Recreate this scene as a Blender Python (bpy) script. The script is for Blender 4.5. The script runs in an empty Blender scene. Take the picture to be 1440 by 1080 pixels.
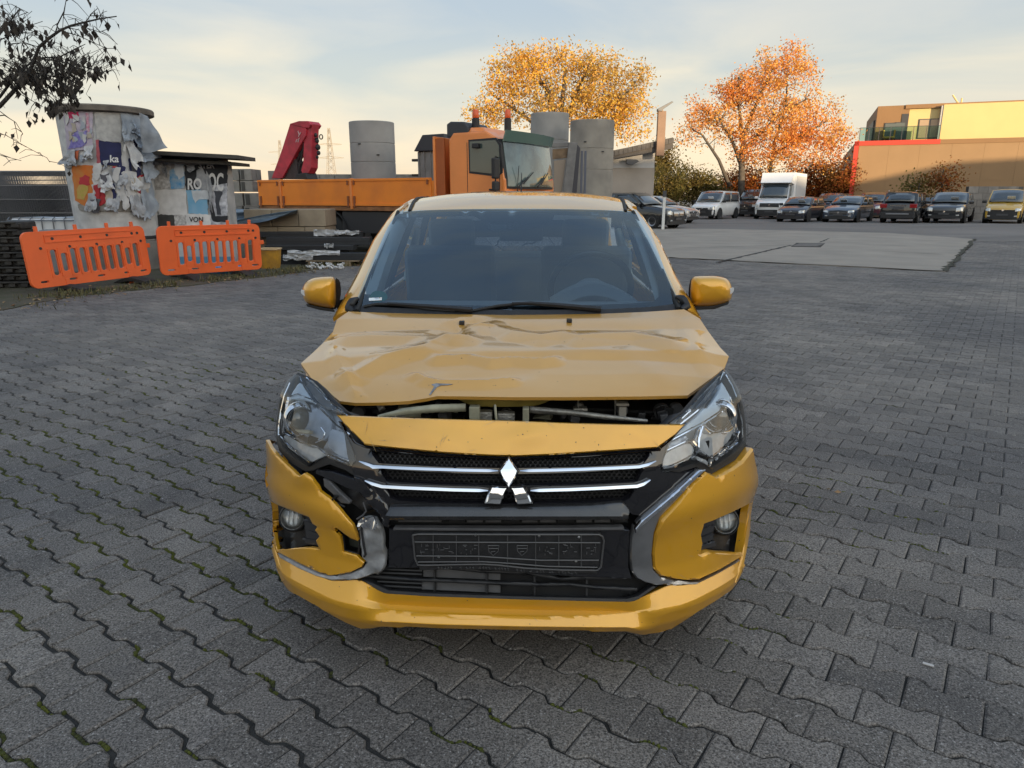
import bpy, bmesh, math, random
from math import sin, cos, tan, atan, atan2, pi, sqrt, exp, radians, floor, hypot
from mathutils import Vector, Matrix, noise
from mathutils.geometry import delaunay_2d_cdt

scene = bpy.context.scene
COL = scene.collection
V = Vector

# ---------------------------------------------------------------- camera
FOC, PITCH, CAMH = 1005.0, 0.256, 1.40      # focal length in photo pixels, tilt down, eye height
cam_data = bpy.data.cameras.new('camera')
cam_data.sensor_width = 36.0
cam_data.lens = FOC / 1440.0 * 36.0
cam_data.clip_start = 0.05
cam_data.clip_end = 3000.0
cam = bpy.data.objects.new('camera', cam_data)
COL.objects.link(cam)
cam.location = (0, 0, CAMH)
cam.rotation_euler = (pi / 2 - PITCH, 0, 0)
scene.camera = cam

# ---------------------------------------------------------------- sun, sky, exposure
SUN_EL, SUN_AZ = radians(6.5), radians(152.0)   # azimuth clockwise from +Y: the sun is low, behind and to the right
SUN_DIR = V((sin(SUN_AZ) * cos(SUN_EL), cos(SUN_AZ) * cos(SUN_EL), sin(SUN_EL)))
sun_data = bpy.data.lights.new('sun', 'SUN')
sun_data.energy = 5.0
sun_data.angle = radians(0.4)
sun_data.color = (1.0, 0.76, 0.47)
sun = bpy.data.objects.new('sun', sun_data)
COL.objects.link(sun)
sun.rotation_euler = (-SUN_DIR).to_track_quat('-Z', 'Y').to_euler()

world = bpy.data.worlds.new('World')
scene.world = world
world.use_nodes = True
wn, wl = world.node_tree.nodes, world.node_tree.links
wn.clear()
def W(t, **k):
    n = wn.new(t)
    for a, b in k.items():
        setattr(n, a, b)
    return n
out = W('ShaderNodeOutputWorld')
bg = W('ShaderNodeBackground')
bg.inputs[1].default_value = 0.1
sky = W('ShaderNodeTexSky', sky_type='NISHITA', sun_disc=False, sun_elevation=SUN_EL, sun_rotation=SUN_AZ,
        altitude=100.0, air_density=1.0, dust_density=1.6, ozone_density=1.2)
tc = W('ShaderNodeTexCoord')
sep = W('ShaderNodeSeparateXYZ')
wl.new(tc.outputs['Generated'], sep.inputs[0])
ramp = W('ShaderNodeValToRGB')                 # thin cloud veil: cream at the horizon, grey blue overhead
ramp.color_ramp.interpolation = 'EASE'
els = ramp.color_ramp.elements
SKYC = ((0.0, (.85, .67, .46)), (.055, (.81, .705, .545)), (.135, (.69, .66, .56)), (.235, (.555, .585, .585)), (.40, (.46, .54, .61)), (.65, (.38, .48, .61)), (1.0, (.34, .45, .61)))
for i, (pos, c) in enumerate(SKYC):
    e = els[0] if i == 0 else els[-1] if i == len(SKYC) - 1 else els.new(pos)
    e.position = pos
    e.color = (c[0] / 1.6, c[1] / 1.6, c[2] / 1.6, 1)
wl.new(sep.outputs['Z'], ramp.inputs[0])
mp = W('ShaderNodeMapping')
mp.inputs['Scale'].default_value = (1.0, 0.7, 4.2)
mp.inputs['Rotation'].default_value = (0.10, -0.22, 0.5)
wl.new(tc.outputs['Generated'], mp.inputs[0])
cn = W('ShaderNodeTexNoise')
cn.inputs['Scale'].default_value = 2.6
cn.inputs['Detail'].default_value = 6.0
cn.inputs['Roughness'].default_value = 0.52
cn.inputs['Distortion'].default_value = 0.7
wl.new(mp.outputs[0], cn.inputs['Vector'])
cr = W('ShaderNodeMapRange')
cr.inputs['From Min'].default_value = 0.36
cr.inputs['From Max'].default_value = 0.66
wl.new(cn.outputs['Fac'], cr.inputs['Value'])
cloud = W('ShaderNodeMix', data_type='RGBA')   # the veil is broken into soft streaks
cloud.inputs['A'].default_value = (0.76, 0.84, 0.95, 1)
cloud.inputs['B'].default_value = (1.12, 1.05, 0.97, 1)
wl.new(cr.outputs[0], cloud.inputs['Factor'])
mul = W('ShaderNodeMix', data_type='RGBA', blend_type='MULTIPLY')
mul.inputs['Factor'].default_value = 1.0
wl.new(ramp.outputs[0], mul.inputs['A'])
wl.new(cloud.outputs['Result'], mul.inputs['B'])
sc_ = W('ShaderNodeVectorMath', operation='SCALE')
sc_.inputs['Scale'].default_value = 15.0
wl.new(mul.outputs['Result'], sc_.inputs[0])
mx = W('ShaderNodeMix', data_type='RGBA')
mx.inputs['Factor'].default_value = 0.85
wl.new(sky.outputs[0], mx.inputs['A'])
dt = W('ShaderNodeVectorMath', operation='DOT_PRODUCT')   # the veil brightens towards the low sun behind the viewer
dt.inputs[1].default_value = SUN_DIR
wl.new(tc.outputs['Generated'], dt.inputs[0])
gm = W('ShaderNodeMapRange', interpolation_type='SMOOTHSTEP')
gm.inputs['From Min'].default_value = 0.0
gm.inputs['From Max'].default_value = 1.0
gm.inputs['To Max'].default_value = 1.0
wl.new(dt.outputs['Value'], gm.inputs['Value'])
gl_ = W('ShaderNodeMix', data_type='RGBA')
gl_.inputs['A'].default_value = (1, 1, 1, 1)
gl_.inputs['B'].default_value = (3.1, 2.7, 2.25, 1)
wl.new(gm.outputs[0], gl_.inputs['Factor'])
m2_ = W('ShaderNodeMix', data_type='RGBA', blend_type='MULTIPLY')
m2_.inputs['Factor'].default_value = 1.0
wl.new(sc_.outputs[0], m2_.inputs['A'])
wl.new(gl_.outputs['Result'], m2_.inputs['B'])
wl.new(m2_.outputs['Result'], mx.inputs['B'])
wl.new(mx.outputs['Result'], bg.inputs[0])
wl.new(bg.outputs[0], out.inputs[0])

scene.view_settings.view_transform = 'Standard'
scene.view_settings.look = 'None'
scene.view_settings.exposure = 0.52
scene.view_settings.gamma = 1.0
scene.view_settings.use_curve_mapping = False
scene.render.engine = 'CYCLES'
scene.cycles.max_bounces = 8
scene.cycles.transparent_max_bounces = 16
scene.cycles.sample_clamp_indirect = 8.0
scene.cycles.caustics_reflective = False
scene.cycles.caustics_refractive = False
scene.cycles.use_denoising = True
# ================================================================ helpers
R = random.Random(7)
RF, RR, RU = V((0, cos(PITCH), -sin(PITCH))), V((1, 0, 0)), V((0, sin(PITCH), cos(PITCH)))
EYE = V((0, 0, CAMH))
def ray(px, py):
    return (RF + RR * ((px - 720) / FOC) + RU * ((540 - py) / FOC))
def gp(px, py, z=0.0):                       # where a sight line meets a level plane
    d = ray(px, py)
    return EYE + d * ((z - CAMH) / d.z)
def at(px, py, Y):                           # where a sight line crosses the distance Y
    d = ray(px, py)
    return EYE + d * (Y / d.y)
def to_px(p):
    q = p - EYE
    d = q.dot(RF)
    return 720 + FOC * q.x / d, 540 - FOC * q.dot(RU) / d

# ---- materials
MATS = {}
def lin(c):
    return tuple(((x / 255) / 12.92 if x / 255 <= .04045 else ((x / 255 + .055) / 1.055) ** 2.4) for x in c)
def mat(name, color, rough=0.6, metal=0.0, var=0.0, scale=4.0, bump=0.0, bscale=60.0, spec=0.5, coat=0.0,
        color2=None, detail=5.0, island=0.0, objrand=0.0, trans=0.0, stretch=None, lo=0.35, hi=0.65, emit=None, sss=0):
    if name in MATS:
        return MATS[name]
    m = bpy.data.materials.new(name)
    MATS[name] = m
    m.use_nodes = True
    nt = m.node_tree
    N, L = nt.nodes, nt.links
    b = N['Principled BSDF']
    b.inputs['Roughness'].default_value = rough
    b.inputs['Metallic'].default_value = metal
    b.inputs['Specular IOR Level'].default_value = spec
    b.inputs['Coat Weight'].default_value = coat
    b.inputs['Coat Roughness'].default_value = 0.03
    b.inputs['Coat IOR'].default_value = 1.65
    b.inputs['Transmission Weight'].default_value = trans
    c = (*color, 1)
    b.inputs['Base Color'].default_value = c
    tcn = N.new('ShaderNodeTexCoord')
    vec = tcn.outputs['Object']
    if stretch:
        mpn = N.new('ShaderNodeMapping')
        mpn.inputs['Scale'].default_value = stretch
        L.new(vec, mpn.inputs[0])
        vec = mpn.outputs[0]
    cur = None
    if color2 or var:
        nz = N.new('ShaderNodeTexNoise')
        nz.inputs['Scale'].default_value = scale
        nz.inputs['Detail'].default_value = detail
        L.new(vec, nz.inputs['Vector'])
        mr = N.new('ShaderNodeMapRange')
        mr.inputs['From Min'].default_value = lo
        mr.inputs['From Max'].default_value = hi
        L.new(nz.outputs['Fac'], mr.inputs['Value'])
        mxn = N.new('ShaderNodeMix')
        mxn.data_type = 'RGBA'
        c2 = color2 or tuple(x * (1 - var) for x in color)
        mxn.inputs['A'].default_value = c
        mxn.inputs['B'].default_value = (*c2, 1)
        L.new(mr.outputs[0], mxn.inputs['Factor'])
        cur = mxn.outputs['Result']
        L.new(cur, b.inputs['Base Color'])
    if island or objrand:
        if island:
            g = N.new('ShaderNodeNewGeometry')
            src = g.outputs['Random Per Island']
        else:
            g = N.new('ShaderNodeObjectInfo')
            src = g.outputs['Random']
        amt = island or objrand
        hs = N.new('ShaderNodeHueSaturation')
        mh = N.new('ShaderNodeMapRange')
        mh.inputs['To Min'].default_value = 1 - amt
        mh.inputs['To Max'].default_value = 1 + amt
        L.new(src, mh.inputs['Value'])
        L.new(mh.outputs[0], hs.inputs['Value'])
        if island:
            wv = N.new('ShaderNodeTexWhiteNoise')
            wv.noise_dimensions = '1D'
            L.new(src, wv.inputs['W'])
            m2 = N.new('ShaderNodeMapRange')
            m2.inputs['To Min'].default_value = 0.5 - 0.05 * amt
            m2.inputs['To Max'].default_value = 0.5 + 0.05 * amt
            L.new(wv.outputs['Value'], m2.inputs['Value'])
            L.new(m2.outputs[0], hs.inputs['Hue'])
        if cur:
            L.new(cur, hs.inputs['Color'])
        else:
            hs.inputs['Color'].default_value = c
        L.new(hs.outputs[0], b.inputs['Base Color'])
    if bump:
        nb = N.new('ShaderNodeTexNoise')
        nb.inputs['Scale'].default_value = bscale
        nb.inputs['Detail'].default_value = 4
        L.new(vec, nb.inputs['Vector'])
        bp = N.new('ShaderNodeBump')
        bp.inputs['Strength'].default_value = bump
        bp.inputs['Distance'].default_value = 0.02
        L.new(nb.outputs['Fac'], bp.inputs['Height'])
        L.new(bp.outputs[0], b.inputs['Normal'])
    if emit:
        b.inputs['Emission Color'].default_value = (*emit[:3], 1)
        b.inputs['Emission Strength'].default_value = emit[3]
    return m

def glass(name, tint=(0.8, 0.9, 0.9), ior=1.5, rough=0.0, gl=(1, 1, 1)):    # thin clear sheet: passes light, mirrors by angle
    if name in MATS:
        return MATS[name]
    m = bpy.data.materials.new(name)
    MATS[name] = m
    m.use_nodes = True
    N, L = m.node_tree.nodes, m.node_tree.links
    N.clear()
    o = N.new('ShaderNodeOutputMaterial')
    mxs = N.new('ShaderNodeMixShader')
    t = N.new('ShaderNodeBsdfTransparent')
    t.inputs[0].default_value = (*tint, 1)
    g = N.new('ShaderNodeBsdfGlossy')
    g.inputs['Roughness'].default_value = rough
    g.inputs[0].default_value = (*gl, 1)
    fr = N.new('ShaderNodeFresnel')
    fr.inputs['IOR'].default_value = ior
    L.new(fr.outputs[0], mxs.inputs[0])
    L.new(t.outputs[0], mxs.inputs[1])
    L.new(g.outputs[0], mxs.inputs[2])
    L.new(mxs.outputs[0], o.inputs[0])
    return m

# ---- mesh builder
def rotm(rx=0, ry=0, rz=0):
    return Matrix.Rotation(rz, 3, 'Z') @ Matrix.Rotation(ry, 3, 'Y') @ Matrix.Rotation(rx, 3, 'X')
class MB:
    def __init__(s):
        s.v, s.f = [], []
    def add(s, vs, fs):
        o = len(s.v)
        s.v += [tuple(v) for v in vs]
        s.f += [tuple(i + o for i in f) for f in fs]
        return s
    def box(s, c, d, m=None):
        c = V(c)
        x, y, z = d[0] / 2, d[1] / 2, d[2] / 2
        vs = [V((a, b, e)) for a in (-x, x) for b in (-y, y) for e in (-z, z)]
        if m is not None:
            vs = [m @ v for v in vs]
        return s.add([c + v for v in vs], [(0, 1, 3, 2), (4, 6, 7, 5), (0, 4, 5, 1), (2, 3, 7, 6), (0, 2, 6, 4), (1, 5, 7, 3)])
    def span(s, a, b):
        return s.box([(p + q) / 2 for p, q in zip(a, b)], [abs(q - p) for p, q in zip(a, b)])
    def tube(s, pts, r, n=6, cap=True):
        pts = [V(p) for p in pts]
        k = len(pts)
        rs = r if isinstance(r, (list, tuple)) else [r] * k
        o = len(s.v)
        pv = None
        for i, p in enumerate(pts):
            t = (pts[min(i + 1, k - 1)] - pts[max(i - 1, 0)])
            t = t.normalized() if t.length > 1e-9 else V((0, 0, 1))
            if pv is None:
                pv = t.orthogonal().normalized()
            pv = (pv - t * pv.dot(t))
            pv = pv.normalized() if pv.length > 1e-6 else t.orthogonal().normalized()
            w = t.cross(pv)
            for j in range(n):
                a = 2 * pi * j / n
                s.v.append(tuple(p + (pv * cos(a) + w * sin(a)) * rs[i]))
        for i in range(k - 1):
            for j in range(n):
                q = (j + 1) % n
                s.f.append((o + i * n + j, o + i * n + q, o + (i + 1) * n + q, o + (i + 1) * n + j))
        if cap:
            s.f.append(tuple(o + j for j in range(n))[::-1])
            s.f.append(tuple(o + (k - 1) * n + j for j in range(n)))
        return s
    def cyl(s, a, b, r, r2=None, n=12):
        return s.tube([a, b], [r, r if r2 is None else r2], n)
    def lathe(s, prof, n=24, c=(0, 0, 0), ax='z', a0=0, a1=2 * pi):
        c = V(c)
        o = len(s.v)
        full = abs(a1 - a0 - 2 * pi) < 1e-6
        m = n if full else n + 1
        for r, h in prof:
            for j in range(m):
                a = a0 + (a1 - a0) * j / n
                q = (r * cos(a), r * sin(a), h)
                if ax == 'x':
                    q = (q[2], q[0], q[1])
                elif ax == 'y':
                    q = (q[0], q[2], q[1])
                s.v.append(tuple(c + V(q)))
        for i in range(len(prof) - 1):
            for j in range(n):
                k = (j + 1) % m
                s.f.append((o + i * m + j, o + i * m + k, o + (i + 1) * m + k, o + (i + 1) * m + j))
        return s
    def prism(s, poly, fn, a, b):            # fn(u, v, w) -> point; poly in u, v; w from a to b
        n = len(poly)
        o = len(s.v)
        for w in (a, b):
            s.v += [tuple(fn(u, v, w)) for u, v in poly]
        s.f += [tuple(o + i for i in range(n))[::-1], tuple(o + n + i for i in range(n))]
        s.f += [(o + i, o + (i + 1) % n, o + n + (i + 1) % n, o + n + i) for i in range(n)]
        return s
    def grid(s, fn, nu, nv):
        o = len(s.v)
        for i in range(nu + 1):
            for j in range(nv + 1):
                s.v.append(tuple(fn(i / nu, j / nv)))
        k = nv + 1
        for i in range(nu):
            for j in range(nv):
                s.f.append((o + i * k + j, o + (i + 1) * k + j, o + (i + 1) * k + j + 1, o + i * k + j + 1))
        return s
    def sheet(s, fn, nu, nv, th, up):        # grid with a back side: real thickness
        o = len(s.v)
        s.grid(fn, nu, nv)
        k = nv + 1
        cnt = (nu + 1) * k
        u_ = V(up)
        s.v += [tuple(V(p) - u_ * th) for p in s.v[o:o + cnt]]
        q = o + cnt
        for i in range(nu):
            for j in range(nv):
                s.f.append((q + i * k + j, q + i * k + j + 1, q + (i + 1) * k + j + 1, q + (i + 1) * k + j))
        rim = [i * k for i in range(nu + 1)] + [nu * k + j for j in range(1, nv + 1)] + [i * k + nv for i in range(nu - 1, -1, -1)] + [j for j in range(nv - 1, 0, -1)]
        for a, b in zip(rim, rim[1:] + rim[:1]):
            s.f.append((o + a, o + b, q + b, q + a))
        return s
    def ball(s, c, r, nu=10, nv=6):
        r = r if hasattr(r, '__len__') else (r, r, r)
        return s.grid(lambda u, v: (c[0] + r[0] * sin(pi * v) * cos(2 * pi * u), c[1] + r[1] * sin(pi * v) * sin(2 * pi * u), c[2] + r[2] * cos(pi * v)), nu, nv)
    def build(s, name, m, parent=None, smooth=None, bevel=0, seg=2, local=False, fix=True):
        me = bpy.data.meshes.new(name)
        vs = s.v
        if parent is not None and not local:
            inv = WORLD[parent.name].inverted() if parent.name in WORLD else Matrix()
            vs = [tuple(inv @ V(v)) for v in vs]
        me.from_pydata(vs, [], s.f)
        if fix or bevel:
            bm = bmesh.new()
            bm.from_mesh(me)
            bmesh.ops.remove_doubles(bm, verts=bm.verts, dist=1e-5)
            bmesh.ops.recalc_face_normals(bm, faces=bm.faces)
            if bevel:
                ed = [e for e in bm.edges if len(e.link_faces) == 2 and e.calc_face_angle(0) > radians(30)]
                bmesh.ops.bevel(bm, geom=ed, offset=bevel, segments=seg, profile=0.6, affect='EDGES', clamp_overlap=True)
            bm.to_mesh(me)
            bm.free()
        return link(name, me, m, parent, smooth)
WORLD = {}                                    # where each thing's Empty stands
def link(name, me, m, parent=None, smooth=None):
    if m is not None:
        me.materials.append(m)
    if smooth is not None:
        me.polygons.foreach_set('use_smooth', [True] * len(me.polygons))
        if smooth < 180:
            me.set_sharp_from_angle(angle=radians(smooth))
    o = bpy.data.objects.new(name, me)
    COL.objects.link(o)
    if parent is not None:
        o.parent = parent
        if parent.name in WORLD:
            WORLD[o.name] = WORLD[parent.name]
    return o
def tag(o, label=None, cat=None, group=None, kind=None):
    for k, v in (('label', label), ('category', cat), ('group', group), ('kind', kind)):
        if v:
            o[k] = v
    return o
def thing(name, label, cat, loc=(0, 0, 0), rz=0.0, group=None, mtx=None):
    o = bpy.data.objects.new(name, None)
    o.empty_display_size = 0.2
    COL.objects.link(o)
    M = mtx if mtx is not None else Matrix.Translation(V(loc)) @ Matrix.Rotation(rz, 4, 'Z')
    o.matrix_basis = M
    WORLD[o.name] = M
    return tag(o, label, cat, group)
def copy_tree(o, M, label=None, name=None):
    def cp(x, par):
        c = x.copy()
        COL.objects.link(c)
        c.parent = par
        for ch in list(x.children):
            cp(ch, c)
        return c
    r = cp(o, None)
    r.matrix_basis = M
    WORLD[r.name] = M
    if label:
        r['label'] = label
    return r

# ---- patches: an outline laid on a curved surface, given depth and a rounded rim
def inside(p, poly):
    x, y = p
    c = False
    j = len(poly) - 1
    for i in range(len(poly)):
        xi, yi = poly[i]
        xj, yj = poly[j]
        if (yi > y) != (yj > y) and x < (xj - xi) * (y - yi) / (yj - yi) + xi:
            c = not c
        j = i
    return c
def densify(poly, step, closed=True):
    o = []
    n = len(poly)
    for i in range(n if closed else n - 1):
        a, b = poly[i], poly[(i + 1) % n]
        k = max(1, int(hypot(b[0] - a[0], b[1] - a[1]) / step + 0.5))
        for j in range(k):
            o.append((a[0] + (b[0] - a[0]) * j / k, a[1] + (b[1] - a[1]) * j / k))
    if not closed:
        o.append(poly[-1])
    return o
def smooth_poly(poly, it=1):                  # corner cutting
    for _ in range(it):
        o = []
        n = len(poly)
        for i in range(n):
            a, b = poly[i], poly[(i + 1) % n]
            o.append((a[0] * .8 + b[0] * .2, a[1] * .8 + b[1] * .2))
            o.append((a[0] * .2 + b[0] * .8, a[1] * .2 + b[1] * .8))
        poly = o
    return poly
def area(poly):
    return sum(poly[i - 1][0] * poly[i][1] - poly[i][0] * poly[i - 1][1] for i in range(len(poly))) / 2
def inset(poly, d):
    n = len(poly)
    sg = 1 if area(poly) > 0 else -1
    o = []
    for i in range(n):
        a, b, c = V(poly[i - 1]), V(poly[i]), V(poly[(i + 1) % n])
        t = (c - a)
        if t.length < 1e-9:
            o.append(tuple(b))
            continue
        t.normalize()
        o.append((b.x - t.y * d * sg, b.y + t.x * d * sg))
    return o
def cdt(poly, holes, res, rim):
    polys = [poly] + holes
    vs, es = [], []
    kinds = []
    def loop(pl, k):
        o = len(vs)
        vs.extend(V(p) for p in pl)
        kinds.extend([k] * len(pl))
        n = len(pl)
        es.extend((o + i, o + (i + 1) % n) for i in range(n))
    for pl in polys:
        loop(pl, 1)
    if rim:
        for h, pl in enumerate(polys):
            q = inset(pl, rim if h == 0 else -rim)
            for p in q:
                if inside(p, poly) and not any(inside(p, z) for z in holes):
                    vs.append(V(p))
                    kinds.append(0)
    xs = [p[0] for p in poly]
    ys = [p[1] for p in poly]
    bnd = [p for pl in polys for p in pl]
    x = min(xs)
    row = 0
    yy = min(ys)
    while yy < max(ys):
        x = min(xs) + (res / 2 if row % 2 else 0)
        while x < max(xs):
            if inside((x, yy), poly) and not any(inside((x, yy), z) for z in holes):
                if all((p[0] - x) ** 2 + (p[1] - yy) ** 2 > (res * .55) ** 2 for p in bnd):
                    vs.append(V((x, yy)))
                    kinds.append(0)
            x += res
        yy += res * .87
        row += 1
    v2, e2, f2, ov, oe, of = delaunay_2d_cdt(vs, es, [], 0, 1e-6)
    k2 = [max([kinds[i] for i in o] or [0]) for o in ov]
    fs = []
    for f in f2:
        c = (sum(v2[i][0] for i in f) / 3, sum(v2[i][1] for i in f) / 3)
        if inside(c, poly) and not any(inside(c, z) for z in holes):
            fs.append(tuple(f))
    return [(p[0], p[1]) for p in v2], k2, fs
def patch(name, poly, surf, m, parent, off=0.0, th=0.012, res=8.0, holes=(), rim=1.6, drop=0.003, smooth=38, sm=0, eye=None, mod=None, nrm=None):
    if sm:
        poly = smooth_poly(poly, sm)
        holes = [smooth_poly(h, sm) for h in holes]
    poly = densify(poly, res * .8)
    holes = [densify(h, res * .8) for h in holes]
    v2, kd, fs = cdt(poly, holes, res, rim)
    eye = eye if eye is not None else HEYE
    P, Q = [], []
    h = max(rim, 1.0) if rim else res * .3
    for (x, y), k in zip(v2, kd):
        p = surf(x, y)
        a = surf(x + h, y) - surf(x - h, y)
        b = surf(x, y + h) - surf(x, y - h)
        n = a.cross(b)
        if nrm:
            n = nrm(p)
        if n.length < 1e-12:
            n = eye - p
        n.normalize()
        if n.dot(eye - p) < 0:
            n = -n
        e = off + (mod(x, y) if mod else 0)
        P.append(p + n * (e - (drop if k and rim else 0)))
        Q.append(p + n * (e - th))
    n = len(P)
    F2 = []
    cnt = {}
    for f in fs:
        a, b, c = (P[i] for i in f)
        g = f if (b - a).cross(c - a).dot(eye - a) > 0 else f[::-1]
        F2.append(g)
        for i in range(3):
            e = (g[i], g[(i + 1) % 3])
            cnt[e] = cnt.get(e, 0) + 1
    faces = list(F2)
    if th > 0:
        faces += [tuple(i + n for i in f[::-1]) for f in F2]
        for (a, b) in cnt:
            if (b, a) not in cnt:
                faces.append((b, a, a + n, b + n))
        vs = P + Q
    else:
        vs = P
    me = bpy.data.meshes.new(name)
    me.from_pydata([tuple(v) for v in vs], [], faces)
    return link(name, me, m, parent, smooth)
def text_mesh(s, size=1.0, depth=0.0, bold=0.0):
    cu = bpy.data.curves.new('lettering', 'FONT')
    cu.body = s
    cu.size = size
    cu.extrude = depth
    cu.resolution_u = 3
    cu.offset = bold
    ob = bpy.data.objects.new('lettering', cu)
    COL.objects.link(ob)
    dg = bpy.context.evaluated_depsgraph_get()
    me = bpy.data.meshes.new_from_object(ob.evaluated_get(dg))
    bpy.data.objects.remove(ob)
    bpy.data.curves.remove(cu)
    me.materials.clear()
    return me
def write(name, s, fn, m, parent, size=1.0, bold=0.0):   # fn(u, v) -> point
    me = text_mesh(s, size, 0, bold)
    inv = WORLD[parent.name].inverted() if parent.name in WORLD else Matrix()
    for v in me.vertices:
        v.co = inv @ fn(v.co.x, v.co.y)
    return link(name, me, m, parent)
# ================================================================ ground
def paving_mat():
    m = bpy.data.materials.new('paver_concrete')
    MATS['paver'] = m
    m.use_nodes = True
    N, L = m.node_tree.nodes, m.node_tree.links
    b = N['Principled BSDF']
    b.inputs['Roughness'].default_value = 0.74
    b.inputs['Specular IOR Level'].default_value = 0.4
    g = N.new('ShaderNodeNewGeometry')
    oi = N.new('ShaderNodeObjectInfo')
    ad = N.new('ShaderNodeMath')
    ad.operation = 'ADD'
    L.new(g.outputs['Random Per Island'], ad.inputs[0])
    L.new(oi.outputs['Random'], ad.inputs[1])
    wv = N.new('ShaderNodeTexWhiteNoise')
    wv.noise_dimensions = '1D'
    L.new(ad.outputs[0], wv.inputs['W'])
    def nz(s, d, r=.6):
        n = N.new('ShaderNodeTexNoise')
        n.inputs['Scale'].default_value = s
        n.inputs['Detail'].default_value = d
        n.inputs['Roughness'].default_value = r
        L.new(g.outputs['Position'], n.inputs['Vector'])
        return n.outputs['Fac']
    def mr(i, a, c, d, e):
        n = N.new('ShaderNodeMapRange')
        for k, v in zip(('From Min', 'From Max', 'To Min', 'To Max'), (a, c, d, e)):
            n.inputs[k].default_value = v
        L.new(i, n.inputs['Value'])
        return n.outputs[0]
    def mulc(a, bb):
        n = N.new('ShaderNodeMix')
        n.data_type = 'RGBA'
        n.blend_type = 'MULTIPLY'
        n.inputs['Factor'].default_value = 1
        L.new(a, n.inputs['A'])
        L.new(bb, n.inputs['B'])
        return n.outputs['Result']
    def mixc(f, a, c):
        n = N.new('ShaderNodeMix')
        n.data_type = 'RGBA'
        L.new(f, n.inputs['Factor'])
        for s, q in (('A', a), ('B', c)):
            if isinstance(q, tuple):
                n.inputs[s].default_value = (*q, 1)
            else:
                L.new(q, n.inputs[s])
        return n.outputs['Result']
    base = mixc(mr(nz(0.45, 6), .38, .62, 0, 1), (.100, .092, .087), (.182, .161, .139))
    base = mixc(mr(nz(2.6, 7, .7), .50, .72, 0, .75), base, (.066, .061, .060))
    grit = mr(nz(165, 3, .75), .36, .64, .22, 1.85)
    base = mulc(base, grit)
    base = mulc(base, mr(wv.outputs['Value'], 0, 1,   .80, 1.20))
    spk = mr(nz(140, 1, .4), .67, .73, 0, .75)
    base = mixc(spk, base, (.40, .38, .36))
    L.new(base, b.inputs['Base Color'])
    bp = N.new('ShaderNodeBump')
    bp.inputs['Strength'].default_value = 0.55
    bp.inputs['Distance'].default_value = 0.004
    L.new(nz(300, 3), bp.inputs['Height'])
    L.new(bp.outputs[0], b.inputs['Normal'])
    return m
PAVER = paving_mat()
M_JOINT = mat('joint_sand', (.035, .034, .032), .95, var=.5, scale=30, bump=.6, bscale=200)
M_MOSS = mat('moss', (.115, .130, .012), .95, color2=(.040, .046, .014), scale=14, bump=.8, bscale=300)

ROW_T = -0.6065
PA, PB = 0.199, 0.1392
P0 = V((1.064, 2.203, 0))
CU, CR = V((cos(ROW_T), sin(ROW_T), 0)), V((sin(ROW_T), -cos(ROW_T), 0))
HEADING = 0.026
CAR0 = V((-0.020, 1.82, 0))
CARM = Matrix.Translation(CAR0) @ Matrix.Rotation(-HEADING, 4, 'Z')
CARI = CARM.inverted()

M_FAR = mat('far_paving', (.165, .148, .128), .85, var=.30, scale=1.6, bump=.3, bscale=120, detail=8)
ground = MB()
ground.add([(-900, -200, -.012), (900, -200, -.012), (900, 2200, -.012), (-900, 2200, -.012)], [(0, 1, 2, 3)])
tag(ground.build('ground', M_FAR), kind='structure')

pave = tag(MB().add([(-4.6, -.3, -.0105), (4.6, -.3, -.0105), (24, 21.5, -.0105), (24, 24, -.0105), (-24, 24, -.0105), (-24, 21.5, -.0105)], [(0, 1, 2, 3, 4, 5)]).build('pavement', M_JOINT), kind='structure')

def paver_outline(gap_a, gap_b, jit, rnd):
    a, w, t = PA / 2 - gap_a / 2, .0825 - gap_b / 2, .0575 - gap_b / 2
    w -= (0.165 - .025 - PB) / 2
    t -= (0.165 - .025 - PB) / 2
    pts = [(-a, -w), (-.069, -w), (-.061, -w + .003), (-.043, -t - .004), (-.036, -t), (.036, -t), (.043, -t - .004), (.061, -w + .003), (.069, -w), (a, -w)]
    pts += [(x, -y) for x, y in pts[::-1]]
    return [(x + rnd.uniform(-jit, jit), y + rnd.uniform(-jit, jit)) for x, y in pts]
def paver_geo(mb, M, ga, gb, rnd, simple=False):
    o = paver_outline(ga, gb, .0016, rnd)
    n = len(o)
    cxy = [(x * (1 - .006 / max(abs(x), .03)) if abs(x) > .09 else x, y * (1 - .006 / max(abs(y), .03))) for x, y in o]
    vs = [M @ V((x, y, 0)) for x, y in cxy] + [M @ V((x, y, -.0045)) for x, y in o]
    fs = [tuple(range(n))]
    fs += [(i, n + i, n + (i + 1) % n, (i + 1) % n) for i in range(n)]
    if not simple:
        vs += [M @ V((x, y, -.03)) for x, y in o]
        fs += [(n + i, 2 * n + i, 2 * n + (i + 1) % n, n + (i + 1) % n) for i in range(n)]
    mb.add(vs, fs)
def in_view(p, m=0):
    q = p - EYE
    d = q.dot(RF)
    if d < .2:
        return False
    x, y = to_px(p)
    return -m < x < 1440 + m and y < 1080 + m
SLAB = [gp(700, 350), gp(941, 362.5), gp(1130, 372), gp(1327, 382), gp(1370, 336.5), gp(1250, 328), gp(1000, 322), gp(800, 322)]
SLAB2 = [(p.x, p.y) for p in SLAB]
cells = []
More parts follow.
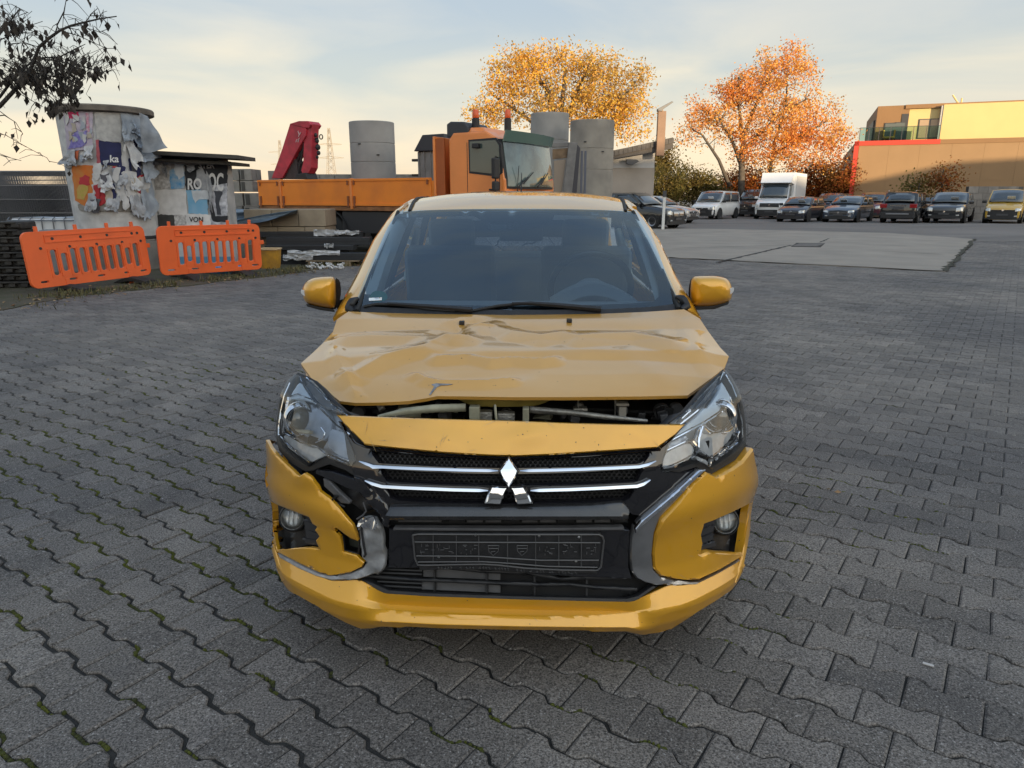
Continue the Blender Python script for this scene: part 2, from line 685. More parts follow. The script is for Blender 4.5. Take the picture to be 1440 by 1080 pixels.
for r in range(-260, 60):
    for k in range(-190, 190):
        c = k + (0.5 if r % 2 else 0)
        p = P0 + CU * (c * PA) + CR * (r * PB)
        if p.y < -.2 or p.y > 24:
            continue
        if abs(p.x) > 4.9 + .89 * p.y or not (-24 < p.x < 24):
            continue
        if inside((p.x, p.y), SLAB2):
            continue
        q = CARI @ p
        hid = abs(q.x) < .75 and q.y > .25 or abs(q.x) < .25 and q.y > .1
        cells.append((p, r, c, hid))
vis = []
for i, (p, r, c, hid) in enumerate(cells):
    d = (p - EYE).dot(RF)
    if not hid and in_view(p, 20):
        vis.append((-1 / d ** 3, i))
vis.sort()
single = set(i for _, i in vis[:300])
rp = random.Random(3)
variants = []
for g in range(5):
    mb = MB()
    paver_geo(mb, Matrix(), .0035, .006, rp)
    me = bpy.data.meshes.new('paver')
    me.from_pydata(mb.v, [], mb.f)
    me.materials.append(PAVER)
    variants.append(me)
field = MB()
for i, (p, r, c, hid) in enumerate(cells):
    gb = .0040 + .0085 * max(0, min(1, (.6 - p.x) / 1.2)) if p.y < 6 else .006
    rz = ROW_T + rp.gauss(0, .009)
    tilt = Matrix.Rotation(rp.gauss(0, .010), 4, 'X') @ Matrix.Rotation(rp.gauss(0, .008), 4, 'Y')
    z = -.0015 + rp.gauss(0, .0010)
    M = Matrix.Translation((p.x + rp.gauss(0, .0008), p.y + rp.gauss(0, .0008), z)) @ Matrix.Rotation(rz, 4, 'Z') @ tilt
    if i in single:
        o = bpy.data.objects.new('paver', variants[rp.randrange(5)])
        COL.objects.link(o)
        o.parent = pave
        o.matrix_basis = M @ Matrix.Diagonal((1, (PB - gb) / (PB - .006), 1, 1))
    else:
        paver_geo(field, M, .003, gb, rp, simple=p.y > 9)
fo = field.build('paver_field', PAVER, pave, fix=False)
tag(fo, kind='stuff')

# moss and dirt in the wavy joints, thick on the left, thin on the right
moss = MB()
rm = random.Random(11)
for (p, r, c, hid) in cells:
    if p.y > 6.5 or hid:
        continue
    for s in range(16):
        u = -PA / 2 + PA * (s + rm.random()) / 16
        edge = (.0575 if abs(u) < .042 else .0825 if abs(u) > .058 else .0575 + (abs(u) - .042) / .016 * .025) - .0005
        w = p + CU * u - CR * edge
        dens = noise.noise(V((w.x * .9, w.y * .9, 3.1))) * .9 + noise.noise(V((w.x * 6, w.y * 6, .7))) * .9
        lim = -.12 + .50 * max(0, min(1, (w.x + .8) / 1.5)) + max(0, w.y - 2.8) * .13
        if dens < lim:
            continue
        rad = rm.uniform(.005, .0115)
        h = rm.uniform(.004, .0125)
        n = 6
        vs = [(w.x, w.y, -.010 + h)]
        a0 = rm.random() * 6
        for ring, (rr, hh) in enumerate(((.6, .75), (1.0, -.1))):
            for j in range(n):
                a = a0 + 2 * pi * j / n
                k = rad * rr * rm.uniform(.75, 1.25)
                vs.append((w.x + k * cos(a), w.y + k * sin(a), -.010 + h * hh))
        fs = [(0, 1 + j, 1 + (j + 1) % n) for j in range(n)] + [(1 + j, 7 + j, 7 + (j + 1) % n, 1 + (j + 1) % n) for j in range(n)]
        moss.add(vs, fs)
tag(moss.build('moss', M_MOSS, fix=False, smooth=180), 'green moss growing in the wavy joints between the pavers', 'moss', kind='stuff')

# concrete slab with its joints, and the asphalt under the parked cars
M_SLAB = mat('slab_concrete', (.335, .290, .240), .85, color2=(.25, .22, .185), scale=.9, bump=.4, bscale=90, detail=9, lo=.3, hi=.7)
M_CRACK = mat('dark_joint', (.03, .028, .026), .95)
M_ASPH = mat('asphalt', (.200, .180, .163), .88, color2=(.135, .123, .114), scale=.35, bump=.5, bscale=140, detail=10, stretch=(.5, 1.4, 1))
def flat(name, pts, z, th, m, parent=None, kind=None):
    mb = MB().prism([(p.x, p.y) for p in pts], lambda u, v, w: (u, v, w), z - th, z)
    o = mb.build(name, m, parent)
    if kind:
        o['kind'] = kind
    return o
rs = random.Random(5)
sl = []
for i in range(len(SLAB)):
    a, b = SLAB[i], SLAB[(i + 1) % len(SLAB)]
    k = max(1, int((b - a).length / .35))
    for j in range(k):
        q = a.lerp(b, j / k)
        sl.append(q + V((rs.uniform(-.03, .03), rs.uniform(-.03, .03), 0)))
slab = flat('concrete_slab', sl, .012, .02, M_SLAB, kind='structure')
asph = flat('asphalt', [V((-4, 23.8, 0)), V((60, 23.8, 0)), V((160, 120, 0)), V((-40, 120, 0))], .004, .012, M_ASPH, kind='structure')
def strip(pts, w, z, name, m, parent, jit=.02, rnd=rs):
    pts = densify([(p.x, p.y) for p in pts], .25, False)
    mb = MB()
    L, Rr = [], []
    for i, p in enumerate(pts):
        a, b = V(pts[max(0, i - 1)]), V(pts[min(len(pts) - 1, i + 1)])
        t = (b - a).normalized()
        n = V((-t.y, t.x))
        ww = w * rnd.uniform(.5, 1.3)
        sft = rnd.uniform(-jit, jit)
        L.append((p[0] + n.x * (ww / 2 + sft), p[1] + n.y * (ww / 2 + sft), z))
        Rr.append((p[0] - n.x * (ww / 2 - sft), p[1] - n.y * (ww / 2 - sft), z))
    k = len(L)
    mb.add(L + Rr, [(i, i + 1, k + i + 1, k + i) for i in range(k - 1)])
    return mb.build(name, m, parent)
strip([gp(1010, 369.5), gp(1055, 359), gp(1104, 347.5), gp(1112, 345.5)], .10, .0165, 'slab_joint', M_CRACK, slab)
strip([gp(1152, 341.5), gp(1166, 336)], .07, .0165, 'slab_joint', M_CRACK, slab)
strip([gp(1240, 354), gp(1325, 358.5)], .05, .0165, 'slab_crack', M_CRACK, slab)
strip([gp(945, 350), gp(1112, 345)], .03, .0165, 'slab_crack', M_CRACK, slab)
strip([SLAB[1], SLAB[3]], .07, .0165, 'slab_edge', mat('edge_dirt', (.045, .045, .028), .95, var=.5, scale=9), slab, jit=.04)
strip([SLAB[3], SLAB[4]], .12, .0165, 'slab_edge', MATS['edge_dirt'], slab, jit=.06)
mh = [gp(1112, 347.8), gp(1154, 348.3), gp(1160, 342.8), gp(1120, 342.2)]
cx = sum(p.x for p in mh) / 4
cy = sum(p.y for p in mh) / 4
man = flat('drain_frame', mh, .018, .01, M_CRACK, slab)
flat('drain_cover', [V((cx + (p.x - cx) * .86, cy + (p.y - cy) * .72, 0)) for p in mh], .0225, .01, mat('cover_concrete', (.16, .145, .13), .9, var=.4, scale=5), slab)

# soil, weeds and leaf litter under the things along the left edge
M_SOIL = mat('soil', (.085, .070, .050), .95, color2=(.050, .050, .022), scale=2.2, bump=1.0, bscale=30, detail=8)
soil_pts = [gp(-260, 470), gp(0, 437), gp(60, 424), gp(110, 416), gp(230, 405), gp(330, 395), gp(420, 383), gp(480, 374), gp(560, 352)]
sp = densify([(p.x, p.y) for p in soil_pts], .3, False)
sp = [V((x + rs.uniform(-.08, .08), y + rs.uniform(-.12, .12), 0)) for x, y in sp]
flat('soil', sp + [V((2, 34, 0)), V((-60, 60, 0)), V((-60, 10, 0))], .010, .02, M_SOIL, kind='structure')
M_GRASS = mat('weeds', (.060, .062, .020), .9, color2=(.13, .11, .045), scale=3, island=.35)
gr = MB()
for i in range(5200):
    t = rs.random() ** .8
    k = rs.random() * (len(sp) - 3)
    a, b = sp[int(k)], sp[int(k) + 1]
    p = a.lerp(b, k % 1) + V((rs.gauss(-.1, .25), abs(rs.gauss(0, .45)) - .05, 0))
    if noise.noise(V((p.x * 1.3, p.y * 1.3, 0))) < -.05:
        continue
    h = rs.uniform(.02, .10) * (1.4 if rs.random() < .1 else 1)
    a = rs.random() * 6.28
    w = rs.uniform(.004, .008)
    d = V((cos(a), sin(a), 0))
    e = V((-sin(a), cos(a), 0))
    ln = d * rs.uniform(.2, .9) * h
    gr.add([p + e * w + V((0, 0, .008)), p - e * w + V((0, 0, .008)), p + ln * .5 - e * w * .7 + V((0, 0, h * .7)), p + ln * .5 + e * w * .7 + V((0, 0, h * .7)), p + ln + V((0, 0, h))], [(0, 1, 2, 3), (3, 2, 4)])
tag(gr.build('weeds', M_GRASS, fix=False), 'dry grass and weeds along the edge of the paving', 'weeds', kind='stuff')
M_LITTER = mat('dead_leaves', (.16, .085, .035), .9, color2=(.30, .22, .11), scale=2, island=.4)
def leaf_quad(mb, p, s, rnd, flatness=.3):
    a = rnd.random() * 6.28
    n = V((rnd.gauss(0, flatness), rnd.gauss(0, flatness), 1)).normalized()
    u = n.orthogonal().normalized()
    u = (u * cos(a) + n.cross(u) * sin(a))
    w = n.cross(u)
    p = V(p)
    mb.add([p - u * s, p - w * s * .55 + n * s * .25, p + u * s, p + w * s * .55 + n * s * .2], [(0, 1, 2), (0, 2, 3)])
lf = MB()
for i in range(700):
    k = rs.random() * (len(sp) - 3)
    a, b = sp[int(k)], sp[int(k) + 1]
    p = a.lerp(b, k % 1) + V((rs.gauss(0, .3), rs.gauss(.25, .4), .018))
    leaf_quad(lf, p, rs.uniform(.015, .04), rs)
for px, py in ((1165, 690), (1178, 694), (152, 535), (38, 496), (280, 511), (158, 497), (1205, 455), (742, 345), (60, 760), (1010, 720), (1330, 500), (1260, 430)):
    p = gp(px, py)
    leaf_quad(lf, (p.x, p.y, .008), rs.uniform(.012, .022), rs)
tag(lf.build('leaf_litter', M_LITTER, fix=False), 'dead brown leaves scattered on the ground', 'leaves', kind='stuff')
pb = gp(1305, 936)
leaf = MB().box((pb.x, pb.y, .004), (.030, .010, .004), rotm(rz=-.6))
tag(leaf.build('paper_scrap', mat('scrap', (.5, .48, .46), .8), bevel=.001), 'tiny pale scrap of paper lying on the pavers at the lower right', 'litter')
# ================================================================ buildings
def dc(Y, z=2.0):
    return Y * cos(PITCH) + (CAMH - z) * sin(PITCH)
CLAD = mat('brown_cladding', (.325, .20, .098), .7, var=.08, scale=.6, bump=.08, bscale=8)
YELL = mat('yellow_render', (.66, .51, .23), .8, var=.05, scale=.8)
REDT = mat('red_trim', (.56, .055, .03), .5)
DGREY = mat('dark_frame', (.05, .05, .055), .5)
OCHRE = mat('ochre_panel', (.27, .15, .065), .7, var=.06, scale=1)
WGL = mat('window_glass', (.10, .12, .12), .08, spec=.8)
GLB = glass('balustrade_glass', (.72, .85, .80), 1.5)

# two storey building on the right: facade line from A (left end) to B
A0, B0 = at(1199, 230, 55.0), at(1440, 230, 51.0)
fx = (B0 - A0)
fx.z = 0
fx.normalize()
fyv = V((-fx.y, fx.x, 0))
bld = thing('commercial_building', 'low brown hall with red edging and a bright yellow upper storey behind the parked cars', 'building',
            mtx=Matrix.Translation((A0.x, A0.y, 0)) @ Matrix.Rotation(atan2(fx.y, fx.x), 4, 'Z'))
BI = bld.matrix_basis.inverted()
def bl_(px, py, back=0.0):                   # sight line onto the facade plane moved back
    d = BI.to_3x3() @ ray(px, py)
    e = BI @ EYE
    return e + d * ((back - e.y) / d.y)
def bbox_(name, p0, p1, y0, y1, m, bev=0):
    return MB().span((p0.x, y0, p0.z), (p1.x, y1, p1.z)).build(name, m, bld, local=True, bevel=bev)
z_top = bl_(1203, 199).z
def wall_panels():
    L, h = 26.0, z_top
    n = 13
    MB().span((0.0, .06, 0), (L, 22, h - .12)).build('wall', CLAD, bld, local=True)
    for i in range(n):
        x0, x1 = .30 + i * (L - .3) / n, .30 + (i + 1) * (L - .3) / n
        for j in range(2):
            z0, z1 = j * (h - .3) / 2, (j + 1) * (h - .3) / 2
            MB().span((x0 + .004, .03, z0 + .004), (x1 - .004, .10, z1 - .004)).build('wall_panel', CLAD, bld, local=True)
wall_panels()
MB().span((-.02, -.03, 0), (.28, .3, z_top)).build('corner_trim', REDT, bld, local=True)
xe = bl_(1323, 195).x
MB().span((-.02, -.03, z_top - .30), (xe, .3, z_top + .02)).build('parapet_trim', REDT, bld, local=True)
MB().span((xe, -.01, z_top - .30), (26.0, .3, z_top)).build('parapet_trim', OCHRE, bld, local=True)
MB().span((-.0, .3, z_top - .25), (26.0, 22, z_top - .1)).build('roof', DGREY, bld, local=True)
# upper storey: ochre block, recessed terrace bay, long yellow block
def up(name, pxs, back, depth, m, extra=None):
    a, b = bl_(pxs[0], pxs[1], back), bl_(pxs[2], pxs[3], back)
    zb = z_top - .1 if extra is None else b.z
    return MB().span((a.x, back, zb), (b.x, back + depth, a.z)).build(name, m, bld, local=True)
ztop2 = bl_(1236, 149.5, 2.5).z
yb = up('upper_block', (1328, 147, 1640, 200), 1.2, 14, YELL)
ob = up('upper_block', (1235, 149.5, 1274, 196), 1.7, 12, OCHRE)
tb = up('terrace_wall', (1273, 154, 1326, 196), 1.75, 10, YELL)
a, b = bl_(1274, 147.5, 1.7), bl_(1480, 143.5, 1.7)
MB().span((a.x, 1.6, a.z - .28), (b.x, 12, a.z)).build('roof_edge', OCHRE, bld, local=True)
a, b = bl_(1322, 152, 2.0), bl_(1328, 196, 2.0)
MB().span((a.x, 1.25, z_top - .1), (b.x, 1.75, bl_(1325, 150, 2).z)).build('side_wall', mat('pale_render', (.50, .48, .46), .8), bld, local=True)
def window(x0, y0, x1, y1, back, n, par):
    a, b = bl_(x0, y0, back), bl_(x1, y1, back)
    f = MB().span((a.x, back - .05, b.z), (b.x, back + .08, a.z)).build('window', DGREY, bld, local=True)
    w = (b.x - a.x) / n
    for i in range(n):
        MB().span((a.x + w * i + .06, back - .06, b.z + .06), (a.x + w * (i + 1) - .06, back - .045, a.z - .06)).build('pane', WGL if par else mat('warm_pane', (.42, .30, .20), .2), f, local=True)
window(1292.5, 167.5, 1320, 194.5, 1.75, 2, 0)
window(1244, 173, 1258, 196, 1.7, 1, 1)
window(1258.5, 172, 1271, 196, 1.7, 1, 1)
a, b = bl_(1269, 160, 1.6), bl_(1274, 196, 1.6)
MB().span((a.x, 1.66, z_top), (b.x, 3.2, a.z)).build('side_screen', DGREY, bld, local=True)
a, b = bl_(1228, 170, 3.4), bl_(1235, 197, 3.4)
MB().span((a.x, 3.0, z_top), (b.x, 9, a.z)).build('side_block', DGREY, bld, local=True)
xs_ = [bl_(x, 190, .4).x for x in (1209, 1222, 1236, 1252, 1268, 1284, 1302, 1321)]
for p, q in zip(xs_, xs_[1:]):
    MB().span((p + .03, .40, z_top + .06), (q - .03, .415, z_top + .95)).build('glass_panel', GLB, bld, local=True)
    MB().span((p - .02, .38, z_top), (p + .02, .43, z_top + .98)).build('balustrade_post', DGREY, bld, local=True)
MB().span((xs_[0], .38, z_top + .95), (xs_[-1], .43, z_top + .98)).build('handrail', DGREY, bld, local=True)
MB().span((xs_[0] - .02, .42, z_top + .06), (xs_[0] + .0, 5.0, z_top + .95)).build('glass_panel', GLB, bld, local=True)
cxp = bl_(1250, 193, 1.4)                     # yellow wicker chair on the terrace
tch = thing('terrace_chair', 'small yellow armchair standing on the roof terrace behind the glass balustrade', 'chair', mtx=bld.matrix_basis @ Matrix.Translation((cxp.x, 1.4, z_top - .1)))
CHY = mat('chair_yellow', (.62, .36, .05), .6)
MB().box((0, 0, .40), (.7, .65, .14)).build('seat', CHY, tch, local=True, bevel=.04)
MB().sheet(lambda u, v: V((.40 * cos(pi * u), .10 + .32 * sin(pi * u), .40 + .55 * v)), 12, 3, .06, (0, 1, 0)).build('backrest', CHY, tch, local=True)
for x in (-.28, .28):
    for y in (-.25, .25):
        MB().cyl((x, y, 0), (x, y, .36), .03, n=6).build('leg', CHY, tch, local=True)
for px in (1349, 1352):
    a = bl_(px, 143, 6)
    MB().tube([(a.x, 6, a.z - .2), (a.x - (.5 if px == 1349 else 0), 6, a.z + (.5 if px == 1349 else .25))], .06, 6).build('roof_vent', YELL, bld, local=True)

# buildings behind the viewer whose long evening shadow lies over the yard
HALL = mat('hall_cladding', (.30, .29, .27), .7, var=.15, scale=.5)
def hall(name, label, xs, zs, y0, depth):
    t = thing(name, label, 'building', (xs[0], y0, 0))
    n = len(xs)
    poly = [(x - xs[0], z) for x, z in zip(xs, zs)] + [(xs[-1] - xs[0], 0), (0, 0)]
    MB().prism(poly, lambda u, v, w: (u, w, v), -depth, 0).build('wall', HALL, t, local=True)
    k = int((xs[-1] - xs[0]) / 6)
    for i in range(k):
        MB().span((2 + i * 6, .0, 1.0), (6 + i * 6, .06, 3.4)).build('window', WGL, t, local=True)
YC, YG = -80.0, -14.0
def need(px_point, yc=YC):                   # roof height that puts the shadow edge on that point
    t = (px_point.y - yc) / -SUN_DIR.y
    return px_point.x + SUN_DIR.x * t, px_point.z + SUN_DIR.z * t
pA = need(bld.matrix_basis @ V((0, 0, bl_(1199, 259).z)), YG)
q = bl_(1345, 228)
pB = need(bld.matrix_basis @ V((q.x, 0, q.z)), YG)
q = bl_(1440, 226)
pC = need(bld.matrix_basis @ V((q.x, 0, q.z)), YG)
pT = need(V((8, 36, 4.6)))
pT0 = need(V((7.0, 36, 3.4)))
pM = need(V((-1, 22, 4.8)))
sl_ = (pB[1] - pA[1]) / (pB[0] - pA[0])
pO = need(V((24.5, 55, 2.2)))
hall('office_hall', 'long grey office hall behind the viewer', [-60, pM[0], pT0[0], pO[0] + 6], [18.0, max(16, pM[1]), pT0[1], max(pT0[1] + .1, pO[1] + .3)], YC, 14)
slope = (pB[1] - pA[1]) / (pB[0] - pA[0])
hall('gabled_hall', 'grey hall with a shallow gabled roof behind the viewer', [pA[0] - 18, pA[0] - 5, pA[0], pB[0], pC[0] + 24], [pA[1] - 18 * slope, pA[1] - 5 * slope, pA[1], pB[1], pC[1] + .2], YG, 16)

# ---------------------------------------------------------------- hut with the tiled eave, its floodlight and the mast
hw = mat('hut_plaster', (.42, .365, .32), .85, color2=(.33, .29, .25), scale=.8, bump=.1, bscale=20)
hwp = mat('hut_upper', (.60, .60, .61), .85, var=.15, scale=.8)
HY = 36.0
h0, h1 = at(850, 300, HY), at(917.5, 300, HY)
hut = thing('flat_hut', 'plastered hut with a sloping tiled eave beside the parked cars', 'building', (h1.x, HY, 0))
hl = h1.x - h0.x
zs = at(900, 236, HY).z
MB().span((-hl - 3, 0, 0), (0, 7, zs)).build('wall', hw, hut, local=True)
zt_ = at(900, 222, HY).z
MB().span((-hl - 3, .02, zs), (-.01, 7, zt_ + .3)).build('upper_wall', hwp, hut, local=True)
TIL = mat('roof_tile', (.095, .088, .085), .8, var=.4, scale=6)
rp0, rp1 = at(852, 226, HY - .6), at(946, 205, HY - .6)
x0, x1 = rp0.x - h1.x, rp1.x - h1.x
z0, z1 = at(852, 215, HY - .6).z, at(946, 194, HY - .6).z
zb0, zb1 = at(852, 226, HY - .6).z, at(946, 209, HY - .6).z
fas = MB()
fas.prism([(x0 - 2, z0 - .35), (x1, z1), (x1, zb1), (x0 - 2, zb0 - .3)], lambda u, v, w: (u, w, v), -.6, -.35)
ro_ = fas.build('eave_board', mat('eave_brown', (.085, .075, .070), .7, var=.3, scale=3), hut, local=True)
rf = MB().prism([(x0 - 2, z0 - .5), (x1 + .1, z1 + .02), (x1 + .1, z1 - .2), (x0 - 2, z0 - .7)], lambda u, v, w: (u, w, v), -.34, 7.2).build('roof', TIL, hut, local=True)
nt = 22
for i in range(nt):
    u0 = x0 - 1.5 + (x1 - x0 + 1.5) * i / nt
    u1 = x0 - 1.5 + (x1 - x0 + 1.5) * (i + .92) / nt
    zz = lambda u: z0 + (z1 - z0) * (u - x0) / (x1 - x0)
    MB().prism([(u0, zz(u0) + .03), (u1, zz(u1) + .03), (u1, zz(u1) - .22), (u0, zz(u0) - .22)], lambda u, v, w: (u, w, v), -.66, -.605).build('tile', TIL, rf, local=True)
pf = at(886, 228, HY) - V((h1.x, HY, 0))
fl_ = thing('floodlight', 'dark floodlight on a bracket under the tiled eave of the hut', 'lamp', (h1.x + pf.x, HY, pf.z))
MB().tube([(0, 0, .05), (0, -.25, .02)], .03, 6).build('bracket', DGREY, fl_, local=True)
MB().prism([(-.26, .12), (.24, .10), (.36, .02), (.05, -.16), (-.24, -.10)], lambda u, v, w: (u, w, v), -.50, -.20).build('lamp_head', mat('lamp_grey', (.07, .07, .075), .4), fl_, local=True, bevel=.02)
for y, xx in ((.6, -.7), (.9, -.55)):
    MB().tube([(-.62 + (xx + .62), -.03, 0.4), (xx, -.03, 1.55), (xx + .16, -.03, 1.6), (xx + .16, -.03, .2)], .022, 6).build('pipe', mat('rusty_pipe', (.16, .11, .075), .7), hut, local=True)
MB().tube([(-2.2, -.03, 1.42), (-1.0, -.03, 1.42), (-1.0, -.03, .5)], .018, 6).build('cable_duct', mat('rusty_pipe', (0, 0, 0)), hut, local=True)
pm = at(928, 219, HY - .9)
mast = thing('mast_light', 'square brown lamp mast with an angled lamp head fixed to the hut eave', 'street lamp', (pm.x, HY - .9, pm.z))
mz = at(928, 156, HY - .9).z - pm.z
MB().span((-.17, 0, 0), (.20, .26, mz)).build('mast', mat('mast_brown', (.23, .135, .085), .6, var=.2, scale=2), mast, local=True, bevel=.015)
MB().span((-.05, .26, .2), (.05, .9, .35)).build('bracket', DGREY, mast, local=True)
MB().prism([(-.20, mz + .10), (.42, mz + .42), (.50, mz + .38), (.05, mz + .08), (0, mz - .02), (-.2, mz)], lambda u, v, w: (u, w, v), -.05, .30).build('lamp_head', mat('lamp_alu', (.13, .13, .135), .5), mast, local=True, bevel=.015)
pp = gp(932, 323)
post = thing('white_post', 'thin white post standing in front of the dark car by the hut', 'post', (pp.x, pp.y, 0))
MB().span((-.06, -.04, 0), (.06, .04, 1.62)).build('pole', mat('white_paint', (.72, .72, .70), .5, var=.1, scale=3), post, local=True, bevel=.01)
MB().span((-.075, -.055, 1.40), (.075, .055, 1.66)).build('cap', GREY_ if 'GREY_' in globals() else DGREY, post, local=True)
kb = MB().span((h1.x - .2, HY - 1.6, 0), (pp.x + .1, HY - .8, .16)).build('kerb', mat('kerb_stone', (.26, .25, .23), .85, var=.2, scale=3), bevel=.02)
kb['kind'] = 'structure'

# ---------------------------------------------------------------- trees
def bark(n, c):
    return mat(n, c, .9, var=.4, scale=6, bump=.5, bscale=30)
def tree(name, label, base, limbs_px, blobs, Y, n_clump, per, leaf, m_leaf, m_bark, seed, spread=.55, group=None, trunk=None, cat='tree', hang=.0):
    """blobs: (px, py, rx, ry) ellipses of the crown as seen, given real depth; limbs grow from the trunk to them"""
    rnd = random.Random(seed)
    t = thing(name, label, cat, base, group=group)
    base = V(base)
    k = Y / FOC
    bl = []
    for px, py, rx, ry in blobs:
        c = at(px, py, Y)
        bl.append((c, rx * k, ry * k))
    wood = MB()
    tr = [V((at(x, y, Y).x, Y, at(x, y, Y).z)) for x, y in limbs_px[0]]
    tr = [base] + tr
    r0 = trunk
    n = len(tr)
    wood.tube(tr, [r0 * (1 - .72 * i / (n - 1)) for i in range(n)], 8)
    stems = [(tr[i].lerp(tr[i + 1], f), r0 * (1 - .72 * (i + f) / (n - 1))) for i in range(n - 1) for f in (0, .25, .5, .75) if i > 0 or f > .5]
    for pl in limbs_px[1:]:
        P_ = [V((at(x, y, Y).x, Y + rnd.uniform(-.6, .6) * i * .5, at(x, y, Y).z)) for i, (x, y) in enumerate(pl)]
        rr = r0 * .5
        wood.tube(P_, [rr * (1 - .75 * i / (len(P_) - 1)) for i in range(len(P_))], 6)
        stems += [(P_[i].lerp(P_[i + 1], f), rr * (1 - .75 * (i + f) / (len(P_) - 1))) for i in range(len(P_) - 1) for f in (.0, .3, .6, .9)]
    tot = sum(b[1] * b[2] for b in bl)
    lv = MB()
    for c, rx, ry in bl:
        m_ = max(4, int(n_clump * rx * ry / tot))
        for i in range(m_):
            d = V((rnd.gauss(0, 1), rnd.gauss(0, 1), rnd.gauss(0, 1))).normalized()
            rr = rnd.random() ** .38
            p = c + V((d.x * rx * rr, d.y * (rx + ry) * .42 * rr, d.z * ry * rr))
            if p.z < base.z + .3:
                continue
            s = min(stems, key=lambda q: (q[0] - p).length + max(0, q[0].z - p.z) * 1.2)
            mid = s[0].lerp(p, .5) + V((rnd.uniform(-.3, .3), rnd.uniform(-.3, .3), rnd.uniform(0, .5))) * .5
            rb = min(s[1] * .5, .045)
            wood.tube([s[0], mid, p], [rb, rb * .6, .008], 4, cap=False)
            if rnd.random() < .35:
                stems.append((mid, rb * .8))
            nl = int(per * rnd.uniform(.5, 1.4))
            for j in range(nl):
                q = p + V((rnd.gauss(0, spread), rnd.gauss(0, spread), rnd.gauss(0, spread * .8) - hang))
                if q.z < .1:
                    continue
                s_ = leaf * rnd.uniform(.6, 1.3)
                nn = V((rnd.gauss(0, 1), rnd.gauss(0, 1), rnd.gauss(.3, 1))).normalized()
                u = nn.orthogonal().normalized()
                a = rnd.random() * 6.28
                u = u * cos(a) + nn.cross(u) * sin(a)
                w = nn.cross(u)
                lv.add([q - u * s_, q - w * s_ * .6, q + u * s_, q + w * s_ * .6], [(0, 1, 2, 3)])
    wood.build('trunk', m_bark, t, fix=False, smooth=180)
    o = lv.build('crown', m_leaf, t, fix=False)
    o['kind'] = 'stuff'
    return t
def leafmat(name, c, c2, isl=.35):           # thin leaves: light comes through them
    m = mat(name, c, .75, color2=c2, scale=.30, lo=.42, hi=.58, island=isl, spec=.2, detail=3)
    N, L = m.node_tree.nodes, m.node_tree.links
    b = N['Principled BSDF']
    tr = N.new('ShaderNodeBsdfTranslucent')
    src = b.inputs['Base Color'].links[0].from_socket
    L.new(src, tr.inputs[0])
    ms = N.new('ShaderNodeMixShader')
    ms.inputs[0].default_value = .45
    L.new(b.outputs[0], ms.inputs[1])
    L.new(tr.outputs[0], ms.inputs[2])
    L.new(ms.outputs[0], N['Material Output'].inputs[0])
    return m
L_YEL = leafmat('yellow_leaves', (.74, .43, .07), (.56, .35, .09))
L_ORA = leafmat('orange_leaves', (.74, .31, .075), (.76, .42, .12))
L_OLI = leafmat('olive_leaves', (.16, .12, .035), (.10, .10, .03))
L_RUS = leafmat('rusty_leaves', (.30, .10, .025), (.16, .09, .03))
BARK1 = bark('grey_bark', (.10, .085, .07))
yb_ = at(795, 280, 46)
tree('yellow_maple', 'broad yellow autumn tree rising behind the orange truck and the concrete pipes', (yb_.x, 46, 0),
     [[(795, 250), (792, 200), (790, 150), (795, 100)], [(793, 225), (760, 180), (720, 150), (690, 130)], [(793, 220), (830, 170), (870, 140), (895, 120)], [(792, 190), (770, 130), (750, 90)], [(792, 180), (815, 120), (830, 85)]],
     [(790, 130, 85, 50), (745, 125, 50, 45), (845, 135, 55, 48), (720, 100, 40, 28), (770, 80, 45, 20), (830, 88, 45, 20), (880, 130, 35, 42), (700, 150, 35, 30), (680, 160, 24, 18), (890, 172, 28, 22), (840, 160, 60, 30)],
     46, 520, 46, .080, L_YEL, BARK1, 5, spread=.33, trunk=.34)
ob_ = at(1043, 280, 56)
tree('orange_oak', 'tall orange autumn tree with bare limbs showing behind the white box van', (ob_.x, 56, 0),
     [[(1043, 250), (1043, 225), (1046, 190), (1062, 150), (1080, 110)], [(1043, 235), (1030, 200), (1010, 170), (985, 150)], [(1043, 215), (1065, 190), (1100, 160), (1130, 140)], [(1044, 200), (1040, 150), (1035, 110)], [(1080, 260), (1090, 200), (1105, 150), (1110, 100)], [(1026, 262), (1010, 225), (985, 190), (970, 180)], [(1090, 215), (1130, 190), (1165, 170)]],
     [(1095, 120, 48, 45), (1105, 90, 36, 26), (1060, 125, 40, 32), (1035, 125, 32, 26), (1000, 150, 34, 24), (985, 180, 32, 30), (1095, 185, 50, 45), (1130, 170, 36, 45), (1070, 205, 44, 36), (1140, 205, 42, 38), (1170, 190, 22, 42), (1040, 170, 24, 30)],
     56, 520, 50, .088, L_ORA, BARK1, 9, spread=.35, trunk=.30)
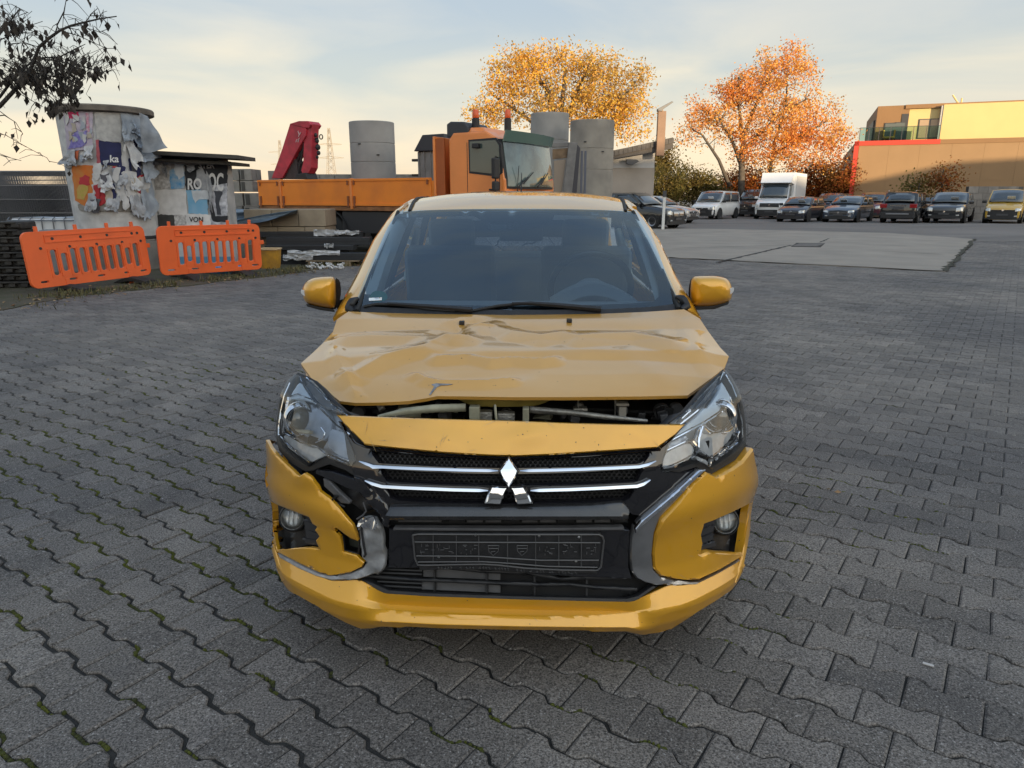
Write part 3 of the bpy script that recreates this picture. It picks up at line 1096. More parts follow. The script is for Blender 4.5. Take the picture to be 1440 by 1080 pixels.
for i, (nm, lb, px, py, rx, ry, Y, m_, nc) in enumerate((
        ('olive_bush', 'olive green bush left of the orange tree behind the white vans', 975, 258, 38, 24, 57, L_OLI, 130),
        ('olive_bush', 'small olive bush directly beside the hut and the lamp mast', 936, 262, 22, 26, 55, L_OLI, 80),
        ('rusty_hedge', 'rusty brown hedge right of the white box van', 1140, 258, 44, 26, 58, L_RUS, 170),
        ('rusty_hedge', 'brown hedge under the orange tree between the white vans', 1055, 258, 40, 20, 60, L_RUS, 120),
        ('rusty_hedge', 'low brown hedge at the left corner of the brown hall', 1182, 250, 18, 26, 55.5, L_RUS, 70),
        ('leafy_sapling', 'sparse young tree with red leaves in front of the shaded brown wall', 1325, 252, 20, 20, 47, L_RUS, 36),
        ('green_shrub', 'thin greenish shrub before the shaded brown wall behind the black car', 1292, 262, 16, 13, 47, L_OLI, 22),
        ('olive_tree', 'thin olive tree behind the hut roof with sky showing through', 930, 225, 18, 30, 58, L_OLI, 60))):
    b_ = at(px, 285, Y)
    tree(nm, lb, (b_.x, Y, 0), [[(px, 275), (px, py), (px + 2, py - ry * .7)]], [(px, py, rx, ry), (px - rx * .5, py + ry * .4, rx * .6, ry * .6), (px + rx * .5, py + ry * .4, rx * .6, ry * .6)], Y, nc, 60 if nc > 40 else 30, .09, m_, BARK1, 30 + i, spread=.40, trunk=.10, cat='tree' if 'tree' in nm or 'sapling' in nm else 'bush')

# far band of woodland that closes the horizon
FARW = mat('far_wood', (.075, .062, .050), .95, color2=(.12, .075, .04), scale=.05, detail=6)
fw = MB()
rf_ = random.Random(4)
pts = []
for i in range(160):
    x = -420 + i * 6
    pts.append((x, 3.2 + 3.2 * noise.noise(V((x * .03, 0, 2))) + 2.0 * noise.noise(V((x * .21, 4, 2)))))
n = len(pts)
fw.add([(x, 330 + 10 * sin(x * .01), -1) for x, z in pts] + [(x, 332 + 10 * sin(x * .01), max(.8, z)) for x, z in pts] + [(x, 350 + 10 * sin(x * .01), max(.5, z * .6)) for x, z in pts],
       [(i, i + 1, n + i + 1, n + i) for i in range(n - 1)] + [(n + i, n + i + 1, 2 * n + i + 1, 2 * n + i) for i in range(n - 1)])
tag(fw.build('far_woodland', FARW, fix=False, smooth=180), 'dark far woodland along the horizon', 'woodland', kind='stuff')

# pylons far away
PYM = mat('pylon_steel', (.30, .27, .23), .7)
def pylon(px, Y, top, arms, label, s=.13):
    b = at(px, 277, Y)
    H = at(px, top, Y).z
    t = thing('power_pylon', label, 'pylon', (b.x, Y, 0), group='power pylons on the horizon')
    mb = MB()
    w0, w1 = H * .10, H * .012
    leg = lambda sx, sy, z: V((sx * (w0 + (w1 - w0) * (z / H) ** .7), sy * (w0 + (w1 - w0) * (z / H) ** .7), z))
    for sx in (-1, 1):
        for sy in (-1, 1):
            mb.tube([leg(sx, sy, H * i / 8) for i in range(9)], s, 4)
    for i in range(10):
        z0, z1 = H * i / 10, H * (i + 1) / 10
        for sy in (-1, 1):
            mb.tube([leg(-1, sy, z0), leg(1, sy, z1)], s * .6, 4)
            mb.tube([leg(1, sy, z0), leg(-1, sy, z1)], s * .6, 4)
    mb.build('tower', PYM, t, local=True, fix=False)
    for y_, hw_ in arms:
        z = at(px, y_, Y).z
        L = hw_ * Y / FOC
        MB().tube([(-L, 0, z), (0, 0, z + L * .10), (L, 0, z)], s, 4).tube([(-L, 0, z), (0, 0, z - L * .06), (L, 0, z)], s * .8, 4).build('cross_arm', PYM, t, local=True, fix=False)
pylon(468, 330, 180, ((203, 16), (222, 18)), 'tall lattice power pylon between the red crane and the concrete pipe', .17)
pylon(399, 420, 197, ((214, 16), (231, 14)), 'fainter lattice power pylon left of the red crane', .15)
# ================================================================ parked vehicles
VP = {}
def carpaint(n, c, metal=.3):
    return mat(n, c, .35, metal=metal, coat=1.0, var=.12, scale=2)
CGL = mat('car_glass', (.025, .035, .042), .06, spec=.9, coat=.6)
TYRE = mat('tyre', (.02, .02, .02), .8)
RIM = mat('alloy_rim', (.40, .40, .42), .3, metal=.8)
HLP = mat('lamp_clear', (.55, .58, .60), .12, metal=.5, coat=.6)
TLP = mat('lamp_red', (.30, .012, .015), .15, coat=.6)
PLAS = mat('bumper_plastic', (.022, .022, .024), .6)
PAPER = mat('price_paper', (.75, .77, .78), .7)
CHR = mat('car_chrome', (.6, .6, .62), .12, metal=1)
def vehicle(name, label, paint, pos, face, L=4.5, W=1.8, H=1.5, hood=.28, hz=(.72, .95), ws=.18, cab_end=.97, rear_drop=.25, belt=.95, kind='car', bumper=None, black_low=False,
            rear_view=False, sheet=0, gl=.17, headlight=(.30, .20, .13), grille=(.5, .14, .58), box=None, top_in=.80, emblem=True, wheel_r=.33, roofrail=False, gcol=None, group='cars parked at the back of the yard', fogs=False, low_panel=None, split_grille=False):
    """built with its nose at y = 0, tail at y = L; face = direction the nose points to"""
    ang = atan2(face[0], -face[1])
    M = Matrix.Translation((pos.x, pos.y, 0)) @ Matrix.Rotation(ang, 4, 'Z')
    if rear_view:
        M = M @ Matrix.Translation((0, L, 0)) @ Matrix.Rotation(pi, 4, 'Z')
    t = thing(name, label, kind, mtx=M, group=group)
    hw = W / 2
    yw = hood * L                             # windscreen base
    def topz(y):
        if y < .10:
            return hz[0] - .10 + y
        if y < yw:
            k = (y - .1) / (yw - .1)
            return hz[0] + (hz[1] - hz[0]) * (k ** .75)
        return belt
    def wid(y):
        k = 1.0
        if y < .9:
            k -= .13 * ((.9 - y) / .9) ** 2.4
        if y > L - .6:
            k -= .08 * ((y - L + .6) / .6) ** 2
        return hw * k
    ys = [0, .02, .06, .14, .3, .5, .8, 1.1] + [1.1 + (L - 1.7) * i / 8 for i in range(1, 8)] + [L - .6, L - .3, L - .1, L - .02, L]
    prof_ = lambda y: [(.55, gl), (.90, gl + .02), (.985, gl + .14), (1.0, .52 * topz(y) + .12), (.985, topz(y) * .84), (.93, topz(y) - .05), (.80, topz(y)), (.42, topz(y) + .025), (0, topz(y) + .035)]
    mb = MB()
    ring = []
    for y in ys:
        w = wid(y)
        sh = 1.0
        if y < .06 or y > L - .06:
            sh = .90 if y in (0, L) else .97
        pr = prof_(min(max(y, .06), L - .06))
        zc = (gl + topz(max(y, .06))) / 2
        pts = [(x * w * (1 if sh == 1 else sh), zc + (z - zc) * sh) for x, z in pr]
        full = [(-x, z) for x, z in pts] + [(x, z) for x, z in pts[::-1]][1:]
        ring.append([V((x, y, z)) for x, z in full])
    k = len(ring[0])
    vs = [p for r_ in ring for p in r_]
    fs = [(i * k + j, i * k + (j + 1) % k, (i + 1) * k + (j + 1) % k, (i + 1) * k + j) for i in range(len(ys) - 1) for j in range(k)]
    fs += [tuple(range(k)), tuple((len(ys) - 1) * k + j for j in range(k))]
    mb.add(vs, fs)
    body = mb.build('body', paint, t, local=True, smooth=42)
    # greenhouse
    y0, y1 = yw, cab_end * L
    yt0, yt1 = yw + ws * L, cab_end * L - rear_drop
    wb_, wt_ = hw * .93, hw * top_in
    zt = H - .04
    if box is None or box == 'cab':
        def gh(u, v):                          # u round the section, v along
            return None
        n_ = 10
        g = MB()
        rows = []
        for i in range(n_ + 1):
            v = i / n_
            yb = y0 + (y1 - y0) * v
            yt = yt0 + (yt1 - yt0) * v
            crown = .05 * (1 - (2 * v - 1) ** 4) - .02
            rows.append([V((-wb_, yb, belt - .03)), V((-wb_ + (wb_ - wt_) * .55, yb + (yt - yb) * .55, belt + (zt - belt) * .55 )), V((-wt_, yt, zt - .03 + crown * .5)), V((-wt_ * .5, yt, zt + .01 + crown)), V((wt_ * .5, yt, zt + .01 + crown)), V((wt_, yt, zt - .03 + crown * .5)), V((wb_ - (wb_ - wt_) * .55, yb + (yt - yb) * .55, belt + (zt - belt) * .55)), V((wb_, yb, belt - .03))])
        vs = [p for r_ in rows for p in r_]
        fs = [(i * 8 + j, i * 8 + j + 1, (i + 1) * 8 + j + 1, (i + 1) * 8 + j) for i in range(n_) for j in range(7)] + [tuple(range(8)), tuple(n_ * 8 + j for j in range(8))]
        g.add(vs, fs)
        g.build('cabin', paint, t, local=True, smooth=45)
        def quadpatch(nm, a, b, c, d, nrm, bow=0.0, nx=6):
            A_, B_, C_, D_ = V(a), V(b), V(c), V(d)
            N_ = V(nrm).normalized()
            return MB().sheet(lambda u, v: (A_.lerp(B_, u)).lerp(D_.lerp(C_, u), v) + N_ * (.022 + bow * 4 * u * (1 - u)), nx, 3, .03, N_).build(nm, CGL, t, local=True, smooth=180)
        nw = (0, -(zt - belt), (yt0 - y0))
        m1, m2 = .06, .06
        wsn = quadpatch('windscreen', (-wb_ + m1, y0 + .02, belt + .03), (wb_ - m1, y0 + .02, belt + .03), (wt_ - m2, yt0 - .04, zt - .05), (-wt_ + m2, yt0 - .04, zt - .05), nw, .05)
        rw = quadpatch('rear_window', (-wb_ + .12, y1 - .0, belt + .10), (wb_ - .12, y1 - .0, belt + .10), (wt_ - .10, yt1 + .0, zt - .08), (-wt_ + .10, yt1 + .0, zt - .08), (0, (zt - belt), (y1 - yt1)), .04)
        for s in (-1, 1):
            zb_, zu = belt + .03, zt - .09
            fr = lambda y_, z_: V((s * (wb_ + (wt_ - wb_) * (z_ - belt) / (zt - belt)), y_, z_))
            split = y0 + (y1 - y0) * .50
            lo_a, hi_a = y0 + .22, yt0 + .10
            lo_b, hi_b = y1 - .25, yt1 - .10
            quadpatch('side_window', fr(lo_a, zb_), fr(split - .05, zb_), fr(split - .05, zu), fr(hi_a, zu), (s, 0, .2))
            quadpatch('side_window', fr(split + .05, zb_), fr(lo_b, zb_), fr(hi_b, zu), fr(split + .05, zu), (s, 0, .2))
        if sheet and not rear_view:
            a = .35 * sheet
            c = V((a * wb_, y0 + .03 + (yt0 - y0) * .18, belt + .03 + (zt - belt) * .22))
            nn = V(nw).normalized()
            MB().box(c + nn * .12, (.36, .012, .27), rotm(rx=atan2(nn.z, -nn.y))).build('price_sheet', PAPER, wsn, local=True)
    for s in (-1, 1):
        for wy in (.80 if L > 4.2 else .72, L - .85):
            w = MB().lathe([(.20, -.11), (wheel_r - .02, -.11), (wheel_r, -.08), (wheel_r, .08), (wheel_r - .02, .11), (.20, .11)], 20, (s * (wid(wy) - .10), wy, wheel_r), 'x').build('wheel', TYRE, t, local=True, smooth=50)
            MB().lathe([(0, s * .05), (.06, s * .07), (.12, s * .06), (.20, s * .10), (.225, s * .112)], 16, (s * (wid(wy) - .10), wy, wheel_r), 'x').build('rim', RIM, w, local=True, smooth=30)
            MB().lathe([(wheel_r + .07, -.02), (wheel_r + .07, .012), (0, .012)], 20, (s * (wid(wy) - .012 * 0 - .006), wy, wheel_r + .01), 'x').build('wheel_arch', PLAS, t, local=True)
        # door mirror
        m_ = MB().box((s * (hw + .10), yw + .22, belt + .06), (.22, .12, .15)).build('door_mirror', paint if not black_low else PLAS, t, local=True, bevel=.04)
    # ---- front
    lw, lh, ld = headlight
    zl = hz[0] - .06 - lh / 2
    def face_patch(nm, x0, x1, z0, z1, m_, proud=.02, par=t, sk=0.0, inset_=.0):
        def f(u, v):
            x = x0 + (x1 - x0) * u
            z = z0 + (z1 - z0) * v + sk * (u if x1 > x0 else u)
            fx_ = abs(x) / hw
            y = .0 + .9 * max(0, (fx_ - .80)) ** 1.5 * 2.2 + .02 + (.03 if z > hz[0] - .12 else 0)
            return V((x, y - proud - .025, z))
        return MB().sheet(f, 8, 2, .06, (0, -1, 0)).build(nm, m_, par, local=True, smooth=60, bevel=0)
    if not rear_view:
        for s in (-1, 1):
            face_patch('headlight', s * hw * (.88 - lw), s * hw * .90, zl - lh / 2, zl + lh / 2, HLP, .03, sk=.05)
        gw, gh_, gz = grille
        gz = gz * hz[0] / .75
        gg = face_patch('grille', -hw * gw, hw * gw, gz - gh_ / 2, gz + gh_ / 2, gcol or PLAS, .025)
        if split_grille:
            face_patch('grille_bar', -hw * gw, hw * gw, gz - .012, gz + .012, CHR, .035, gg)
        if emblem:
            MB().lathe([(0, -.02), (.055, -.018), (.065, 0)], 14, (0, -.03, gz), 'y').build('emblem', CHR, t, local=True)
        face_patch('lower_bumper', -hw * .92, hw * .92, gl + .02, gl + (.20 if not black_low else .36), PLAS, .012)
        if low_panel:
            face_patch('bumper_panel', -hw * .93, hw * .93, gl + .1, low_panel, PLAS, .018)
        face_patch('plate', -.26, .26, gl + .22, gl + .32, mat('plate_dark', (.06, .06, .065), .5), .035)
        if fogs:
            for s in (-1, 1):
                face_patch('fog_lamp', s * hw * .60, s * hw * .76, gl + .17, gl + .23, HLP, .03)
    else:
        MM = lambda o: o
        for s in (-1, 1):
            MB().box((s * hw * .80, L - .02, belt - .12), (.36, .10, .22)).build('tail_light', TLP, t, local=True, bevel=.03)
        MB().box((0, L + .005, belt - .10), (.80, .05, .05)).build('chrome_strip', CHR, t, local=True)
        MB().box((0, L + .0, belt - .24), (.56, .05, .13)).build('plate', mat('plate_dark', (0, 0, 0)), t, local=True)
        MB().box((0, L - .01, gl + .20), (W * .92, .10, .34)).build('lower_bumper', PLAS, t, local=True, bevel=.04)
        MB().box((0, L + .02, gl + .28), (W * .62, .10, .07)).build('skid_plate', mat('skid_grey', (.22, .22, .23), .5), t, local=True, bevel=.02)
        MB().box((0, L - .02, H - .06), (W * .62, .22, .04)).build('spoiler', paint, t, local=True, bevel=.01)
        MB().tube([(0, L - rear_drop * .6, belt + .2), (.35, L - rear_drop * .55, belt + .14)], .012, 5).build('rear_wiper', PLAS, t, local=True)
    if roofrail:
        for s in (-1, 1):
            MB().tube([(s * wt_ * .92, yt0 + .1, zt + .05), (s * wt_ * .92, yt0 + .2, zt + .09), (s * wt_ * .92, yt1 - .1, zt + .09), (s * wt_ * .92, yt1, zt + .05)], .018, 5).build('roof_rail', CHR, t, local=True)
    return t
FACE = (-sin(radians(38)), -cos(radians(38)))
def spot(px, py):
    return gp(px, py)
P_BLK = carpaint('black_paint', (.010, .011, .013))
P_NAVY = carpaint('navy_paint', (.012, .016, .030))
P_BLUE = carpaint('slate_blue_paint', (.05, .075, .115))
P_RED = carpaint('wine_paint', (.10, .018, .035))
P_WHT = carpaint('white_paint_car', (.80, .80, .79), 0)
P_SIL = carpaint('silver_paint', (.42, .43, .44), .5)
P_CAD = carpaint('yellow_van_paint', (.60, .36, .04), 0)
P_DRED = carpaint('aubergine_paint', (.045, .018, .03))
vehicle('dark_hatchback', 'small dark old hatchback parked in front of the white box van', P_NAVY, spot(1110, 312.5), FACE, L=4.1, W=1.70, H=1.43, hood=.25, hz=(.70, .93), ws=.16, belt=.93, sheet=.9, headlight=(.34, .15, .1), grille=(.46, .13, .62), gcol=P_BLK, fogs=False)
vehicle('estate_car', 'slate blue estate car parked right of the small dark hatchback', P_BLUE, spot(1177, 313), FACE, L=4.75, W=1.84, H=1.48, hood=.29, hz=(.72, .98), ws=.18, belt=.97, sheet=-.5, headlight=(.30, .12, .1), grille=(.50, .20, .56), gcol=PLAS, roofrail=True, fogs=True, split_grille=True)
vehicle('black_suv', 'black off-roader parked tail first with red rear lights', P_BLK, spot(1260, 314), FACE, L=4.5, W=1.84, H=1.69, hood=.26, hz=(.85, 1.05), ws=.15, belt=1.05, rear_view=True, rear_drop=.45, roofrail=True, wheel_r=.36, gl=.22)
vehicle('dark_suv', 'dark grey sporty off-roader between the black tail-first car and the yellow van', carpaint('ink_paint', (.014, .017, .024)), spot(1325, 314), FACE, L=4.8, W=1.94, H=1.70, hood=.27, hz=(.88, 1.06), ws=.17, belt=1.06, sheet=.8, headlight=(.30, .20, .1), grille=(.50, .13, .52), wheel_r=.37, gl=.24, fogs=True, rear_drop=.5)
vehicle('yellow_van', 'yellow compact van with black bumper at the right edge of the picture', P_CAD, spot(1407, 314.5), FACE, L=4.4, W=1.80, H=1.82, hood=.20, hz=(.86, 1.08), ws=.17, belt=1.08, sheet=.8, headlight=(.26, .16, .1), grille=(.62, .07, .60), low_panel=.68, black_low=True, rear_drop=.12, top_in=.84, wheel_r=.33, fogs=True, gl=.2)
vehicle('white_van', 'white compact van with black bumper parked left of the box van', P_WHT, spot(986, 308.5), FACE, L=4.4, W=1.81, H=1.80, hood=.21, hz=(.84, 1.06), ws=.16, belt=1.06, sheet=.5, headlight=(.28, .20, .1), grille=(.45, .10, .60), low_panel=.62, black_low=True, rear_drop=.15, top_in=.85, gl=.2)
vehicle('white_panel_van', 'taller white panel van standing behind the white compact van', P_WHT, spot(988, 302), FACE, L=5.4, W=2.0, H=2.25, hood=.17, hz=(1.0, 1.25), ws=.14, belt=1.25, top_in=.88, rear_drop=.1, wheel_r=.35, headlight=(.24, .22, .1))
vehicle('dark_pickup', 'black van between the white compact van and the box van', P_BLK, spot(1046, 305), FACE, L=5.0, W=1.9, H=1.95, hood=.2, hz=(.95, 1.18), ws=.15, belt=1.18, sheet=-.1, top_in=.86, rear_drop=.12, wheel_r=.36)
vehicle('wine_mpv', 'wine red people carrier half hidden behind the slate blue estate', P_RED, spot(1217, 307), FACE, L=4.6, W=1.85, H=1.74, hood=.22, hz=(.85, 1.06), ws=.2, belt=1.06, sheet=.6, top_in=.84, rear_drop=.2, roofrail=True)
vehicle('brown_suv', 'dark off-roader parked behind the small dark hatchback', P_BLK, spot(1156, 307), FACE, L=4.5, W=1.85, H=1.68, hood=.25, hz=(.88, 1.05), ws=.16, belt=1.05, rear_drop=.3)
vehicle('silver_car', 'silver car mostly hidden between the black and the dark grey off-roaders', P_SIL, spot(1296, 307), FACE, L=4.4, W=1.8, H=1.55, hood=.26, hz=(.78, .98), ws=.17, belt=.98)
vehicle('aubergine_van', 'tall aubergine van standing behind the dark grey sporty off-roader', P_DRED, spot(1352, 306), FACE, L=4.9, W=1.95, H=1.95, hood=.2, hz=(.95, 1.18), ws=.16, belt=1.18, top_in=.86, rear_drop=.12)
FR = (sin(radians(48)), -cos(radians(48)))
vehicle('dark_saloon', 'black car with chrome grille parked beside the hut behind the white post', P_BLK, spot(953, 321.5), FR, L=4.65, W=1.89, H=1.62, hood=.28, hz=(.84, 1.02), ws=.17, belt=1.02, headlight=(.26, .18, .1), grille=(.46, .22, .58), gcol=CHR, fogs=True, group='cars parked beside the hut')
vehicle('silver_saloon', 'silver white car next to the black one by the hut', P_SIL, spot(974, 314), FR, L=4.65, W=1.80, H=1.48, hood=.28, hz=(.72, .96), ws=.18, belt=.96, headlight=(.26, .16, .1), grille=(.42, .10, .60), fogs=True, group='cars parked beside the hut')
vehicle('grey_saloon', 'dark grey car at the far end of the row by the hut', carpaint('graphite_paint', (.05, .05, .055)), spot(966, 305.5), FR, L=4.6, W=1.8, H=1.46, hood=.28, hz=(.72, .95), ws=.18, belt=.95, group='cars parked beside the hut')
# box van
bp_ = spot(1080, 308.5)
bx = vehicle('box_van', 'white box van with a tall plain cargo body', P_WHT, bp_, (-sin(radians(31)), -cos(radians(31))), L=6.2, W=2.0, H=2.30, hood=.15, hz=(1.02, 1.30), ws=.11, belt=1.30, cab_end=.36, rear_drop=.02, top_in=.86, headlight=(.20, .34, .1), grille=(.60, .24, .66), gcol=PLAS, low_panel=.60, wheel_r=.35, kind='van', split_grille=False, gl=.22)
BXM = mat('box_white', (.78, .78, .78), .6, var=.06, scale=1)
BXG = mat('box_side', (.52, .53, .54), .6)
MB().span((-1.06, 2.05, .75), (1.06, 6.4, 2.95)).build('cargo_box', BXM, bx, local=True, bevel=.03)
MB().add([(-1.04, 2.1, 2.93), (1.04, 2.1, 2.93), (.95, 1.35, 2.30), (-.95, 1.35, 2.30), (-1.04, 2.1, 2.2), (1.04, 2.1, 2.2)], [(0, 1, 2, 3), (0, 3, 4), (1, 5, 2), (3, 2, 5, 4), (0, 4, 5, 1)]).build('wind_deflector', BXM, bx, local=True)
for s in (-1, 1):
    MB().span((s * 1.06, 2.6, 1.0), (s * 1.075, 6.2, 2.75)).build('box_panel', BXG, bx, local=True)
    MB().span((s * 1.0, 2.2, .5), (s * 1.03, 5.0, .74)).build('side_guard', PLAS, bx, local=True)

# grey brick wall with a wired gate behind the yellow van
gw_ = at(1397, 275, 46)
wl_ = thing('brick_wall', 'pale block wall standing behind the yellow van', 'wall', (gw_.x, 46, 0))
BRK = mat('pale_block', (.24, .225, .21), .85, var=.25, scale=3, objrand=.18)
hz_ = at(1397, 262, 46).z
nr = 5
bme = None
for i in range(nr):
    for j in range(5):
        x0 = -1.6 + j * .62 + (.31 if i % 2 else 0)
        MB().span((x0 + .008, 0, hz_ * i / nr + .008), (x0 + .612, .3, hz_ * (i + 1) / nr - .008)).build('block', BRK, wl_, local=True)
MB().span((-1.6, .02, 0), (1.8, .28, hz_ - .02)).build('mortar', mat('mortar', (.10, .10, .095), .9), wl_, local=True)
# ================================================================ the orange truck with its red crane
ORA = mat('truck_orange', (.88, .27, .06), .42, var=.14, scale=1.3, coat=.3)
ORAW = mat('dropside_orange', (.86, .25, .025), .55, color2=(.68, .19, .03), scale=1.6, bump=.12, bscale=25, detail=9, lo=.42, hi=.75)
TBLK = mat('truck_black', (.018, .018, .020), .55)
CRED = mat('crane_red', (.52, .035, .06), .5, color2=(.34, .03, .045), scale=5)
TG = mat('truck_glass', (.05, .075, .07), .06, spec=.9)
PHI = radians(28)
TC = V((-.19, 15.8, 0))                       # the corner between the cab's front and the side we see
# truck coordinates: x = towards the nose, y = away from us across the truck, z up
TMX = Matrix.Translation(TC) @ Matrix.Rotation(-PHI, 4, 'Z')
truck = thing('flatbed_truck', 'orange dropside truck with a red loader crane and twin beacons', 'truck', mtx=TMX)
TI = TMX.inverted()
def tpx(px, py, y=0.0):                       # sight line onto the truck plane y = const
    e, d = TI @ EYE, TI.to_3x3() @ ray(px, py)
    return e + d * ((y - e.y) / d.y)
def tpf(px, py, x=0.0):                       # onto the plane x = const (cab front)
    e, d = TI @ EYE, TI.to_3x3() @ ray(px, py)
    return e + d * ((x - e.x) / d.x)
def tb_(name, m, a, b, par=truck, bev=0):
    return MB().span(a, b).build(name, m, par, local=True, bevel=bev)
WT = 2.5
zr_ = tpx(680, 184).z
zfl = tpx(640, 285).z
xb = tpx(631, 230).x
cab = MB()
side_o = [(xb, .75), (xb, zr_ - .15), (xb + .12, zr_), (-.42, zr_ + .0), (-.16, zr_ - .14), (-.02, 2.05), (.04, 1.75), (.06, .75)]
cab.prism(side_o, lambda u, v, w: (u, w, v), 0, WT)
cabo = cab.build('cab', ORA, truck, local=True, bevel=.06, seg=3)
dr0, dr1 = tpx(657, 200), tpx(709, 268)
tb_('door_seam', TBLK, (dr0.x - .012, -.004, .8), (dr0.x, .01, zr_ - .22))
tb_('door_seam', TBLK, (-.09, -.004, .8), (-.075, .01, 1.9))
wq = [tpx(x, y) for x, y in ((661, 199), (697, 197), (702, 204), (704, 243), (700, 245), (662, 241))]
wpoly = [(p.x, p.z) for p in wq]
MB().prism(inset(wpoly, -.05) if area(wpoly) > 0 else inset(wpoly, -.05), lambda u, v, w: (u, w, v), -.012, .05).build('window_frame', TBLK, cabo, local=True)
MB().prism(wpoly, lambda u, v, w: (u, w, v), -.02, .05).build('side_window', TG, truck, local=True)
for x_, y_, w_ in ((-.55, -.35, .25),):
    pass
MB().tube([(dr1.x - .35, -.03, 1.55), (dr1.x - .22, -.03, 1.55)], .02, 6).build('door_handle', TBLK, cabo, local=True)
# front: windscreen slopes back from the front panel
def fr_pt(y, z):
    return V((.045 - max(0, (z - 1.75)) * .15 + .0, y, z))
zw0, zw1 = 1.62, tpf(740, 203, -.05).z
def wsg(u, v):
    y = .10 + (WT - .20) * u
    z = zw0 + (zw1 - zw0) * v
    return fr_pt(y, z) + V((.02 + .10 * (1 - (2 * u - 1) ** 2), 0, 0))
MB().sheet(lambda u, v: wsg(-.03 + 1.06 * u, -.05 + 1.1 * v) - V((.018, 0, 0)), 16, 6, .05, (1, 0, 0)).build('windscreen_seal', TBLK, cabo, local=True, smooth=60)
tw = MB().sheet(wsg, 16, 6, .03, (1, 0, 0)).build('windscreen', mat('truck_windscreen', (.13, .175, .165), .05, spec=.7, coat=.7, color2=(.05, .065, .06), scale=1.3, lo=.42, hi=.6), truck, local=True, smooth=60)
MB().sheet(lambda u, v: wsg(-.02 + 1.04 * u, 1.0 + .24 * v) + V((.05 + .10 * v, 0, 0)), 14, 3, .03, (1, 0, 0)).build('sun_visor', mat('visor_green', (.09, .16, .13), .2, coat=.4), truck, local=True, smooth=60)
for y_ in (.35, 1.25):
    MB().tube([wsg((y_) / WT, 0) + V((.05, 0, 0)), wsg((y_ + .45) / WT, .22) + V((.04, 0, 0))], .018, 5).tube([wsg((y_ + .2) / WT, .06) + V((.05, 0, 0)), wsg((y_ + .75) / WT, .34) + V((.03, 0, 0))], .012, 5).build('wiper', TBLK, tw, local=True)
tb_('front_panel', ORA, (.0, .05, .70), (.10, WT - .05, 1.52), bev=.04)
tb_('bumper', TBLK, (-.1, .02, .35), (.16, WT - .02, .68), bev=.05)
STR = [mat('marker_red', (.55, .03, .03), .4), mat('marker_white', (.72, .70, .66), .4)]
for y0_ in (.12, 1.78):
    for i in range(6):
        MB().add([V((.108, y0_ + .07 * i, 1.30)), V((.108, y0_ + .07 * (i + 1), 1.30)), V((.108, y0_ + .07 * (i + 1) + .06, 1.44)), V((.108, y0_ + .07 * i + .06, 1.44))], [(0, 1, 2, 3)]).build('marker_stripe', STR[i % 2], truck, local=True)
MB().tube([V((.12, .42, 1.5)), V((.16, .42, 2.05))], .008, 4).build('guide_rod', TBLK, truck, local=True)
# mirrors, roof, air intake, beacons
mr = MB().box((-.06, -.22, 1.98), (.09, .22, .42)).build('door_mirror', TBLK, truck, local=True, bevel=.03)
MB().box((-.06, -.22, 1.62), (.09, .20, .20)).build('mirror_lower', TBLK, mr, local=True, bevel=.03)
MB().tube([(-.12, 0, 2.2), (-.06, -.22, 2.22), (-.06, -.22, 1.4), (-.10, 0, 1.36)], .018, 6).build('mirror_arm', TBLK, mr, local=True)
MB().box((-.62, -.05, zr_ - .30), (.16, .14, .10)).build('mirror_box', TBLK, truck, local=True, bevel=.02)
rv = MB().add([(xb + .05, .04, zr_), (-.45, .04, zr_), (-.45, WT - .04, zr_), (xb + .05, WT - .04, zr_), (xb + .12, .14, zr_ + .10), (-.55, .16, zr_ + .09), (-.55, WT - .16, zr_ + .09), (xb + .12, WT - .14, zr_ + .10)],
               [(0, 1, 5, 4), (1, 2, 6, 5), (2, 3, 7, 6), (3, 0, 4, 7), (4, 5, 6, 7)]).build('roof', ORA, truck, local=True, bevel=.02)
a, b = tpx(627, 171), tpx(658, 192)
MB().prism([(a.x, b.z), (a.x, a.z - .05), (a.x + .10, a.z), (b.x - .10, a.z - .02), (b.x, a.z - .15), (b.x, b.z)], lambda u, v, w: (u, w, v), .02, 1.0).build('air_intake', mat('intake_grey', (.035, .038, .045), .5), truck, local=True, bevel=.03)
BEA = mat('beacon_orange', (.75, .10, .012), .35, coat=.2)
for (px, y_) in ((669, .25), (714, WT - .4)):
    p = tpx(px, 178, y_)
    zt2 = tpx(px, 154, y_).z
    zm2 = tpx(px, 166, y_).z
    be = MB().lathe([(0, zr_ + .08), (.085, zr_ + .08), (.085, zm2 - .02), (.065, zm2), (0, zm2)], 14, (p.x, y_, 0)).build('beacon_base', TBLK, truck, local=True, smooth=40)
    MB().lathe([(.070, zm2), (.075, zm2 + .02), (.070, zt2 - .05), (.05, zt2), (0, zt2)], 14, (p.x, y_, 0)).build('beacon', BEA, be, local=True, smooth=40)
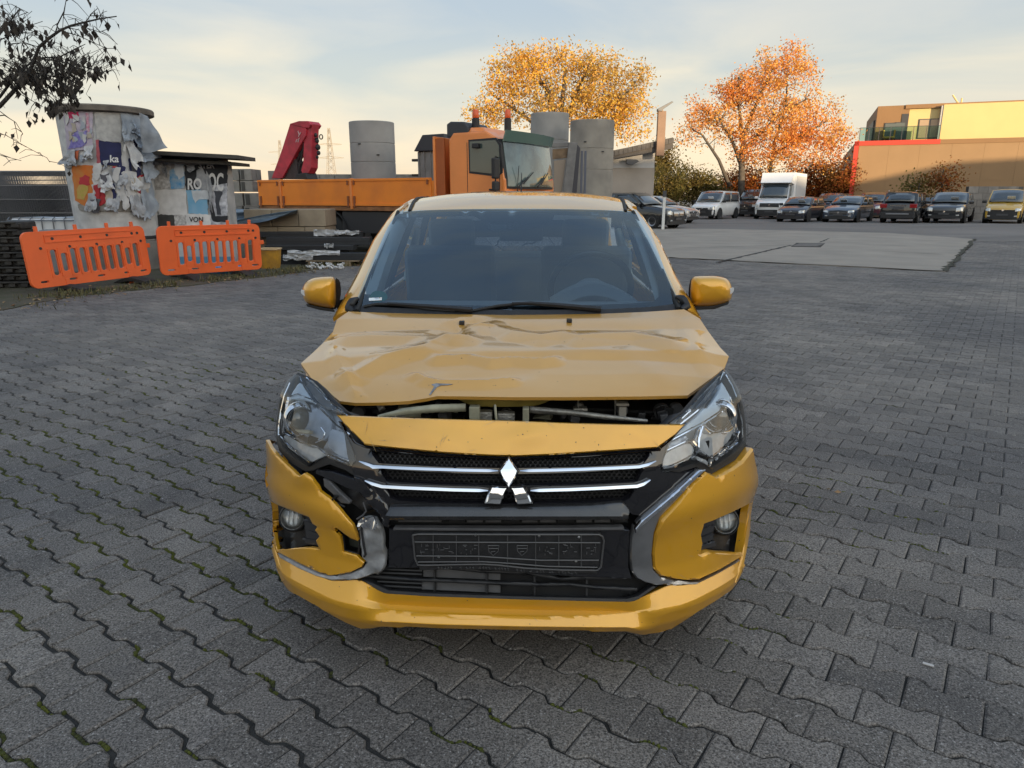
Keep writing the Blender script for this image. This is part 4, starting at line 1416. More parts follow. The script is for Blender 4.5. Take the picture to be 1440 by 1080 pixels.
# headboard and bed
hb0, hb1 = tpx(608, 192), tpx(630, 290)
tb_('headboard', ORA, (hb0.x, 0, 1.1), (hb0.x + .06, WT, hb0.z), bev=.01)
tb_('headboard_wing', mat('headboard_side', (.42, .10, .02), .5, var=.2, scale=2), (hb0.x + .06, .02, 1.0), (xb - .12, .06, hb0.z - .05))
bz0, bz1 = tpx(520, 294).z, tpx(520, 251).z
xr = tpx(365, 270).x
xf = hb0.x - .03
joints = [xr, tpx(397, 270).x, tpx(496, 270).x, xf]
for i in range(3):
    x0, x1 = joints[i] + .015, joints[i + 1] - .015
    for (ya, yb2) in ((-.05, 0.0), (WT, WT + .05)):
        d_ = tb_('dropside', ORAW, (x0, ya, bz0 + .07), (x1, yb2, bz1), bev=.008)
        if ya < 0:
            tb_('dropside_rim', ORAW, (x0, ya - .018, bz1 - .055), (x1, ya + .002, bz1 - .003), d_)
            tb_('dropside_rim', ORAW, (x0, ya - .018, bz0 + .075), (x1, ya + .002, bz0 + .13), d_)
            for xx in (x0 + .08, x1 - .08):
                tb_('hinge', mat('hinge_rust', (.25, .08, .03), .6), (xx - .025, ya - .03, bz0 + .04), (xx + .025, ya - .001, bz0 + .30), d_)
                tb_('latch', mat('hinge_rust', (0, 0, 0)), (xx - .02, ya - .028, bz1 - .14), (xx + .02, ya - .001, bz1 - .04), d_)
    if i:
        tb_('side_post', ORA, (joints[i] - .035, -.075, bz0 + .0), (joints[i] + .035, .02, bz1 + .01), bev=.006)
tb_('tailboard', ORAW, (xr - .05, 0, bz0 + .07), (xr, WT, bz1), bev=.008)
tb_('bed_frame', mat('bed_rail', (.34, .15, .06), .6, var=.4, scale=5), (xr, -.04, bz0 - .04), (xf, WT + .04, bz0 + .065), bev=.006)
tb_('bed_floor', TBLK, (xr, 0, bz0 + .066), (xf, WT, bz0 + .12))
tb_('chassis', TBLK, (xr + .3, .6, .62), (-.2, WT - .6, bz0 - .04))
tb_('tool_box', mat('toolbox', (.035, .036, .04), .5), (tpx(480, 300).x, .02, .55), (xf - .2, .7, bz0 - .06), bev=.02)
for xw in (tpx(462, 320).x, tpx(430, 320).x - .6, -.95):
    for yy in (.02, WT - .32):
        w = MB().lathe([(.28, 0), (.46, .0), (.50, .04), (.50, .26), (.46, .30), (.28, .30)], 28, (xw, yy, .50), 'y').build('wheel', TYRE, truck, local=True, smooth=50)
        MB().lathe([(0, .10), (.12, .06), (.14, .12), (.28, .05), (.29, .0)], 24, (xw, yy, .50), 'y').build('rim', mat('truck_rim', (.20, .20, .20), .5), w, local=True, smooth=40)
    MB().lathe([(.60, -.02), (.60, .36), (.63, .36), (.63, -.02), (.60, -.02)], 20, (xw, .0, .50), 'y', 0, pi).build('mudguard', TBLK, truck, local=True)
# crane at the rear of the bed
yc_ = .9
def cp(px, py, y=yc_):
    return tpx(px, py, y)
def cpoly(name, pts, y0, y1, m, par=truck, bev=.012):
    return MB().prism([(cp(x, y).x, cp(x, y).z) for x, y in pts], lambda u, v, w: (u, w, v), y0, y1).build(name, m, par, local=True, bevel=bev)
boom = cpoly('crane_boom', [(388, 251), (403, 251), (428, 205), (436, 192), (437, 183), (434, 173), (414, 175), (402, 213)], yc_ - .16, yc_ + .20, CRED)
cpoly('crane_jib', [(433, 173), (440, 171), (444, 175), (443, 185), (442, 236), (438, 244), (430, 246), (428, 240), (431, 228), (432, 190)], yc_ - .12, yc_ + .14, CRED, boom)
cpoly('crane_cap', [(414, 175), (427, 171), (440, 171), (444, 176), (441, 181), (434, 180)], yc_ - .18, yc_ + .22, CRED, boom)
cpoly('crane_mast', [(398, 252), (410, 222), (420, 224), (424, 252)], yc_ - .10, yc_ + .14, mat('crane_dark', (.05, .035, .035), .6, var=.4, scale=8), boom)
cpoly('crane_block', [(424, 245), (437, 243), (440, 252), (422, 252)], yc_ - .2, yc_ + .2, TBLK, boom)
MB().tube([cp(412, 246), cp(424, 212)], .05, 8).tube([cp(424, 212), cp(432, 190)], .028, 8).build('ram', mat('ram_dark', (.03, .03, .032), .4), boom, local=True)
MB().tube([cp(419, 246, yc_ - .1), cp(427, 205, yc_ - .1), cp(433, 186, yc_ - .1)], .022, 6).tube([cp(414, 248, yc_ - .05), cp(430, 222, yc_ - .05), cp(434, 200, yc_ - .05)], .018, 6).build('hose', TBLK, boom, local=True)
for i, (x, y, r) in enumerate(((446, 198, .05), (447, 207, .065), (448, 215, .05), (446, 221, .04), (444, 190, .045))):
    MB().ball(cp(x, y), (r, r, r * 1.2), 8, 6).build('pulley', TBLK, boom, local=True)
rr_ = cp(451.5, 192.5)
MB().lathe([(.055 + .014 * cos(a * pi / 4), .014 * sin(a * pi / 4)) for a in range(9)], 18, rr_, 'y').build('lifting_ring', TBLK, boom, local=True)
MB().tube([cp(440, 197), cp(447, 194)], .02, 6).build('ring_link', TBLK, boom, local=True)
wr = mat('decal_white', (.55, .42, .42), .6)
for (x0, y0, x1, y1) in ((419, 184, 421, 190), (423, 186, 420, 192), (418, 196, 416, 200), (421, 194, 419, 200)):
    MB().tube([cp(x0, y0, yc_ - .165), cp(x1, y1, yc_ - .165)], .012, 4).build('decal_stroke', wr, boom, local=True)

# grey tipper body behind the bed
yg = 3.1
def gpx(px, py):
    return tpx(px, py, yg)
grey = thing('grey_hopper', 'grey steel hopper with a black lid behind the truck headboard', 'container', mtx=TMX @ Matrix.Translation((gpx(598, 250).x, yg, 0)))
gx = gpx(598, 250).x
def gspan(name, m, x0, y0_, x1, y1_, d0, d1, par=grey, bev=0):
    a, b = gpx(x0, y0_), gpx(x1, y1_)
    return MB().span((a.x - gx, d0, b.z), (b.x - gx, d1, a.z)).build(name, m, par, local=True, bevel=bev)
HOPG = mat('hopper_grey', (.24, .235, .23), .6, var=.25, scale=4)
a0_, a1_ = gpx(588, 250), gpx(630, 212)
MB().span((a0_.x - gx, 0, 0.3), (a1_.x - gx, 1.4, a1_.z)).build('body', HOPG, grey, local=True, bevel=.02)
for px in (590, 597, 606):
    a, b = gpx(px, 213), gpx(px + 1.6, 250)
    MB().span((a.x - gx, -.05, .4), (b.x - gx, 0.002, a.z)).build('rib', HOPG, grey, local=True)
pts = [gpx(x, y) for x, y in ((584, 213), (596, 190), (626, 188), (630, 212))]
MB().prism([(p.x - gx, p.z) for p in pts], lambda u, v, w: (u, w, v), -.08, 1.5).build('lid', mat('lid_black', (.03, .032, .04), .5), grey, local=True, bevel=.02)
for y0_ in (224.5, 246):
    a, b = gpx(570, y0_ - 1.6), gpx(586, y0_ + 1.6)
    MB().span((a.x - gx, .3, b.z), (b.x - gx, .42, a.z)).build('arm', TBLK, grey, local=True)
a, b = gpx(584, 213), gpx(587, 250)
MB().span((a.x - gx, .2, b.z), (b.x - gx, .5, a.z)).build('mast', TBLK, grey, local=True)

# ---- big concrete pipes standing on end
CON = mat('pipe_concrete', (.36, .35, .335), .85, color2=(.28, .275, .265), scale=1.4, bump=.25, bscale=50, detail=9)
CON2 = mat('pipe_concrete_stained', (.34, .31, .265), .85, color2=(.23, .21, .185), scale=1.6, bump=.25, bscale=50, detail=9)
def pipe(label, xl, xr_, top, Y, m, seam=None, taper=0.0):
    a, b = at(xl, 230, Y), at(xr_, 230, Y)
    r = (b.x - a.x) / 2
    cx = (a.x + b.x) / 2
    H = at((xl + xr_) / 2, top, Y - r).z
    t = thing('concrete_pipe', label, 'pipe', (cx, Y, 0), group='concrete pipes standing on end')
    pr = [(r * .86, 0), (r, 0)]
    if seam:
        for s in sorted(seam, reverse=True):
            zs = at(xl, s, Y - r).z
            pr += [(r, zs - .02), (r - .012, zs - .012), (r - .012, zs + .002), (r, zs + .01)]
    pr += [(r + taper, H - .015), (r - .012 + taper, H), (r * .86, H), (r * .86, H - .5)]
    MB().lathe(pr, 44).build('shell', m, t, local=True, smooth=30)
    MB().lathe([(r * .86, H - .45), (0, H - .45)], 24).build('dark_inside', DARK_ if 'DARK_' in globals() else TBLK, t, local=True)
    for k in range(2):
        MB().box((r * .4 * (k * 2 - 1), -r * .92, H * .82 - k * .3), (.08, .05, .03)).build('lifting_eye', TBLK, t, local=True)
pipe('pale grey concrete pipe standing behind the truck bed right of the red crane', 494, 556, 169, 22, CON, seam=(227, 200))
pipe('grey concrete pipe standing between the truck cab and the wider stained pipe', 746, 799, 157, 26, CON, seam=(196,))
pipe('stained concrete pipe nearest to the hut wall, marked with brown streaks', 801, 862, 167, 24.5, CON2, seam=(208, 238))
# steel frame panels leaning between cab and pipes
fp0 = at(777, 280, 21.5)
frm = thing('steel_shuttering', 'dark steel shuttering panels leaning between the truck cab and the pipes', 'panel', (fp0.x, 21.5, 0))
def sp_(name, m, x0, y0_, x1, y1_, x2, y2, x3, y3, d0, d1):
    q_ = [at(*p_, 21.5 + d0) for p_ in ((x0, y0_), (x1, y1_), (x2, y2), (x3, y3))]
    MB().prism([(p_.x - fp0.x, p_.z) for p_ in q_], lambda u, v, w: (u, w, v), d0, d1).build(name, m, frm, local=True, bevel=.01)
FRA = mat('frame_grey', (.20, .195, .19), .6, var=.3, scale=5)
FRB = mat('frame_dark', (.045, .045, .055), .5)
RUSTB = mat('rust_board', (.22, .15, .09), .8, var=.4, scale=6)
sp_('frame_panel', FRA, 800, 200, 812, 201, 803, 285, 790, 285, 0, .25)
sp_('frame_panel', FRB, 811, 202, 816, 208, 810, 285, 803, 285, .02, .22)
sp_('frame_rail', FRA, 776, 201, 803, 200, 802, 206, 776, 207, .04, .2)
sp_('board', RUSTB, 777, 210, 800, 208, 798, 222, 777, 224, .1, .16)
sp_('board', mat('board_pale', (.28, .23, .18), .8), 779, 226, 796, 224, 788, 285, 779, 285, .1, .16)
for x0 in (817, 822):
    sp_('standing_tube', mat('tube_blue', (.10, .11, .14), .5), x0, 212, x0 + 3.2, 212, x0 + 1.5, 288, x0 - 1.7, 288, .06, .12)

# ================================================================ things along the left edge
# ---- two orange road barriers on black rubber feet
BAR = mat('barrier_orange', (.82, .13, .025), .5, color2=(.68, .11, .025), scale=2.5, bump=.05, bscale=60, detail=8, lo=.45, hi=.8)
FEET = mat('rubber_foot', (.030, .029, .028), .85, var=.4, scale=12)
def barrier(label, bl, br, h, lean):
    a, b = V((bl.x, bl.y, 0)), V((br.x, br.y, 0))
    ux = (b - a).normalized()
    L = (b - a).length
    # x along, y back, z up
    M = Matrix.Translation((a.x, a.y, bl.z)) @ Matrix(((ux.x, -ux.y, 0, 0), (ux.y, ux.x, 0, 0), (0, 0, 1, 0), (0, 0, 0, 1))) @ Matrix.Rotation(atan2(br.z - bl.z, L), 4, 'Y').inverted() @ Matrix.Rotation(lean, 4, 'X')
    t = thing('road_barrier', label, 'barrier', mtx=M, group='orange plastic road barriers')
    def rr(x0, z0, x1, z1, r, n=4):
        o = []
        for cx, cz, a0 in ((x1 - r, z1 - r, 0), (x0 + r, z1 - r, pi / 2), (x0 + r, z0 + r, pi), (x1 - r, z0 + r, 1.5 * pi)):
            o += [(cx + r * cos(a0 + pi / 2 * i / n), cz + r * sin(a0 + pi / 2 * i / n)) for i in range(n + 1)]
        return o
    H = h
    outl = rr(0, 0, L, H, .10)
    holes = []
    n = 10
    x0, x1 = .17 * L, .93 * L
    for i in range(n):
        w = (x1 - x0) / n
        cx = x0 + w * (i + .5)
        lo_, hi_ = .20 * H, .66 * H
        if i in (1, 8):
            lo_ += .05
            hi_ -= .06
        holes.append(rr(cx - w * .31, lo_, cx + w * .31, hi_, .028, 3))
    for i, k in enumerate((.1, .32, .55, .78, .93)):
        holes.append(rr(L * k - .06, .085 * H, L * k + .06, .085 * H + .03, .012, 2))
    v2, kd, fs = cdt(densify(outl, .12), holes, .16, 0)
    n2 = len(v2)
    d = .05
    mb = MB()
    cnt = {}
    F = []
    for f in fs:
        (ax, ay), (bx, by), (cx, cy) = (v2[i] for i in f)
        g = f if (bx - ax) * (cy - ay) - (by - ay) * (cx - ax) > 0 else f[::-1]
        F.append(g)
        for i in range(3):
            cnt[(g[i], g[(i + 1) % 3])] = 1
    faces = F + [tuple(i + n2 for i in g[::-1]) for g in F] + [(b_, a_, a_ + n2, b_ + n2) for (a_, b_) in cnt if (b_, a_) not in cnt]
    mb.add([(x, 0, z) for x, z in v2] + [(x, d, z) for x, z in v2], faces)
    pnl = mb.build('panel', BAR, t, local=True, bevel=.006)
    mb = MB().span((.16 * L, -.012, .79 * H), (.90 * L, .01, .81 * H)).span((.16 * L, -.012, .91 * H), (.90 * L, .01, .925 * H)).span((.16 * L, -.012, .805 * H), (.165 * L, .01, .92 * H))
    mb.build('moulded_rim', BAR, pnl, local=True)
    for i, k in enumerate((.12, .34, .56, .78, .95)):
        for xx, zz in ((k, .70), (min(.93, k + .10), .86)):
            MB().cyl((xx * L, -.006, zz * H), (xx * L, .01, zz * H), .022, n=10).build('stud_hole', TBLK, pnl, local=True)
    for i in range(11):
        xr2 = x0 + (x1 - x0) * i / 10
        MB().span((xr2 - .012, -.010, .17 * H), (xr2 + .012, .004, .69 * H)).build('moulded_bar', BAR, pnl, local=True, bevel=.004)
    for k in (.12, .42, .68, .90, .97)[:4]:
        MB().span((k * L - .025, .008, H - .01), (k * L + .025, .042, H + .075)).build('tab', BAR, pnl, local=True, bevel=.008)
    MB().span((L - .01, .008, .55 * H), (L + .07, .042, .64 * H)).build('side_lug', BAR, pnl, local=True, bevel=.008)
    for k in (.27, .80):
        MB().span((k * L - .03, -.01, -.10), (k * L + .03, .03, .12 * H)).build('leg', BAR, t, local=True, bevel=.006)
        f = MB().sheet(lambda u, v, k=k: V((k * L + .11 * (2 * v - 1) + .08 * max(0, .5 - u), -.42 + .74 * u, -.075 + .07 * sin(pi * u) + .02 * (1 - abs(2 * v - 1)))), 8, 4, .05, (0, 0, 1)).build('foot', FEET, t, local=True, smooth=60)
    return t
def down(px, py, Y):
    return at(px, py, Y)
barrier('orange plastic barrier leaning at the far left in front of the white tank', at(46, 407, 10.5), at(214, 386, 12.3), .82, radians(-4))
barrier('orange plastic barrier in front of the poster-covered cabin, right of the other barrier', at(227, 388, 12.3), at(369, 378.5, 13.5), .83, radians(2))

# ---- rubber excavator track rolled up at the left edge
TRK = mat('track_rubber', (.020, .020, .021), .75, color2=(.05, .047, .042), scale=9, bump=.4, bscale=60)
tp = at(-18, 420, 11.1)
trk = thing('rubber_track', 'black rubber excavator track stacked up at the left edge of the picture', 'track', (tp.x, 11.3, 0), .12)
wx = at(34, 360, 11.1).x - tp.x
zt_t = at(10, 312, 11.2).z
nl_ = 9
for i in range(nl_):
    z0 = zt_t * i / nl_
    hh = zt_t / nl_
    ll = MB().span((-.8, 0, z0), (wx - .04 - .05 * (i % 2) + (.10 if i < 2 else 0) - .012 * i, .45, z0 + hh * .96)).build('layer', TRK, trk, local=True, bevel=.03, seg=2)
    for j in range(7):
        xx = -.7 + j * (wx + .62) / 7
        MB().span((xx, -.05, z0 + hh * .2), (xx + .10, .02, z0 + hh * .75)).build('lug', TRK, ll, local=True, bevel=.012)
    MB().span((-.8, -.06, z0 + hh * .70), (wx - .10 - .012 * i, .0, z0 + hh * .98)).build('tread_bar', TRK, ll, local=True, bevel=.012)

# ---- stacked mesh fence panels
MESH = mat('fence_wire', (.24, .24, .25), .5, metal=.3)
YF = 16.5
fa, fb = at(-60, 305, YF), at(112, 305, YF)
zt_f, zb_f = at(50, 241, YF).z, .15
mf = thing('mesh_fence_stack', 'stack of dark wire mesh fence panels leaning behind the white tank', 'fence', (fa.x, YF, 0))
Lf = fb.x - fa.x
FBK = mat('fence_back', (.030, .031, .036), .8, var=.4, scale=5)
for k in range(6):
    y0_ = .10 * k
    mb = MB()
    top = zt_f - .015 * k
    sh = .05 * k
    for i in range(int(Lf / .055)):
        x = i * .055 + (k * .021) % .055
        mb.tube([(x, y0_ + .25, zb_f), (x - .02, y0_, top)], .0058, 3, cap=False)
    for z in ((zt_f - zb_f) * j / 6 + zb_f for j in range(7)):
        mb.tube([(0, y0_ + .25 - .25 * (z - zb_f) / (top - zb_f), z), (Lf, y0_ + .25 - .25 * (z - zb_f) / (top - zb_f), z)], .007, 4, cap=False)
    pn = mb.build('wire_panel', MESH, mf, local=True, fix=False)
    pn['kind'] = 'stuff'
    MB().tube([(0, y0_, top), (Lf, y0_, top)], .016, 6).build('top_tube', MESH, pn, local=True)
    if k == 5:
        MB().tube([(0, y0_ - .12, zt_f - .20), (Lf, y0_ - .12, zt_f - .17)], .010, 6).build('clamp_rail', mat('rail_zinc', (.30, .30, .31), .4, metal=.5), pn, local=True)
MB().span((0, .75, 0), (Lf, .80, zt_f - .26)).build('backing_sheet', FBK, mf, local=True)

# ---- white tank in a wire cage
YT = 14.2
ta, tb2 = at(14, 330, YT), at(137, 330, YT)
tank = thing('cage_tank', 'white plastic tank in a steel cage behind the left barrier', 'tank', (ta.x, YT, 0), .05)
Lt = tb2.x - ta.x
zt2 = at(60, 307, YT).z
MB().span((.03, .03, .14), (Lt - .03, 1.1, zt2)).build('tank', mat('tank_white', (.60, .62, .64), .5, var=.15, scale=2), tank, local=True, bevel=.06, seg=3)
MB().sheet(lambda u, v: V((.05 + (Lt - .1) * u, .05 + 1.0 * v, zt2 + .008 + .012 * sin(9 * u + 3 * v) * sin(pi * u))), 20, 4, .004, (0, 0, 1)).build('tank_cover', mat('tank_film', (.40, .43, .47), .35), tank, local=True, smooth=180)
CAGE = mat('cage_steel', (.16, .17, .19), .4, metal=.6)
for i in range(9):
    x = Lt * i / 8
    MB().tube([(x, 0, .12), (x, 0, zt2 - .02), (x + .02, .05, zt2 + .02)], .011, 5).build('cage_bar', CAGE, tank, local=True)
for z in (.14, .40, .66, zt2 - .04):
    MB().tube([(0, -.012, z), (Lt, -.012, z), (Lt + .01, 1.1, z)], .011, 5).build('cage_rail', CAGE, tank, local=True)
MB().span((0, 0, 0), (Lt, 1.1, .12)).build('pallet', FEET, tank, local=True)

# ---- advertising column with torn posters
YCOL = 14.6
RCOL = (at(209, 200, YCOL).x - at(90, 200, YCOL).x) / 2 * .985
CX = (at(209, 200, YCOL).x + at(90, 200, YCOL).x) / 2
zc1 = at(145, 152, YCOL - RCOL).z
col = thing('advertising_column', 'round advertising column covered in torn, peeling posters', 'advertising column', (CX, YCOL, 0))
CW = V((CX, YCOL, 0))
PGREY = mat('poster_grey', (.58, .58, .575), .85, color2=(.42, .42, .425), scale=5, bump=.2, bscale=30)
COLC = mat('column_concrete', (.22, .205, .185), .85, color2=(.14, .13, .12), scale=3, bump=.3, bscale=40)
def rcol(z):
    return RCOL * (1 - .10 * (1 - z / zc1))
MB().lathe([(0, 0), (rcol(0) + .05, 0), (rcol(0) + .05, .55), (rcol(.6) - .02, .57)], 40).build('base', COLC, col, local=True, smooth=40)
MB().lathe([(rcol(.5) - .02, .5)] + [(rcol(z) - .02, z) for z in (1, 1.5, 2, 2.5, 3)] + [(RCOL - .02, zc1)], 48).build('shaft', PGREY, col, local=True, smooth=40)
MB().lathe([(rcol(.55) + .03, .60), (rcol(.6) + .03, .64), (rcol(.64) + .005, .66)], 40).build('poster_ledge', TBLK, col, local=True)
cap = MB().lathe([(0, zc1 + .10), (RCOL * .6, zc1 + .10), (RCOL + .07, zc1 + .075), (RCOL + .09, zc1 + .05), (RCOL + .09, zc1 - .03), (RCOL + .06, zc1 - .045), (0, zc1 - .045)], 48).build('cap', mat('cap_concrete', (.17, .145, .12), .9, var=.4, scale=5, bump=.3, bscale=40), col, local=True, smooth=30)
CEYE = EYE - CW
def csurf(px, py):
    d = ray(px, py)
    o = CEYE
    r = RCOL * .985
    for _ in range(3):
        A_ = d.x ** 2 + d.y ** 2
        B_ = 2 * (o.x * d.x + o.y * d.y)
        C_ = o.x ** 2 + o.y ** 2 - r * r
        D_ = B_ * B_ - 4 * A_ * C_
        if D_ < 0:
            t = -B_ / (2 * A_)
            p = o + d * t
            k = r / hypot(p.x, p.y)
            return V((p.x * k, p.y * k, p.z))
        t = (-B_ - sqrt(D_)) / (2 * A_)
        p = o + d * t
        r = rcol(max(0, min(zc1, p.z)))
    return p
def jag(poly, amt, rnd, step=4):
    return [(x + rnd.uniform(-amt, amt), y + rnd.uniform(-amt, amt)) for x, y in densify(poly, step)]
rj = random.Random(17)
def poster(name, poly, m, off, amt=.7, par=col, surf=csurf, eye=None, **k):
    return patch(name, jag(poly, amt, rj), surf, m, par, off=off, th=.006, res=5, rim=0, eye=eye if eye is not None else CEYE, **k)
def pm(n, c, c2=None, s=6, r=.8):
    return mat(n, c, r, color2=c2, scale=s, bump=.1, bscale=40) if c2 else mat(n, c, r, var=.25, scale=s, bump=.1, bscale=40)
poster('poster', [(89, 156), (130, 157), (131, 210), (95, 212)], pm('poster_lilac', (.50, .44, .50), (.36, .32, .42), 9), .004)
poster('poster_print', [(95, 158), (111, 157), (111, 163), (107, 170), (101, 166), (95, 167)], pm('print_pink', (.55, .03, .12)), .012, 1.0)
poster('poster_print', [(121, 160), (125, 160), (126, 186), (122, 184)], pm('print_rose', (.50, .14, .24), (.5, .4, .45), 20), .012, 1.0)
poster('poster_print', [(101, 192), (107, 182), (113, 186), (121, 184), (122, 200), (116, 207), (98, 209)], pm('print_violet', (.14, .11, .38), (.26, .24, .50), 14), .012, 1.4)
poster('poster', [(133, 158), (172, 158), (171, 201), (160, 199), (150, 199), (136, 196)], pm('poster_pale', (.46, .455, .44), (.34, .335, .33), 12), .006)
poster('poster', [(136, 197), (150, 199), (170, 201), (171, 233), (140, 232)], pm('poster_navy', (.018, .022, .085)), .010)
poster('poster', [(180, 222), (197, 225), (198, 263), (184, 262)], MATS['poster_navy'], .010)
poster('poster_stripe', [(135, 196), (139, 197), (144, 268), (139, 268)], pm('stripe_pink', (.42, .10, .12)), .014, .8)
poster('poster', [(101, 233), (137, 232), (139, 270), (122, 291), (106, 282)], pm('poster_orange', (.58, .15, .025), (.52, .20, .05), 8), .010)
poster('poster_print', [(113, 250), (120, 245), (126, 248), (127, 260), (120, 262), (112, 260)], pm('print_red', (.48, .04, .05)), .016, 1.0)
poster('poster_print', [(112, 260), (125, 262), (124, 271), (119, 280), (110, 278), (108, 268)], pm('print_straw', (.50, .30, .10), (.40, .34, .06), 18), .017, 1.2)
poster('poster_print', [(158, 234), (165, 234), (167, 250), (161, 251)], pm('print_scarlet', (.55, .02, .03)), .018, .5)
poster('poster_print', [(100, 215), (112, 211), (111, 224), (101, 226)], pm('print_coral', (.52, .13, .06)), .014, 1.2)
poster('poster', [(109, 287), (140, 280), (178, 283), (196, 286), (196, 298), (112, 296)], pm('poster_stone', (.30, .285, .265)), .006)
def colpt(px, py, off):
    p = csurf(px, py)
    n = V((p.x, p.y, 0)).normalized()
    return p + n * off
def wr_col(x0, y0, k):
    return lambda u, v: CW + colpt(x0 + u * k, y0 - v * k, .020)
WHT = mat('print_white', (.68, .68, .68), .7)
write('poster_lettering', 'ka', wr_col(154, 228, 1.0), WHT, col, 14, .3)
write('poster_lettering', 'en', wr_col(183, 229, 1.0), WHT, col, 11, .3)
rsc = random.Random(77)
SCR = [PGREY, pm('scrap_white', (.58, .58, .58)), pm('scrap_bluegrey', (.36, .40, .46)), pm('scrap_dark', (.10, .10, .12)), MATS['poster_navy'], pm('scrap_red', (.42, .03, .04)), pm('scrap_buff', (.45, .40, .33)), MATS['poster_pale'] if 'poster_pale' in MATS else PGREY]
for i in range(46):                            # layers of torn remnants
    x, y = rsc.uniform(134, 205), rsc.uniform(202, 290)
    if x < 172 and y < 232:
        continue
    w_, h_ = rsc.uniform(3, 9), rsc.uniform(5, 15)
    sl2 = rsc.uniform(-4, 4)
    poster('paper_scrap', [(x - w_, y - h_ * .8), (x + w_ * .6, y - h_), (x + w_ + sl2, y + h_ * .5), (x + sl2, y + h_), (x - w_ * .7 + sl2, y + h_ * .6)], SCR[rsc.choice((0, 0, 1, 1, 1, 2, 2, 3, 4, 5, 6))], .012 + .0009 * i, 1.6)
for i in range(16):
    x, y = rsc.uniform(94, 130), rsc.uniform(160, 232)
    w_, h_ = rsc.uniform(2, 5), rsc.uniform(4, 10)
    poster('paper_scrap', [(x - w_, y - h_), (x + w_ * .6, y - h_ * .8), (x + w_, y + h_ * .5), (x - w_ * .4, y + h_)], SCR[rsc.choice((0, 1, 1, 2, 6))], .013 + .0008 * i, 1.5)
# peeling sheets: curled strips with their grey backs turned out
PBACK = mat('paper_back', (.40, .41, .43), .85, color2=(.27, .28, .30), scale=8, bump=.3, bscale=25)
def peel(pts0, pts1, curl, name='peeling_paper', par=col, base=colpt, m=PBACK, seed=0):
    """pts0: fixed edge (two pixels), pts1: free edge; the sheet bows out from the column and curls"""
    rnd = random.Random(seed)
    ph = rnd.random() * 9
    ragged = [rnd.uniform(.93, 1.05) for _ in range(16)]
    def f(u, v):
        a = V(pts0[0]).lerp(V(pts0[1]), u)
        b = V(pts1[0]).lerp(V(pts1[1]), u)
        v2 = v * ragged[int(u * 14.99)]
        c = a.lerp(b, v2)
        k1 = abs(noise.noise(V((u * 1.7 + ph, v * 2.2, ph))))
        k2 = abs(noise.noise(V((u * 4 + ph, v * 4.5 + 3, ph + 4))))
        c = c + V((5 * (k1 - .2) * v + 2.0 * (u - .5) * sin(v * 7 + ph), 4.0 * v * (k2 - .15)))
        o = .02 + curl * (v ** 1.3) * (.35 + 1.0 * abs(u - .45)) + .14 * k1 * v + .05 * k2 * v
        return base(c.x, c.y, max(.012, o))
    MB().sheet(f, 14, 14, .004, (0, 1, 0)).build(name, m, par, local=True, smooth=22, fix=False)
PBACK2 = mat('paper_pale', (.56, .56, .56), .85, color2=(.42, .43, .45), scale=9, bump=.3, bscale=25)
PW2 = mat('paper_bluegrey', (.34, .38, .43), .85, color2=(.24, .27, .31), scale=6, bump=.3, bscale=25)
peels = [((170, 158), (184, 160), (170, 200), (190, 196), .04), ((184, 161), (206, 164), (182, 186), (202, 200), .08), ((174, 196), (184, 190), (186, 238), (192, 226), .10), ((182, 178), (198, 180), (188, 206), (206, 210), .12),
         ((192, 206), (207, 210), (194, 228), (213, 222), .16), ((142, 244), (152, 241), (143, 270), (162, 266), .04), ((146, 226), (152, 225), (146, 238), (151, 237), .05), ((166, 240), (178, 238), (166, 268), (176, 258), .06),
         ((180, 240), (190, 242), (184, 266), (196, 268), .06), ((180, 268), (192, 268), (184, 302), (200, 306), .07), ((154, 274), (168, 270), (148, 294), (166, 298), .08), ((198, 228), (212, 226), (200, 258), (212, 250), .10),
         ((195, 258), (212, 250), (198, 310), (214, 304), .06), ((97, 212), (106, 210), (92, 230), (114, 234), .07), ((120, 206), (131, 204), (120, 224), (132, 222), .04), ((125, 272), (137, 271), (124, 296), (138, 296), .05)]
for i, (a, b, c, d, cu) in enumerate(peels):
    peel((a, b), (c, d), cu, seed=i, m=PW2 if i in (0, 3, 4, 11, 12, 1) else PBACK2 if i % 3 == 2 else PBACK)
def tarp(u, v):                                # big blue grey sheet sailing from the column down onto the cabin roof
    a = V((196, 158)).lerp(V((207, 163)), u)
    b = V((200, 214)).lerp(V((236, 210)), u)
    c = a.lerp(b, v)
    p = at(c.x + 3 * noise.noise(V((u * 3, v * 3, 1))), c.y + 2 * sin(u * 5) * v, YCOL - .7 + 1.0 * u * .3 + .25 * v) - CW
    return p
MB().sheet(tarp, 12, 14, .006, (0, 1, 0)).build('loose_sheet', PW2, col, local=True, smooth=60, fix=False)

